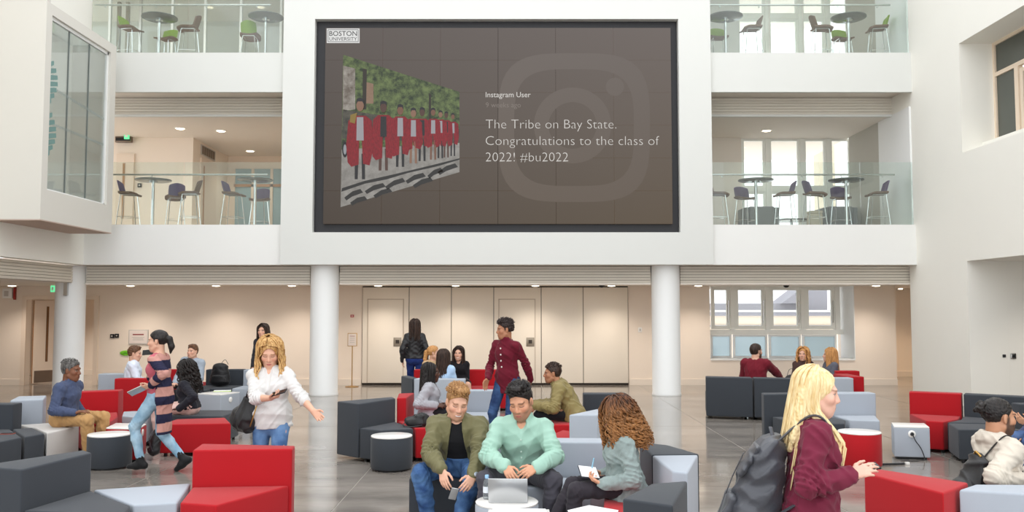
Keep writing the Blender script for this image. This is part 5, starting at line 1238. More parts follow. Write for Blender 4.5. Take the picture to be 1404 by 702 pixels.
        if style == 'pony':
            ad += [(RC(hp(0,-0.095,0.030), hp(0,-0.130,0.015), 0.024*hs, 0.030*hs), 0.008), (RC(hp(0,-0.130,0.015), hp(0,-0.150,-length*0.5), 0.036*hs, 0.032*hs), 0.02), (RC(hp(0,-0.150,-length*0.5), hp(0,-0.135,-length), 0.032*hs, 0.010*hs), 0.02)]
        if style == 'bun':
            rr = np.random.RandomState(seed)
            for i in range(16): 
                v = nrm(rr.normal(size=3))*0.028; ad.append((RC(hp(0+v[0],-0.135+v[1],0.060+v[2]), hp(v[0]*0.5,-0.130+v[1]*0.5,0.060+v[2]*0.5), 0.017*hs, 0.02*hs), 0.006))
        subs = [(e((0,void[0],void[1]),(void[2],void[3],void[4])), 0.008)]
        cuts = []
        if style in ('short', 'pony', 'bun'):
            c = s.Hc; hU, hF = s.hU, s.hF
            def cut(X, Y, Z):
                z = ((X-c[0])*hU[0]+(Y-c[1])*hU[1]+(Z-c[2])*hU[2])/hs; y = ((X-c[0])*hF[0]+(Y-c[1])*hF[1]+(Z-c[2])*hF[2])/hs
                lim = np.where(y < -0.03, nape, np.where(y < 0.004, 0.024, np.where(y < 0.019, -0.008, 0.022+(y-0.019)*1.0))); lim = np.where(y < -0.108, -1.0, lim)       # above the ear, sideburn, nape
                return (lim-z)*hs
            cuts.append(cut)
        hh = min(s.hf, 0.0065) if style != 'far' else s.h
        V, Q = sculpt(ad, max(hh, 0.005), subs=subs, cuts=cuts, noise=lambda X, Y, Z: folds(X, Y, Z, amp*2, wl, seed))
        mb = None
        if style in ('long', 'curly'):
            mb = MB(); rr = np.random.RandomState(seed+50)
            for i in range(n):
                ph = rr.uniform(R(front), 2*math.pi-R(front)); ph = ph if rr.rand() > 0.25 else rr.choice([R(front), 2*math.pi-R(front)])+rr.normal()*0.15
                dx, dy = math.sin(ph), math.cos(ph); Lk = length*rr.uniform(0.8, 1.08)*(backlen if dy < -0.45 else 1.0); pts = []; ex = t+rr.uniform(0.0, 0.012)+(0.012 if curl else 0)
                top = rr.uniform(0.15, 0.9)
                for q in np.linspace(top, 1.62, 7): pts.append((dx*(0.073+ex)*math.sin(q)+part*(1-min(1,q)), -0.020+dy*(0.092+ex)*math.sin(q), 0.038+(0.080+ex)*math.cos(q)))
                x0, y0, z0 = pts[-1]; m_ = 12 if not curl else 22
                for j in range(1, m_+1):
                    u = j/m_; flare = (spread-1)*0.06*u; xx = x0+dx*flare+rr.normal()*0.001; yy = y0*(1-0.25*u*(0 if dy < 0 else 1))+dy*flare+fwd*min(1,max(0,(u-0.22)/0.35))*(1 if dy > -0.35 else 0)-0.01*u*(dy < 0); pts.append((xx, yy, z0-(Lk+z0)*u))
                if curl:
                    f0, ph0 = cf*rr.uniform(0.8, 1.25), rr.rand()*6.28; pts = [(p[0]+curl*math.cos(f0*6.28*a+ph0)*min(1, a*4), p[1]+curl*math.sin(f0*6.28*a+ph0)*min(1, a*4), p[2]+curl*0.4*math.sin(f0*6.28*a)) for p, a in zip(pts, np.linspace(0, 1, len(pts)))]
                P3 = [hp(*p) for p in pts]; nn = len(P3); r0 = lock*rr.uniform(0.7, 1.25)*hs
                mb.tube([tuple(p) for p in P3], r0, 5, rs=[r0*(0.5+0.5*min(1, 6*a))*(1-0.7*max(0, a-0.6)/0.4) for a in np.linspace(0, 1, nn)], flat=0.7)
        if sweep:                                                   # locks swept from the parting across the temples
            mb = mb or MB(); rr = np.random.RandomState(seed+90)
            for i in range(sweep):
                sg = 1 if i % 2 else -1; y0 = rr.uniform(-0.01, 0.075); zt = 0.122+t+0.004*rr.rand()-1.9*max(0, y0-0.03)**1.35; px_ = part+sg*0.004
                Lk = length*rr.uniform(0.75, 1.05); e_ = t+rr.uniform(0.002, 0.012); yf = min(y0, 0.058)
                C = [(px_, y0, zt), (part+sg*0.035, y0*0.98, zt-0.006), (sg*(0.066+e_*0.6), yf*0.9, 0.080), (sg*(0.078+e_), yf*0.62, 0.035), (sg*(0.082+e_), yf*0.45, -0.03), (sg*(0.082+e_*1.2), yf*0.4+fwd*0.35, -0.11), (sg*(0.080+e_*1.4), yf*0.4+fwd, min(-0.16, -Lk*0.75)), (sg*(0.076+e_*1.4), yf*0.4+fwd*1.05, -max(Lk, 0.18))]
                P_ = [Vector(q) for q in C]; out = []
                for a_ in range(len(P_)-1):
                    p0, p1, p2, p3 = P_[max(a_-1,0)], P_[a_], P_[a_+1], P_[min(a_+2,len(P_)-1)]
                    for b_ in range(4):
                        u = b_/4; out.append(0.5*((2*p1)+(p2-p0)*u+(2*p0-5*p1+4*p2-p3)*u*u+(3*p1-p0-3*p2+p3)*u**3))
                out.append(P_[-1]); nn = len(out)
                if curl:
                    f0, ph0 = cf*rr.uniform(0.8, 1.25), rr.rand()*6.28; out = [Vector((p[0]+curl*0.8*math.cos(f0*6.28*a+ph0)*min(1, a*1.6)**3, p[1]+curl*0.8*math.sin(f0*6.28*a+ph0)*min(1, a*1.6)**3, p[2])) for p, a in zip(out, np.linspace(0, 1, nn))]
                r0 = lock*rr.uniform(1.1, 1.7)*hs
                mb.tube([tuple(hp(*p)) for p in out], r0, 5, rs=[r0*(0.45+0.55*min(1, 5*a))*(1-0.7*max(0, a-0.6)/0.4) for a in np.linspace(0, 1, nn)], flat=0.6)
        if spikes:                                                  # short tufts that break up the outline of cropped hair
            mb = mb or MB(); rr = np.random.RandomState(seed+70); c0 = np.array((0,-0.016,0.060)); rd = np.array((0.068+0.6*t, 0.088+0.8*t, 0.060+1.1*t))
            for i in range(spikes):
                v = nrm(rr.normal(size=3)); v[2] = abs(v[2])
                if v[2] < 0.12: continue
                q = c0+v*rd
                if quiff and q[1] > -0.03: q[2] += quiff*0.45*min(1, (q[1]+0.03)/0.06)
                if ((q[0]/void[2])**2+((q[1]-void[0])/void[3])**2+((q[2]-void[1])/void[4])**2) < 1.0: continue
                d = nrm(v*0.50+np.array((0.25+rr.normal()*0.10, -0.40+rr.normal()*0.08+(0.35 if q[1] > 0.03 else 0)*(quiff > 0), 0.22))); Ls = 0.013+quiff*0.25+0.006*rr.rand()
                p0 = q-v*0.010; p1 = q+d*Ls*0.6; p2 = p1+nrm(d+np.array((0.3,-0.6,-0.15)))*Ls*0.7; r0 = 0.0046*rr.uniform(0.8,1.2)*hs
                mb.tube([tuple(hp(*p0)), tuple(hp(*((p0+p1)/2))), tuple(hp(*p1)), tuple(hp(*p2))], r0, 4, rs=[r0*1.1, r0*1.15, r0, r0*0.4])
        return np_mesh('hair', V, Q, s.origin, m, s.root, extra=mb)
# ================================================================== THE PEOPLE
PG = 'people in the atrium'
HAIRS = dict(black=hair_mat('black_hair', (20,18,18), (44,38,36)), dkbrown=hair_mat('dark_brown_hair', (38,27,22), (70,50,40)), brown=hair_mat('brown_hair', (72,48,34), (118,82,56)), sandy=hair_mat('sandy_hair', (132,92,56), (190,146,96)),
    blonde=hair_mat('blonde_hair', (214,184,128), (244,224,178)), golden=hair_mat('golden_curls', (166,116,62), (230,192,132)), copper=hair_mat('copper_curls', (46,29,23), (116,72,44), scale=14, tip=((184,130,76), 1.18, 0.98)), ginger=hair_mat('ginger_blond_hair', (168,116,66), (214,160,100)), grey=hair_mat('grey_hair', (58,56,56), (128,124,120)))
SK = dict(fair=(216,168,143), tan=(200,150,120), mid=(172,120,90), brown=(126,82,60), deep=(86,56,44))
FAR, MID, NEAR = 0.0115, 0.009, 0.0068
SEAT_ARM = dict(lw=(-0.02, 0.30, -0.34), palm=(0,0,-1), dir=(-0.4,1,-0.1))

# --- left side -------------------------------------------------------------------------------
p = Person('seated man with short grey hair in a blue shirt and khaki trousers', (98,508), 11.15, hs=1.13, heading=-98, hyaw=-92, hpitch=6, seat=0.41, lean=6, skin=SK['brown'], h=MID, hf=0.006, brow=(60,52,48), lip=(120,70,60),
    Rh=dict(w=(103,566,10.92), tip=(118,563,10.95), palm=(0,0,-1), curl=0.3), Lh=dict(w=(112,564,11.35), tip=(124,562,11.3), palm=(0,0,-1)), Rf=(0.12,0.40,0.08), Lf=(0.10,0.42,0.08))
p.body(); p.upper('shirt', cloth('blue_grey_shirt', (72,82,110)), 0.012, sleeve=0.92, hem=-0.03, collar=0.02, noise=(0.008,0.09), seed=11); p.trousers('trousers', cloth('khaki_twill', (182,142,94)), 0.014, flare=0.006, noise=(0.008,0.10), seed=12); p.shoes(M_BLACK); p.hair(HAIRS['grey'], 'short', t=0.008, seed=3, spikes=200, amp=0.002)

p = Person('seated man in a white shirt behind the dark red seat back', (185,485), 15.5, hs=1.08, heading=-70, hyaw=-78, hpitch=8, seat=0.41, lean=2, skin=SK['fair'], h=FAR, hf=0.007, brow=(90,60,40), Rh=SEAT_ARM, Lh=SEAT_ARM)
p.body(); p.upper('shirt', cloth('white_shirt', (222,230,244)), 0.016, collar=0.02, noise=(0.008,0.10), seed=13); p.trousers('trousers', cloth('navy_trousers', (44,48,62))); p.shoes(M_BLACK); p.hair(HAIRS['brown'], 'short', t=0.012, quiff=0.012, seed=4)

def stripes(s, V):
    u = ((V-s.P)@s.U)/s.k; b = np.floor((u+0.83)/0.105).astype(int) % 2
    a = s.arm['L']; L = np.linalg.norm(a['W']-a['E']); tt = ((V-a['E'])@(a['W']-a['E']))/L**2; d = np.linalg.norm(V-(a['E']+np.clip(tt,0,1)[:,None]*(a['W']-a['E'])), axis=1); fo = (d < 0.075) & (tt > 0.05)
    b = np.where(fo, np.floor(tt*3.4+0.3).astype(int) % 2, b); n_, p_ = np.array(lin((40,40,64))[:3]), np.array(lin((192,142,132))[:3]); return np.where(b[:,None] == 1, n_, p_)
p = Person('walking woman with a black ponytail in a striped long cardigan and pale jeans', (216,468), 10.2, hs=1.04, heading=88, hyaw=94, hpitch=4, lean=2, sex='f', skin=SK['fair'], h=0.0075, hf=0.0055, brow=(40,32,30),
    Lh=dict(w=(207,528,10.0), tip=(196,532,10.0), palm=(-0.6,0,0.6), curl=0.7, pole=(0.5,-0.6,-0.7)), Rh=dict(w=(213,492,10.3), tip=(210,484,10.28), palm=(-0.3,-0.8,0), curl=0.8, pole=(0.4,0.2,-1)), Lf=('px',193,634,10.15), Rf=('px',252,630,10.3), lkp=(0,1,0), rkp=(0,1,0), eye=(40,30,26))
p.leg['R']['fd'] = nrm(p.F0*0.8-V3(0,0,0.55)); p.leg['R']['fu'] = nrm(V3(0,0,0.8)+p.F0*0.55); p.leg['L']['toe'] = nrm(p.F0)
p.body(); p.upper('top', cloth('pink_top', (190,96,110)), 0.005, sleeve=0.0, hem=-0.055, seed=14, noise=(0.002,0.1)); p.upper('cardigan', M_CLOTH_T, 0.016, sleeve=0.95, hem=-0.44, open_=(0.28,0.20,-0.035), noise=(0.008,0.10), seed=15, colfn=stripes, drop=-0.012, neck=0.02)
p.trousers('jeans', denim('pale_denim', (128,164,190), (176,204,222)), 0.007, to=0.84, seed=16); p.shoes(cloth('black_leather_boot', (28,28,30), rough=0.5), boot=0.10); p.hair(HAIRS['black'], 'pony', t=0.011, length=0.14, seed=5, amp=0.001)

p = Person('seated woman with long curly black hair in a dark jacket and pink trousers', (254,508), 12.4, hs=1.1, heading=92, hyaw=95, hpitch=8, seat=0.41, lean=6, sex='f', skin=SK['deep'], h=FAR, hf=0.007, brow=(24,18,16), Lh=dict(w=(246,560,12.1), tip=(238,561,12.1), palm=(0,0,-1)), Rh=SEAT_ARM, kmax=1.1)
p.body(); p.upper('jacket', cloth('navy_black_jacket', (34,34,42)), 0.018, noise=(0.008,0.10), seed=17); p.trousers('trousers', cloth('blush_trousers', (228,190,180)), 0.012); p.shoes(M_BLACK); p.hair(HAIRS['black'], 'curly', length=0.30, n=90, curl=0.014, cf=5, spread=1.5, lock=0.011, seed=6)

p = Person('seated man in a grey sweater looking over from behind the curly black hair', (264,482), 16.2, hs=1.02, heading=165, hyaw=160, seat=0.41, lean=8, skin=SK['fair'], h=FAR, hf=0.008, brow=(90,60,44), Rh=SEAT_ARM, Lh=SEAT_ARM, side=-6, kmax=1.1)
p.body(); p.upper('sweater', cloth('grey_sweater', (158,168,180)), 0.018, seed=18); p.trousers('trousers', cloth('black_trousers', (32,32,36))); p.shoes(M_BLACK); p.hair(HAIRS['brown'], 'short', t=0.011, quiff=0.01, seed=7)

p = Person('woman with wavy golden hair in a white blouse looking down at her phone', (370,484), 8.0, hs=1.06, heading=184, hyaw=190, hpitch=24, lean=2, sex='f', skin=SK['fair'], h=0.0072, hf=0.005, brow=(150,110,74), eyes_down=True, lip=(190,100,96), side=2,
    Rh=dict(w=(371,546,7.66), tip=(386,542,7.58), palm=(-0.3,0.2,0.9), curl=0.55, pole=(0.9,-0.4,-0.8)), Lh=dict(w=(431,566,7.75), tip=(445,579,7.7), palm=(-0.2,0.9,0.2), curl=0.25, pole=(0.2,-0.3,-1)), Lf=(0.09,0.22,0.08), Rf=(0.08,-0.22,0.12))
p.body(); p.upper('blouse', cloth('white_blouse', (212,210,208), var=0.02), 0.013, sleeve=0.30, hem=-0.05, slack=0.008, vneck=0.17, noise=(0.010,0.11), seed=19, cuff=0.05, thick_sleeve=0.020); p.trousers('jeans', denim('mid_denim', (58,88,134), (108,142,184)), 0.002, seed=20, waist=0.05, noise=(0.003,0.11)); p.shoes(M_BLACK)
p.hair(HAIRS['golden'], 'curly', t=0.016, length=0.30, n=230, curl=0.010, cf=2.8, spread=1.35, lock=0.0062, seed=8, front=66, part=0.015, amp=0.002, fwd=0.08, sweep=70)
WHITE_BLOUSE = p

p = Person('dark haired woman almost hidden behind the golden hair', (361,454), 16.3, hs=1.08, heading=160, hyaw=165, sex='f', skin=SK['fair'], h=FAR, hf=0.008)
p.body(); p.upper('top', cloth('dark_top', (48,46,52)), 0.014); p.trousers('trousers', MATS['black_trousers']); p.shoes(M_BLACK); p.hair(HAIRS['dkbrown'], 'long', length=0.22, n=60, seed=9, sweep=20)

# --- middle ----------------------------------------------------------------------------------
p = Person('woman walking away in a black leather jacket and blue jeans', (569,447), 18.0, hs=1.12, heading=4, sex='f', skin=SK['fair'], h=FAR, hf=0.008, Lf=(0.07,0.12,0.08), Rf=(0.07,-0.10,0.10), Rh=dict(lw=(0.08,0.0,-0.50)), Lh=dict(lw=(0.10,-0.03,-0.50)))
p.body(); p.upper('jacket', cloth('black_leather', (30,29,31), rough=0.42, spec=0.45), 0.022, hem=-0.01, noise=(0.009,0.09), seed=21, collar=0.015); p.trousers('jeans', denim('royal_denim', (30,46,104), (52,74,140)), 0.012, seed=22); p.shoes(M_BLACK); p.hair(HAIRS['dkbrown'], 'long', t=0.016, length=0.26, n=90, seed=10, spread=1.15)

p = Person('seated woman with blonde hair tied back beside the leather jacket', (595,484), 16.5, hs=1.1, heading=-150, hyaw=-90, seat=0.41, lean=8, sex='f', skin=SK['fair'], h=FAR, hf=0.008, Rh=SEAT_ARM, Lh=SEAT_ARM, kmax=1.1)
p.body(); p.upper('top', cloth('tan_top', (190,160,124)), 0.014, seed=23); p.trousers('trousers', MATS['black_trousers']); p.shoes(M_BLACK); p.hair(HAIRS['ginger'], 'pony', length=0.22, seed=11)

p = Person('seated woman with long brown hair in a pale blue top, back to the camera', (609,490), 15.5, hs=1.12, heading=-12, hyaw=-30, seat=0.41, lean=6, sex='f', skin=SK['tan'], h=FAR, hf=0.008, Rh=SEAT_ARM, Lh=SEAT_ARM, kmax=1.1)
p.body(); p.upper('top', cloth('pale_blue_top', (178,206,236)), 0.016, sleeve=0.0, seed=24); p.trousers('trousers', MATS['navy_trousers']); p.shoes(M_BLACK); p.hair(HAIRS['dkbrown'], 'long', t=0.016, length=0.34, n=100, seed=12, spread=1.25)

p = Person('smiling woman with long dark hair in a black dress on the red sofa', (629,485), 16.72, hs=1.12, heading=176, hyaw=172, seat=0.41, lean=4, sex='f', skin=SK['fair'], h=0.0105, hf=0.007, Rh=dict(lw=(-0.08,0.26,-0.36), palm=(0,0,-1)), Lh=dict(lw=(-0.10,0.24,-0.36), palm=(0,0,-1)), Lf=(0.30,0.42,0.08), Rf=(-0.02,0.46,0.08), kmax=1.1, lip=(190,90,90), smile=True)
p.body(); p.upper('dress', cloth('black_dress', (26,24,28)), 0.012, sleeve=0.0, hem=-0.05, seed=25, vneck=0.09); p.skirt('skirt', MATS['black_dress'], 0.75); p.shoes(M_BLACK, t=0.004); p.hair(HAIRS['dkbrown'], 'long', t=0.012, length=0.34, n=100, seed=13, sweep=24)

p = Person('seated woman with long black braids in a grey cardigan, seen in profile', (591,511), 11.95, hs=1.1, heading=-92, hyaw=-88, hpitch=2, seat=0.41, lean=0, sex='f', skin=SK['deep'], h=MID, hf=0.006, brow=(24,18,16), lip=(120,62,60), kmax=1.1,
    Rh=dict(w=(597,556,11.75), tip=(606,556,11.75), palm=(-0.5,0,-0.8), pole=(0.5,-0.6,-0.6)), Lh=dict(w=(604,553,12.1), tip=(611,553,12.05), palm=(0,0,-1)))
p.body(); p.upper('cardigan', cloth('heather_grey_knit', (166,166,172), bump=0.5, bscale=150), 0.022, hem=-0.10, open_=(0.06,0.05), noise=(0.009,0.09), seed=26); p.upper('top', cloth('charcoal_top', (48,48,54)), 0.004, sleeve=0.0, seed=27, vneck=0.10, noise=(0.001,0.1)); p.trousers('trousers', MATS['black_trousers']); p.shoes(M_BLACK); p.hair(HAIRS['black'], 'long', t=0.008, length=0.40, n=80, lock=0.0075, seed=14)

p = Person('standing man with short curly hair in a burgundy button up shirt', (692,452), 11.6, hs=1.06, heading=146, hyaw=104, hpitch=6, lean=4, skin=SK['mid'], h=MID, hf=0.006, brow=(40,28,24), twist=-4, build=0.87,
    Rh=dict(w=(669,519,11.55), tip=(663,534,11.5), palm=(-0.9,0,0.1), curl=0.3, pole=(0.6,-0.5,-0.4)), Lh=dict(w=(728,521,11.75), tip=(723,533,11.75), palm=(-1,0,0), curl=0.6, pole=(0.9,-0.6,-0.2)), Lf=(0.10,-0.05,0.08), Rf=(0.12,0.12,0.08))
p.body(); p.upper('shirt', cloth('burgundy_shirt', (100,20,38)), 0.010, sleeve=0.97, hem=-0.15, drop=-0.004, collar=0.022, noise=(0.010,0.10), seed=28); p.trousers('jeans', denim('dark_denim', (30,48,84), (62,88,128)), 0.010, seed=29); p.shoes(M_BLACK)
p.hair(hair_mat('short_dark_curls', (26,20,20), (58,42,38), scale=60), 'short', t=0.018, quiff=0.016, amp=0.005, wl=0.022, seed=15, nape=-0.03, spikes=220)
for i in range(7):                                                # the row of white shirt buttons
    u = 0.42-i*0.078; c = p.P+p.U*u*p.k; f_ = p.Fc; r_ = (0.112+0.016+0.004) if 0.25 < u else 0.108+0.014
    b = MB().lathe([(0,0),(0.011,0),(0.011,0.004),(0,0.004)], n=10)
    q = c+f_*(r_*p.k*p.build); z_ = Vector(f_); b.xform(Matrix.Translation(Vector(q)-Vector(p.origin)) @ z_.to_track_quat('Z', 'Y').to_matrix().to_4x4()); b.build('shirt_button', mat('white_button', (236,232,228), 0.4, var=0.01), p.root)

p = Person('seated man in an olive jacket leaning forward, facing left', (757,512), 11.7, hs=1.08, heading=84, hyaw=92, hpitch=4, seat=0.41, lean=26, skin=SK['mid'], h=MID, hf=0.006, brow=(50,36,28), kmax=1.12, neck_fwd=0.25, Lh=dict(w=(735,556,11.5), tip=(728,562,11.5), palm=(-1,0,0)), Rh=dict(w=(735,554,11.9), tip=(728,560,11.85), palm=(-1,0,0)))
p.body(); p.upper('jacket', cloth('olive_satin', (134,120,74), rough=0.5, spec=0.35), 0.026, noise=(0.013,0.10), seed=30, collar=0.02, hem=-0.08); p.trousers('trousers', MATS['black_trousers']); p.shoes(M_BLACK); p.hair(HAIRS['dkbrown'], 'short', t=0.010, seed=16, spikes=200, amp=0.002)

# --- foreground ------------------------------------------------------------------------------
p = Person('laughing man in a green bomber jacket, black tee and blue jeans', (627,552), 7.58, hs=1.17, heading=178, hyaw=196, hpitch=20, hroll=-6, seat=0.41, lean=24, skin=SK['fair'], h=NEAR, hf=0.0048, brow=(128,88,56), eyes_down=True, smile=True, lip=(200,110,104), kmax=1.12, beard=((190,140,106),0.35), build=1.08,
    Rh=dict(w=(606,645,7.28), tip=(613,680,7.15), palm=(-0.3,-0.9,0), curl=0.28, pole=(1.0,-0.3,-0.5)), Lh=dict(w=(650,653,7.25), tip=(633,676,7.12), palm=(-0.2,-0.9,-0.1), curl=0.30, pole=(1.0,-0.3,-0.5)), Rf=(0.22,0.34,0.08), Lf=(0.02,0.42,0.08), rkp=(0.55,1,0.5), lkp=(0.35,1,0.5))
p.body(); p.upper('tee_shirt', cloth('black_tee', (24,24,27)), 0.004, sleeve=0.0, hem=-0.03, seed=31, noise=(0.001,0.10)); p.upper('jacket', cloth('olive_green_nylon', (110,106,74), rough=0.6, spec=0.3), 0.019, sleeve=0.93, hem=0.0, open_=(0.115,0.045), noise=(0.013,0.11), seed=32, collar=0.012, cuff=0.05); p.trousers('jeans', denim('blue_denim', (40,66,112), (96,134,180)), 0.014, noise=(0.010,0.11), seed=33, flare=0.004, waist=0.16); p.shoes(M_BLACK)
p.hair(HAIRS['sandy'], 'short', t=0.010, quiff=0.026, seed=17, amp=0.002, wl=0.03, spikes=330, nape=-0.04)
BOMBER = p
p = Person('man with dark hair in a mint green shirt, hands clasped over a laptop', (714,551), 7.3, hs=1.20, heading=176, hyaw=160, hpitch=22, hroll=4, seat=0.41, lean=20, skin=(206,152,122), h=NEAR, hf=0.0048, brow=(40,30,26), eyes_down=True, lip=(176,96,90), kmax=1.14, beard=((96,70,60),0.45), build=1.06,
    Rh=dict(w=(693,640,7.02), tip=(704,658,6.88), palm=(-0.4,-0.5,-0.7), curl=0.35, pole=(1.0,-0.3,-0.4)), Lh=dict(w=(735,642,7.0), tip=(709,654,6.86), palm=(-0.3,-0.7,-0.6), curl=0.35, pole=(1.0,-0.3,-0.4)), Rf=(0.24,0.40,0.08), Lf=(0.24,0.42,0.08), rkp=(0.55,1,0.6), lkp=(0.5,1,0.6))
p.body(); p.upper('shirt', cloth('mint_shirt', (158,194,178), var=0.04), 0.016, sleeve=0.94, hem=-0.04, collar=0.024, vneck=0.085, noise=(0.011,0.11), seed=34, cuff=0.05); p.trousers('trousers', cloth('charcoal_jeans', (74,72,80)), 0.014, noise=(0.010,0.11), seed=35, waist=0.15); p.shoes(M_BLACK)
p.hair(HAIRS['black'], 'short', t=0.008, quiff=0.030, seed=18, amp=0.0018, wl=0.03, spikes=330, nape=-0.035)
MINT = p
for i in range(6):
    u = 0.40-i*0.06; q = p.P+p.U*u*p.k+p.Fc*((0.118 if u > 0.28 else 0.110)+0.016)*p.k*p.build; b = MB().lathe([(0,0),(0.007,0),(0.007,0.004),(0,0.004)], n=10); b.xform(Matrix.Translation(Vector(q)-Vector(p.origin)) @ Vector(p.Fc).to_track_quat('Z', 'Y').to_matrix().to_4x4()); b.build('shirt_button', mat('mint_button', (214,232,222), 0.4, var=0.01), p.root)

p = Person('seated woman with big curly hair in a grey green sweater, writing', (846,572), 6.95, hs=1.1, heading=98, hyaw=112, hpitch=16, seat=0.41, lean=6, sex='f', skin=(212,156,126), h=NEAR, hf=0.0055, brow=(60,40,30), kmax=1.1,
    Lh=dict(w=(826,664,6.75), tip=(812,658,6.8), palm=(-0.5,0.1,0.9), curl=0.55, pole=(0.5,-0.7,-0.7)), Rh=dict(w=(824,652,7.02), tip=(808,646,6.98), palm=(-0.6,0.2,-0.6), curl=0.75, pole=(0.5,-0.6,-0.8)), Lf=(0.06,0.46,0.08), Rf=(0.0,0.62,0.16), rkp=(0,0.7,1.0), lkp=(0,1,0.6))
p.body(); p.upper('sweater', cloth('grey_green_knit', (138,152,150), bump=0.7, bscale=120, var=0.10), 0.020, sleeve=0.94, hem=-0.13, drop=0.0, noise=(0.010,0.10), seed=36, cuff=0.04); p.trousers('trousers', cloth('black_jeans', (52,48,54)), 0.010, noise=(0.007,0.1), seed=37); p.shoes(M_BLACK)
p.hair(HAIRS['copper'], 'curly', t=0.022, length=0.235, n=260, curl=0.017, cf=6, spread=1.85, lock=0.0085, seed=19, front=38, amp=0.006)
CURLY = p

# --- right side ------------------------------------------------------------------------------
p = Person('seated man in a burgundy sweater seen from behind near the window', (1037,482), 15.85, hs=1.12, heading=-28, hyaw=-62, seat=0.41, lean=4, skin=SK['fair'], h=FAR, hf=0.007, brow=(50,36,30), beard=((44,30,26),0.9), kmax=1.1, build=1.1, Rh=dict(w=(1071,518,16.1), tip=(1078,520,16.2), palm=(0,0,-1), pole=(0.8,-0.2,-0.5)), Lh=SEAT_ARM)
p.body(); p.upper('sweater', cloth('burgundy_sweater', (112,26,40)), 0.018, noise=(0.008,0.10), seed=38); p.trousers('trousers', MATS['navy_trousers']); p.shoes(M_BLACK); p.hair(HAIRS['dkbrown'], 'short', t=0.010, seed=20)

p = Person('seated woman with wavy dark blonde hair facing the camera near the window', (1101,486), 17.3, hs=1.1, heading=172, hyaw=150, seat=0.41, lean=4, sex='f', skin=SK['fair'], h=FAR, hf=0.008, Rh=SEAT_ARM, Lh=SEAT_ARM, kmax=1.1)
p.body(); p.upper('top', cloth('dark_print_top', (74,54,50)), 0.014, seed=39); p.trousers('trousers', MATS['black_trousers']); p.shoes(M_BLACK); p.hair(HAIRS['ginger'], 'curly', length=0.24, n=70, curl=0.012, cf=3, spread=1.3, lock=0.011, seed=21, sweep=20)

p = Person('seated woman with long ginger hair in a dark grey top, turned away', (1137,487), 17.05, hs=1.12, heading=100, hyaw=75, seat=0.41, lean=4, sex='f', skin=SK['fair'], h=FAR, hf=0.008, Rh=SEAT_ARM, Lh=SEAT_ARM, kmax=1.1)
p.body(); p.upper('top', cloth('slate_top', (92,94,104)), 0.018, seed=40); p.trousers('trousers', MATS['black_trousers']); p.shoes(M_BLACK); p.hair(HAIRS['ginger'], 'long', t=0.016, length=0.28, n=90, seed=22, spread=1.2)

p = Person('walking woman with long platinum blonde hair, burgundy hoodie and a grey backpack', (1121,538), 4.6, hs=1.04, heading=-104, hyaw=-99, hpitch=10, lean=3, sex='f', skin=(222,176,156), h=NEAR, hf=0.0045, brow=(132,100,72), lip=(190,96,98), eye=(60,70,84),
    Rh=dict(w=(1166,652,4.42), tip=(1192,643,4.40), palm=(-0.7,0.1,-0.5), curl=0.30, pole=(0.5,-0.8,-0.7)), Lh=dict(w=(1160,657,4.78), tip=(1184,652,4.72), palm=(-0.2,0,0.9), curl=0.6, pole=(0.4,-0.5,-0.8)), Rf=(0.08,-0.2,0.1), Lf=(0.08,0.25,0.08))
p.body(); p.upper('tee_shirt', cloth('white_tee', (226,228,232)), 0.003, sleeve=0.0, hem=-0.055, seed=41, noise=(0.001,0.1), drop=-0.01); p.upper('hoodie', cloth('burgundy_jersey', (112,36,58), bump=0.3), 0.019, sleeve=0.97, hem=-0.10, open_=(0.06,0.05), noise=(0.011,0.11), seed=42, cuff=0.05, neck=0.02); p.trousers('trousers', MATS['black_jeans'], seed=43); p.shoes(M_BLACK)
p.hair(HAIRS['blonde'], 'long', t=0.010, length=0.46, n=200, lock=0.0075, seed=23, front=102, spread=1.0, fwd=0.16, amp=0.0012, backlen=0.62)
BLONDE = p

p = Person('seated man with a hair bun and beard in a cream hoodie, facing right', (1370,572), 6.4, hs=1.14, heading=-86, hyaw=-84, hpitch=2, seat=0.41, lean=3, skin=(188,138,108), h=NEAR, hf=0.0052, brow=(34,26,24), beard=((44,34,32),0.85), lip=(160,96,88), kmax=1.1,
    Rh=dict(w=(1398,657,6.2), tip=(1412,660,6.2), palm=(0,0,-1), pole=(0.4,-0.8,-0.6)), Lh=dict(w=(1412,650,6.6), tip=(1425,652,6.6), palm=(0,0,-1)), Rf=(0.12,0.42,0.08), Lf=(0.12,0.42,0.08))
p.body(); p.upper('hoodie', cloth('cream_jersey', (208,199,185), bump=0.3), 0.018, sleeve=0.97, hem=-0.12, hood=True, noise=(0.010,0.11), seed=44, cuff=0.04); p.trousers('jeans', MATS['mid_denim'], seed=45); p.shoes(M_BLACK); p.hair(HAIRS['black'], 'bun', t=0.006, seed=24, amp=0.0025, nape=-0.075)
BUN = p
p = Person('person in blue jeans cut off by the right edge of the picture', (1442,527), 9.3, hs=1.1, heading=94, hyaw=90, seat=0.41, lean=4, skin=SK['tan'], h=MID, kmax=1.1, Lh=dict(w=(1410,582,9.2), tip=(1401,577,9.2), palm=(-0.5,0,0.5), curl=0.5), Rh=SEAT_ARM, Lf=(0.10,0.44,0.08), Rf=(0.10,0.40,0.08))
p.body(); p.upper('shirt', cloth('indigo_shirt', (66,74,104)), 0.016); p.trousers('jeans', denim('slate_denim', (60,84,128), (92,116,158)), 0.014, noise=(0.008,0.10), seed=46); p.shoes(M_BLACK); p.hair(HAIRS['brown'], 'short', seed=25)
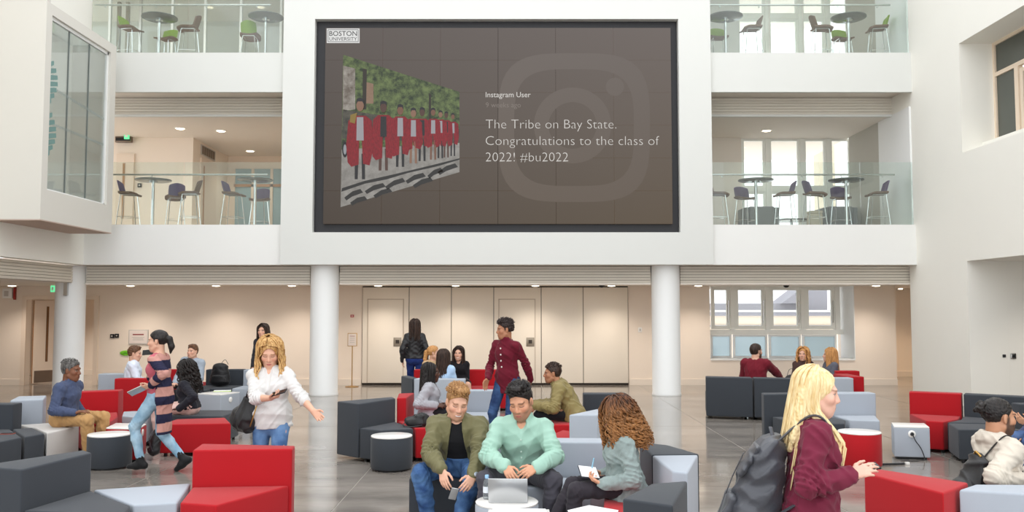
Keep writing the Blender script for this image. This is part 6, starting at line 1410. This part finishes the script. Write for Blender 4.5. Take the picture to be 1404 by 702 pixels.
# ================================================================== THINGS PEOPLE CARRY, TABLE THINGS, WALL THINGS
def slab(name, lab, cat, m, c, ax_u, ax_v, su, sv, th, screen=None):
    """thin rounded slab centred at c, spanned by two directions"""
    u = Vector(ax_u).normalized(); v = Vector(ax_v); v = (v-u*v.dot(u)).normalized(); n = u.cross(v)
    M_ = Matrix(((u.x,v.x,n.x,c[0]),(u.y,v.y,n.y,c[1]),(u.z,v.z,n.z,c[2]),(0,0,0,1)))
    t = thing(name, lab, cat, (0,0,0)); t.matrix_world = M_
    MB().box(-su/2, su/2, -sv/2, sv/2, -th/2, th/2).build('case', m, t, bevel=min(0.003, th*0.4))
    if screen: MB().box(-su/2+0.005, su/2-0.005, -sv/2+0.006, sv/2-0.006, th/2+0.0002, th/2+0.0006).build('screen', screen, t)
    return t
M_SCR = mat('phone_glass', (18,20,24), 0.1, var=0.02); M_ALU = mat('aluminium', (196,198,200), 0.3, 0.7, var=0.02)
def hand_pt(p, sd, f=0.10, n=0.03): a = p.arm[sd]; return Vector(a['W']+a['d']*f*p.k+a['n']*n*p.k)
p = WHITE_BLOUSE; a = p.arm['R']
slab('smartphone', 'smartphone in the hand of the woman in the white blouse', 'phone', M_BLACK, hand_pt(p,'R',0.12,0.03), Vector((1,-0.2,0.28)), Vector((0.1,0.9,0.4)), 0.14, 0.07, 0.009, M_SCR)
ST = [o for o in COL.objects if o.get('category') == 'person' and 'striped' in o['label']][0]
q = W(187,536,9.98); slab('tablet', 'pale tablet in the lower hand of the striped cardigan woman', 'tablet', M_ALU, q, Vector((0.9,0,0.42)), Vector((0.2,0.8,-0.5)), 0.17, 0.10, 0.010, M_SCR)
q = W(203,483,10.25); slab('smartphone', 'black phone held before the mouth of the striped cardigan woman', 'phone', M_BLACK, q, Vector((1,0,0.1)), Vector((0,0.5,0.9)), 0.13, 0.065, 0.010, M_SCR)
q = W(622,677,7.16); slab('smartphone', 'light phone between the hands of the bomber jacket man', 'phone', M_ALU, q, Vector((0.3,-0.4,0.9)), Vector((0.9,0.2,-0.2)), 0.11, 0.06, 0.009, M_SCR)
p = BLONDE; slab('smartphone', 'dark phone in the hands of the platinum blonde woman', 'phone', M_BLACK, (Vector(p.arm['L']['W']+p.arm['L']['d']*0.11)+Vector((0,0,0.035))), Vector((1,0,0.25)), Vector((0,1,0.3)), 0.14, 0.07, 0.009, M_SCR)

# --- bags
LEA = cloth('black_bag_leather', (24,23,25), rough=0.42, spec=0.45, bump=0.3, bscale=120); LEG = cloth('grey_bag_leather', (66,68,75), rough=0.33, spec=0.55, bump=0.3, bscale=90); M_BRASS = mat('brass', (190,150,84), 0.3, 0.9, var=0.05)
def soft(name, adds, m, parent, origin, noise=(0.010,0.10), seed=1, h=0.008, cuts=()):
    V, Q = sculpt(adds, h, noise=lambda X, Y, Z: folds(X, Y, Z, noise[0], noise[1], seed), cuts=cuts); return np_mesh(name, V, Q, origin, m, parent)
def strap(name, pts, m, parent, origin, r=0.012, flat=0.35, n=8):
    P = [Vector(q)-Vector(origin) for q in pts]; out = []
    for i in range(len(P)-1):                                      # Catmull-Rom
        p0, p1, p2, p3 = P[max(i-1,0)], P[i], P[i+1], P[min(i+2,len(P)-1)]
        for k in range(6):
            t_ = k/6; out.append(0.5*((2*p1)+(p2-p0)*t_+(2*p0-5*p1+4*p2-p3)*t_*t_+(3*p1-p0-3*p2+p3)*t_**3))
    out.append(P[-1]); return MB().tube(out, r, n, flat=flat).build(name, m, parent, smooth=True)
# tote on the shoulder of the woman in the white blouse
p = WHITE_BLOUSE; S_ = Vector(p.SR); tc = W(333,570,8.0); og = (tc.x, tc.y, tc.z)
t = thing('tote_bag', 'black slouchy tote bag with a gold zip on the blouse woman shoulder', 'bag', og)
soft('body', [(EC(WW(343,550,7.98), WW(333,578,8.0), V3(1,-0.35,0.35), (0.07,0.045), (0.135,0.065)), 0.0), (EC(WW(326,576,8.02), WW(342,580,7.98), V3(0,0,1), (0.09,0.06), (0.08,0.06)), 0.05)], LEA, t, og, seed=61)
strap('strap', [W(338,546,7.98), Vector((S_.x-0.02, S_.y-0.05, S_.z-0.09)), S_+Vector((0.03,-0.01,0.075)), Vector((S_.x+0.03, S_.y+0.10, S_.z-0.06)), W(352,548,8.1)], LEA, t, og, 0.016)
strap('zip', [W(352,556,7.90), W(347,572,7.90), W(342,588,7.93)], M_BRASS, t, og, 0.006, 1.0)
# backpack of the platinum blonde woman
p = BLONDE; bc = p.P+p.U*0.17*p.k-p.Fc*0.27*p.k+p.Rc*0.02; og = tuple(bc); U_, F_, R_ = nrm(p.Un+p.Fc*0.12), p.Fc, p.Rc
t = thing('backpack', 'grey leather backpack hanging on the platinum blonde woman', 'backpack', og)
soft('body', [(EC(bc+U_*0.10, bc-U_*0.22-F_*0.02, R_, (0.125,0.095), (0.155,0.15)), 0.0), (EC(bc+U_*0.18+F_*0.03, bc+U_*0.05, R_, (0.10,0.05), (0.125,0.08)), 0.05)], LEG, t, og, noise=(0.014,0.13), seed=62, h=0.007)
soft('front_pocket', [(EC(bc-F_*0.14-U_*0.12, bc-F_*0.155-U_*0.24, R_, (0.11,0.035), (0.12,0.045)), 0.0)], LEG, t, og, noise=(0.008,0.09), seed=63, h=0.007)
soft('flap', [(EC(bc+U_*0.15-F_*0.05, bc+U_*0.02-F_*0.115, R_, (0.115,0.028), (0.125,0.022)), 0.0)], LEG, t, og, noise=(0.008,0.10), seed=64, h=0.007)
SR = p.SR
strap('shoulder_strap', [bc+U_*0.20+F_*0.05+R_*0.05, SR-R_*0.045-F_*0.06*1+U_*0.075, SR-R_*0.045+U_*0.078+F_*0.02, SR-R_*0.05+F_*0.085-U_*0.02, SR-R_*0.06+F_*0.10-U_*0.12, SR-R_*0.02+F_*0.07-U_*0.26, bc-U_*0.18+F_*0.08+R_*0.12], LEG, t, og, 0.020)
strap('grab_handle', [bc+U_*0.21-R_*0.03+F_*0.02, bc+U_*0.26+F_*0.0, bc+U_*0.21+R_*0.03+F_*0.02], LEG, t, og, 0.010)
strap('buckle_strap', [bc+U_*0.12-F_*0.115+R_*0.04, bc+U_*0.0-F_*0.15+R_*0.04, bc-U_*0.10-F_*0.172+R_*0.04], LEG, t, og, 0.010)
# backpack of the man with the bun
p = BUN; bc = p.P+p.U*0.26*p.k-p.Fc*0.21*p.k+p.Rc*0.03; og = tuple(bc); U_, F_, R_ = p.Un, p.Fc, p.Rc
t = thing('backpack', 'black leather backpack slung behind the man with the hair bun', 'backpack', og)
soft('body', [(EC(bc+U_*0.06+F_*0.05, bc-U_*0.20-F_*0.03, R_, (0.11,0.045), (0.145,0.095)), 0.0), (EC(bc-U_*0.16-F_*0.09, bc-U_*0.22-F_*0.04, R_, (0.12,0.06), (0.14,0.08)), 0.06)], LEA, t, og, noise=(0.012,0.12), seed=65)
SR = p.SR
strap('shoulder_strap', [bc+U_*0.08+F_*0.07+R_*0.03, SR-R_*0.05-F_*0.05+U_*0.075, SR-R_*0.05+U_*0.08+F_*0.02, SR-R_*0.055+F_*0.09-U_*0.03, SR-R_*0.05+F_*0.10-U_*0.14, SR-R_*0.0+F_*0.05-U_*0.26, bc-U_*0.14+F_*0.09+R_*0.10], LEA, t, og, 0.016)
strap('buckle', [bc+U_*0.09+F_*0.04-R_*0.03, bc+U_*0.12+F_*0.03, bc+U_*0.09+F_*0.04+R_*0.05], M_BRASS, t, og, 0.008, 1.0)
# backpack on the far charcoal seat
b0 = W(301.5,531,16.75); og = (b0.x, 16.75, 0.412)
t = thing('backpack', 'black backpack standing on the far charcoal seat', 'backpack', og); B = np.array(og)
soft('body', [(EC(B+V3(0,0,0.10), B+V3(0,0,0.36), V3(1,0,0), (0.20,0.10), (0.15,0.09)), 0.0)], LEA, t, og, noise=(0.005,0.12), seed=66, h=0.011, cuts=[lambda X, Y, Z: 0.412-Z+0*X+0*Y])
soft('front_pocket', [(EC(B+V3(0,-0.10,0.10), B+V3(0,-0.10,0.20), V3(1,0,0), (0.15,0.03), (0.14,0.03)), 0.0)], LEA, t, og, noise=(0.003,0.12), seed=67, h=0.011, cuts=[lambda X, Y, Z: 0.412-Z+0*X+0*Y])
strap('grab_handle', [B+V3(0.02,0,0.44), B+V3(0.09,0,0.51), B+V3(0.15,0,0.42)], LEA, t, og, 0.012)
# handbag on the red seat, floor bag beside the striped woman
b0 = W(571,583,11.1); og = (b0.x, 11.1, 0.412); B = np.array(og)
t = thing('handbag', 'black leather handbag lying on the red seat beside the grey cardigan', 'bag', og)
soft('body', [(EL(B+V3(0,0,0.06), np.eye(3), np.array([0.15,0.10,0.075])), 0), (EL(B+V3(0.07,0,0.09), np.eye(3), np.array([0.09,0.08,0.085])), 0.04)], LEA, t, og, noise=(0.014,0.09), seed=68, h=0.009, cuts=[lambda X, Y, Z: 0.412-Z+0*X+0*Y])
strap('strap', [B+V3(-0.13,0,0.06), B+V3(-0.16,-0.06,0.02), B+V3(-0.05,-0.11,0.01), B+V3(0.08,-0.09,0.03)], LEA, t, og, 0.009)
b0 = W(211,628,11.08); og = (b0.x, 11.08, 0.0); B = np.array(og)
t = thing('rucksack', 'black rucksack on the floor between red cube table and low red block', 'backpack', og)
soft('body', [(EC(B+V3(0,0,0.12), B+V3(0.02,0.05,0.34), V3(1,0,0), (0.075,0.07), (0.05,0.05)), 0.0)], LEA, t, og, noise=(0.010,0.10), seed=69, h=0.01, cuts=[lambda X, Y, Z: 0.001-Z+0*X+0*Y])
strap('strap', [B+V3(0.0,-0.05,0.36), B+V3(-0.03,-0.09,0.26), B+V3(0.02,-0.09,0.12)], LEG, t, og, 0.010)
b0 = W(1090,517,16.2); og = (b0.x, 16.2, 0.412); B = np.array(og)
t = thing('handbag', 'dark handbag with a loop handle on the seat beside the burgundy sweater', 'bag', og)
soft('body', [(EL(B+V3(-0.05,0,0.13), np.eye(3), np.array([0.16,0.10,0.15])), 0)], LEA, t, og, noise=(0.008,0.1), seed=70, h=0.011, cuts=[lambda X, Y, Z: 0.412-Z+0*X+0*Y])
strap('handle', [B+V3(-0.15,0,0.22), B+V3(-0.10,0,0.36), B+V3(0.0,0,0.36), B+V3(0.06,0,0.22)], LEA, t, og, 0.010)

# --- laptop, bottle, papers, notebook, pen
t = thing('laptop', 'silver laptop open on the white pouf table, lid towards the camera', 'laptop', (-0.03, 6.80, 0.4005), R(-2))
box('base', M_ALU, -0.15, 0.15, 0.0, 0.205, 0.0, 0.014, t, bevel=0.004)
box('keyboard', M_BLACK, -0.13, 0.13, 0.03, 0.13, 0.0142, 0.0152, t)
ld = MB().box(-0.15, 0.15, -0.0045, 0.0045, 0.0, 0.20).build('lid', M_ALU, t, bevel=0.003); ld.location = (0, -0.006, 0.012); ld.rotation_euler = (R(22), 0, 0)
MB().box(-0.14, 0.14, 0.0048, 0.0054, 0.01, 0.19).build('screen', M_SCR, ld)
M_PET = mat('clear_bottle_plastic', (232,240,244), 0.05, var=0.01, trans=0.85, ior=1.2)
q = G(667.5,684,0.4); t = thing('water_bottle', 'small water bottle with a pale blue cap beside the laptop', 'bottle', (q.x, q.y, 0.4005))
MB().lathe([(0,0),(0.027,0),(0.030,0.008),(0.030,0.055),(0.027,0.062),(0.030,0.07),(0.030,0.115),(0.026,0.135),(0.014,0.152),(0.013,0.158),(0,0.158)], n=24).build('bottle', M_PET, t, smooth=True)
MB().lathe([(0.0306,0.05),(0.0306,0.098)], n=24).build('label_band', mat('bottle_label', (226,232,240), 0.5, var=0.05), t, smooth=True)
MB().lathe([(0,0.1585),(0.0155,0.1585),(0.0155,0.182),(0.013,0.185),(0,0.185)], n=20).build('cap', mat('pale_blue_cap', (150,192,228), 0.4, var=0.02), t, smooth=True)
M_PAPER = mat('paper', (240,240,240), 0.8, var=0.01)
def sheet(lab, pts, z, name='paper_sheet'):
    P = [G(a_, b_, z) for a_, b_ in pts]; cx = sum(v.x for v in P)/len(P); cy = sum(v.y for v in P)/len(P)
    t_ = thing(name, lab, 'paper', (cx, cy, z)); MB().prism([(v.x-cx, v.y-cy) for v in P], 0.0005, 0.0025).build('page', M_PAPER, t_); return t_
sheet('white papers lying on the cube table at the bottom edge', [(676,697),(748,698),(756,720),(668,720)], 0.411)
sheet('white papers on the red seat in front of the writing woman', [(778,700),(808,693),(848,700),(842,716),(788,716)], 0.412)
p = CURLY; c = Vector((np.array(p.arm['L']['W'])+np.array(p.arm['L']['d'])*0.12*p.k)); c = c+Vector((0,0.08,0.035))
t = slab('notebook', 'open notebook on the knee of the writing woman', 'notebook', mat('notebook_cover', (60,62,70), 0.6, var=0.05), c, Vector((1,0.1,-0.12)), Vector((0.1,1,0.25)), 0.15, 0.20, 0.010, M_PAPER)
a = p.arm['R']; hp_ = Vector(a['W']+a['d']*0.10*p.k+a['n']*0.025*p.k)
t = thing('pen', 'pale blue pen in the hand of the writing woman', 'pen', hp_); MB().tube([(-0.015,0.02,-0.07),(0.02,-0.02,0.13)], 0.0055, 8).build('barrel', mat('pale_blue_pen', (150,196,220), 0.4, var=0.02), t, smooth=True); MB().tube([(-0.018,0.023,-0.084),(-0.0151,0.0201,-0.0705)], 0.0028, 8).build('tip', M_STEEL, t)
# wristwatch of the bomber jacket man is a part of him
a = BOMBER.arm['L']; c = Vector(a['W']-nrm(a['W']-a['E'])*0.0)-Vector(BOMBER.origin); z_ = Vector(nrm(a['W']-a['E']))
MB().lathe([(0.036,-0.012),(0.038,-0.010),(0.038,0.010),(0.036,0.012)], n=20).xform(Matrix.Translation(c) @ z_.to_track_quat('Z','Y').to_matrix().to_4x4()).build('watch_strap', M_BLACK, BOMBER.root, smooth=True)
f_ = Vector(-a['n']); MB().lathe([(0,0),(0.021,0),(0.021,0.009),(0.018,0.011),(0,0.011)], n=20).xform(Matrix.Translation(c+f_*0.036) @ f_.to_track_quat('Z','Y').to_matrix().to_4x4()).build('watch_dial', mat('watch_dial', (176,184,196), 0.2, 0.4, var=0.02), BOMBER.root, smooth=True)
# folder and tablet on the grey cube table, phone on the left seat
q = G(305,536,0.412); t = thing('folder', 'lime green folder on the far grey cube table', 'folder', (q.x, q.y, 0.4105), R(15)); box('cover', mat('lime_card', (176,206,60), 0.6, var=0.03), -0.15, 0.15, -0.10, 0.10, 0, 0.006, t)
box('pages', M_PAPER, -0.145, 0.148, -0.095, 0.095, 0.0062, 0.010, t)
q = G(10,595,0.412); t = thing('phone', 'reddish phone lying on the charcoal seat at the left edge', 'phone', (q.x, q.y, 0.4105), R(8)); box('case', mat('red_brown_case', (150,78,66), 0.5, var=0.05), -0.08, 0.08, -0.04, 0.04, 0, 0.009, t, bevel=0.003); box('screen', M_SCR, -0.07, 0.07, -0.034, 0.034, 0.0092, 0.0098, t)
# plug and cable of the grey cube table, cable on the floor
n_ = Vector((cn.x, cn.y, 0)); o_ = cp+n_*0.012
t = thing('power_cable', 'black plug and cable hanging from the grey cube table', 'cable', (o_.x, o_.y, 0)); og = (o_.x, o_.y, 0)
MB().cyl((0,0), 0.024, 0, 0.03, 14, 0.016).xform(Matrix.Translation((0,0,o_.z)) @ n_.to_track_quat('Z','Y').to_matrix().to_4x4()).build('plug', M_BLACK, t, smooth=True)
s0 = o_+n_*0.03; e0 = Vector((o_.x+0.12, o_.y-0.05, 0.008)); strap('cord', [s0, s0+n_*0.02+Vector((0.03,0,-0.08)), Vector((o_.x+0.09, o_.y-0.045, 0.14)), e0, e0+Vector((-0.15,-0.06,0)), e0+Vector((-0.3,-0.03,0))], M_CABLE, t, og, 0.006, 1.0, 6)
a_, b_ = G(1208,638,0.0), G(1240,637,0.0); t = thing('cable_cover', 'black cable lying on the floor beside the red pouf', 'cable', (a_.x, a_.y, 0.0)); MB().tube([(0,0,0.012),(b_.x-a_.x, b_.y-a_.y, 0.012)], 0.012, 8).build('cord', M_CABLE, t, smooth=True); box('plug', M_WTOP, b_.x-a_.x+0.012, b_.x-a_.x+0.06, b_.y-a_.y-0.02, b_.y-a_.y+0.02, 0.0, 0.03, t, bevel=0.004)

# --- things on walls
def wallbox(name, lab, cat, m, px0, px1, py0, py1, Y, d=0.04, parts=()):
    a_, b_ = W(px0, py1, Y), W(px1, py0, Y); cx, cz = (a_.x+b_.x)/2, (a_.z+b_.z)/2; w, h = (b_.x-a_.x)/2, (b_.z-a_.z)/2
    t_ = thing(name, lab, cat, (cx, Y, cz)); box('housing', m, -w, w, -d, 0, -h, h, t_, bevel=min(0.006, d*0.3))
    for (nm, mm, x0, x1, z0, z1) in parts: box(nm, mm, x0*w, x1*w, -d-0.004, -d-0.0005, z0*h, z1*h, t_)
    return t_
M_GREY = mat('grey_sign', (196,190,184), 0.5, var=0.02); M_SIGNP = mat('sign_paper', (226,214,206), 0.6, var=0.02); M_PINK = mat('dim_red_print', (150,84,84), 0.6, var=0.02); M_GREENE = mat('exit_green', (60,170,110), 0.4, var=0.02, emit=(110,225,160), estr=0.7)
wallbox('wall_notice', 'framed paper notice on the beige wall behind the white shirt man', 'sign', M_GREY, 176.5, 204, 452, 472, YB-0.002, 0.03, (('sheet', M_SIGNP, -0.9, 0.9, -0.88, 0.88),))
t = [o for o in COL.objects if o.name.startswith('wall_notice')][0]
for k, (w_, z_) in enumerate(((0.55,0.38),(0.62,-0.05),(0.5,-0.25),(0.55,-0.45))): box('printed_line', M_PINK if k == 0 else M_GREY, -0.25*w_, 0.25*w_, -0.0362, -0.0352, z_*0.16-0.008*(2 if k == 0 else 1), z_*0.16+0.008*(2 if k == 0 else 1), t)
wallbox('card_reader', 'small dark door control panel on the beige wall', 'switch', M_BLACK, 151.5, 157.5, 458, 463.5, YB-0.002, 0.03, (('button', M_GREY, -0.5, 0.2, -0.4, 0.4),))
wallbox('door_switch', 'second small dark switch on the beige wall', 'switch', M_BLACK, 158.2, 163.5, 457.5, 463, YB-0.002, 0.03, (('button', M_STEEL, -0.4, 0.4, -0.4, 0.4),))
wallbox('fire_sign', 'tiny red sign on the wall left of the partition', 'sign', mat('sign_red', (180,40,40), 0.5, var=0.02), 480.5, 485.5, 431.5, 435, YB-0.002, 0.012, (('lettering_bar', M_WTOP, -0.6, 0.6, -0.25, 0.25),))
wallbox('wall_switch', 'white switch plate right of the partition', 'switch', M_WTOP, 875, 880, 449, 455.5, YB-0.002, 0.015, (('rocker', M_GREY, -0.4, 0.4, -0.5, 0.5),))
wallbox('alarm_box', 'white wall alarm box above the left corridor door', 'alarm', M_WTOP, 6, 19.5, 395.5, 409, YB-0.002, 0.10, (('grille', M_GREY, -0.6, 0.3, -0.6, 0.5),))
wallbox('alarm_strobe', 'thin red strip beside the white alarm box', 'alarm', mat('strobe_red', (150,50,40), 0.4, var=0.03), 20.5, 23, 394, 411, YB-0.002, 0.08, (('lens', MATS['sign_red'], -0.7, 0.7, -0.8, 0.8),))
wallbox('exit_sign', 'green lit exit sign under the low ceiling beside the left column', 'sign', M_GREENE, 70.5, 76.5, 391.5, 400.5, 20.7, 0.05, (('pictogram', M_WTOP, -0.4, 0.4, -0.5, 0.5),))
wallbox('exit_sign', 'green lit exit sign on the lower left gallery near the bay', 'sign', M_GREENE, 171, 178, 178, 191, 22.3, 0.05, (('pictogram', M_WTOP, -0.5, 0.5, -0.6, 0.6),))
wallbox('door_closer', 'dark door operator box at the left end of the lower left gallery', 'door operator', M_KICK, 160, 182, 187.5, 196, YG-0.06, 0.10, (('cover', M_BLACK, -0.9, 0.9, -0.5, 0.5),))
wallbox('socket', 'round black socket on the niche wall at the right', 'socket', M_BLACK, 1374.5, 1378.5, 486, 490, 16.898, 0.02, (('face', M_CABLE, -0.6, 0.6, -0.6, 0.6),))
wallbox('socket', 'square steel socket on the niche wall at the right', 'socket', M_STEEL, 1385.5, 1392.5, 484.5, 492, 16.898, 0.02, (('face', M_BLACK, -0.5, 0.5, -0.5, 0.5),))
wallbox('fire_point', 'red and dark fire notice hanging in the left corridor', 'sign', M_PINK, 47.5, 54, 470, 500, 25.268, 0.05, (('panel', M_BLACK, -0.2, 0.9, -0.5, 0.3),))
wallbox('thermostat', 'small black control on the wall of the lower left gallery', 'switch', M_BLACK, 189, 194.5, 251.5, 257, YG-0.002, 0.03, (('dial', M_GREY, -0.4, 0.4, -0.4, 0.4),))
wallbox('corridor_light', 'small bracket light in the warm right corridor', 'light', M_STEEL, 1229, 1238, 394, 398, 24.5, 0.06, (('shade', M_LENS, -0.6, 0.6, -0.4, 0.4),))
wallbox('exit_sign', 'small exit sign box in the warm right corridor', 'sign', M_KICK, 1252.5, 1256.5, 393, 401, 24.4, 0.05, (('pictogram', M_GREENE, -0.6, 0.6, -0.6, 0.6),))
# air grille in the side wall of the lower left gallery recess
t = thing('air_grille', 'dark air grille above the side door of the lower left gallery', 'vent', (x_r+0.001, 23.7, Z1+2.42)); box('frame', M_GREY, 0, 0.02, -0.55, 0.55, -0.14, 0.14, t)
for k in range(6): box('slat', M_KICK, 0.0205, 0.028, -0.5+k*0.17, -0.5+k*0.17+0.13, -0.11, 0.11, t)
# green disc on the wall behind the white shirt man
q = W(172.5,484,YB); t = thing('wall_disc', 'bright green oval disc on the wall behind the white shirt man', 'sign', (q.x, YB-0.002, q.z)); MB().lathe([(0,0),(0.14,0),(0.14,0.02),(0.13,0.026),(0,0.026)], n=28).xform(Matrix.Rotation(R(90),4,'X') @ Matrix.Diagonal((1,0.46,1,1))).build('disc', mat('leaf_green', (120,200,50), 0.5, var=0.03), t, smooth=True)
MB().lathe([(0,0.0262),(0.05,0.0262),(0.05,0.030),(0,0.030)], n=20).xform(Matrix.Rotation(R(90),4,'X') @ Matrix.Diagonal((1,0.46,1,1))).build('hub', mat('dark_leaf_green', (84,160,36), 0.5, var=0.03), t, smooth=True)
# brass sign stand
q = W(482.5,528,21.4); t = thing('sign_stand', 'slim brass stand with a small framed notice left of the partition', 'sign', (q.x, 21.4, 0))
MB().lathe([(0,0),(0.16,0),(0.16,0.012),(0.03,0.03),(0,0.03)], n=28).build('base', M_BRASS, t, smooth=True); MB().cyl((0,0), 0.012, 0.03, 0.98, 12).build('pole', M_BRASS, t, smooth=True)
f = box('frame', M_BRASS, -0.115, 0.115, -0.015, 0.012, 0.981, 1.30, t, bevel=0.004); box('notice', M_SIGNP, -0.10, 0.10, -0.018, -0.0155, 0.995, 1.285, f)
for k in range(4): box('printed_line', M_PINK if k == 0 else M_GREY, -0.06, 0.06, -0.0195, -0.0182, 1.22-k*0.05, 1.232-k*0.05, f)
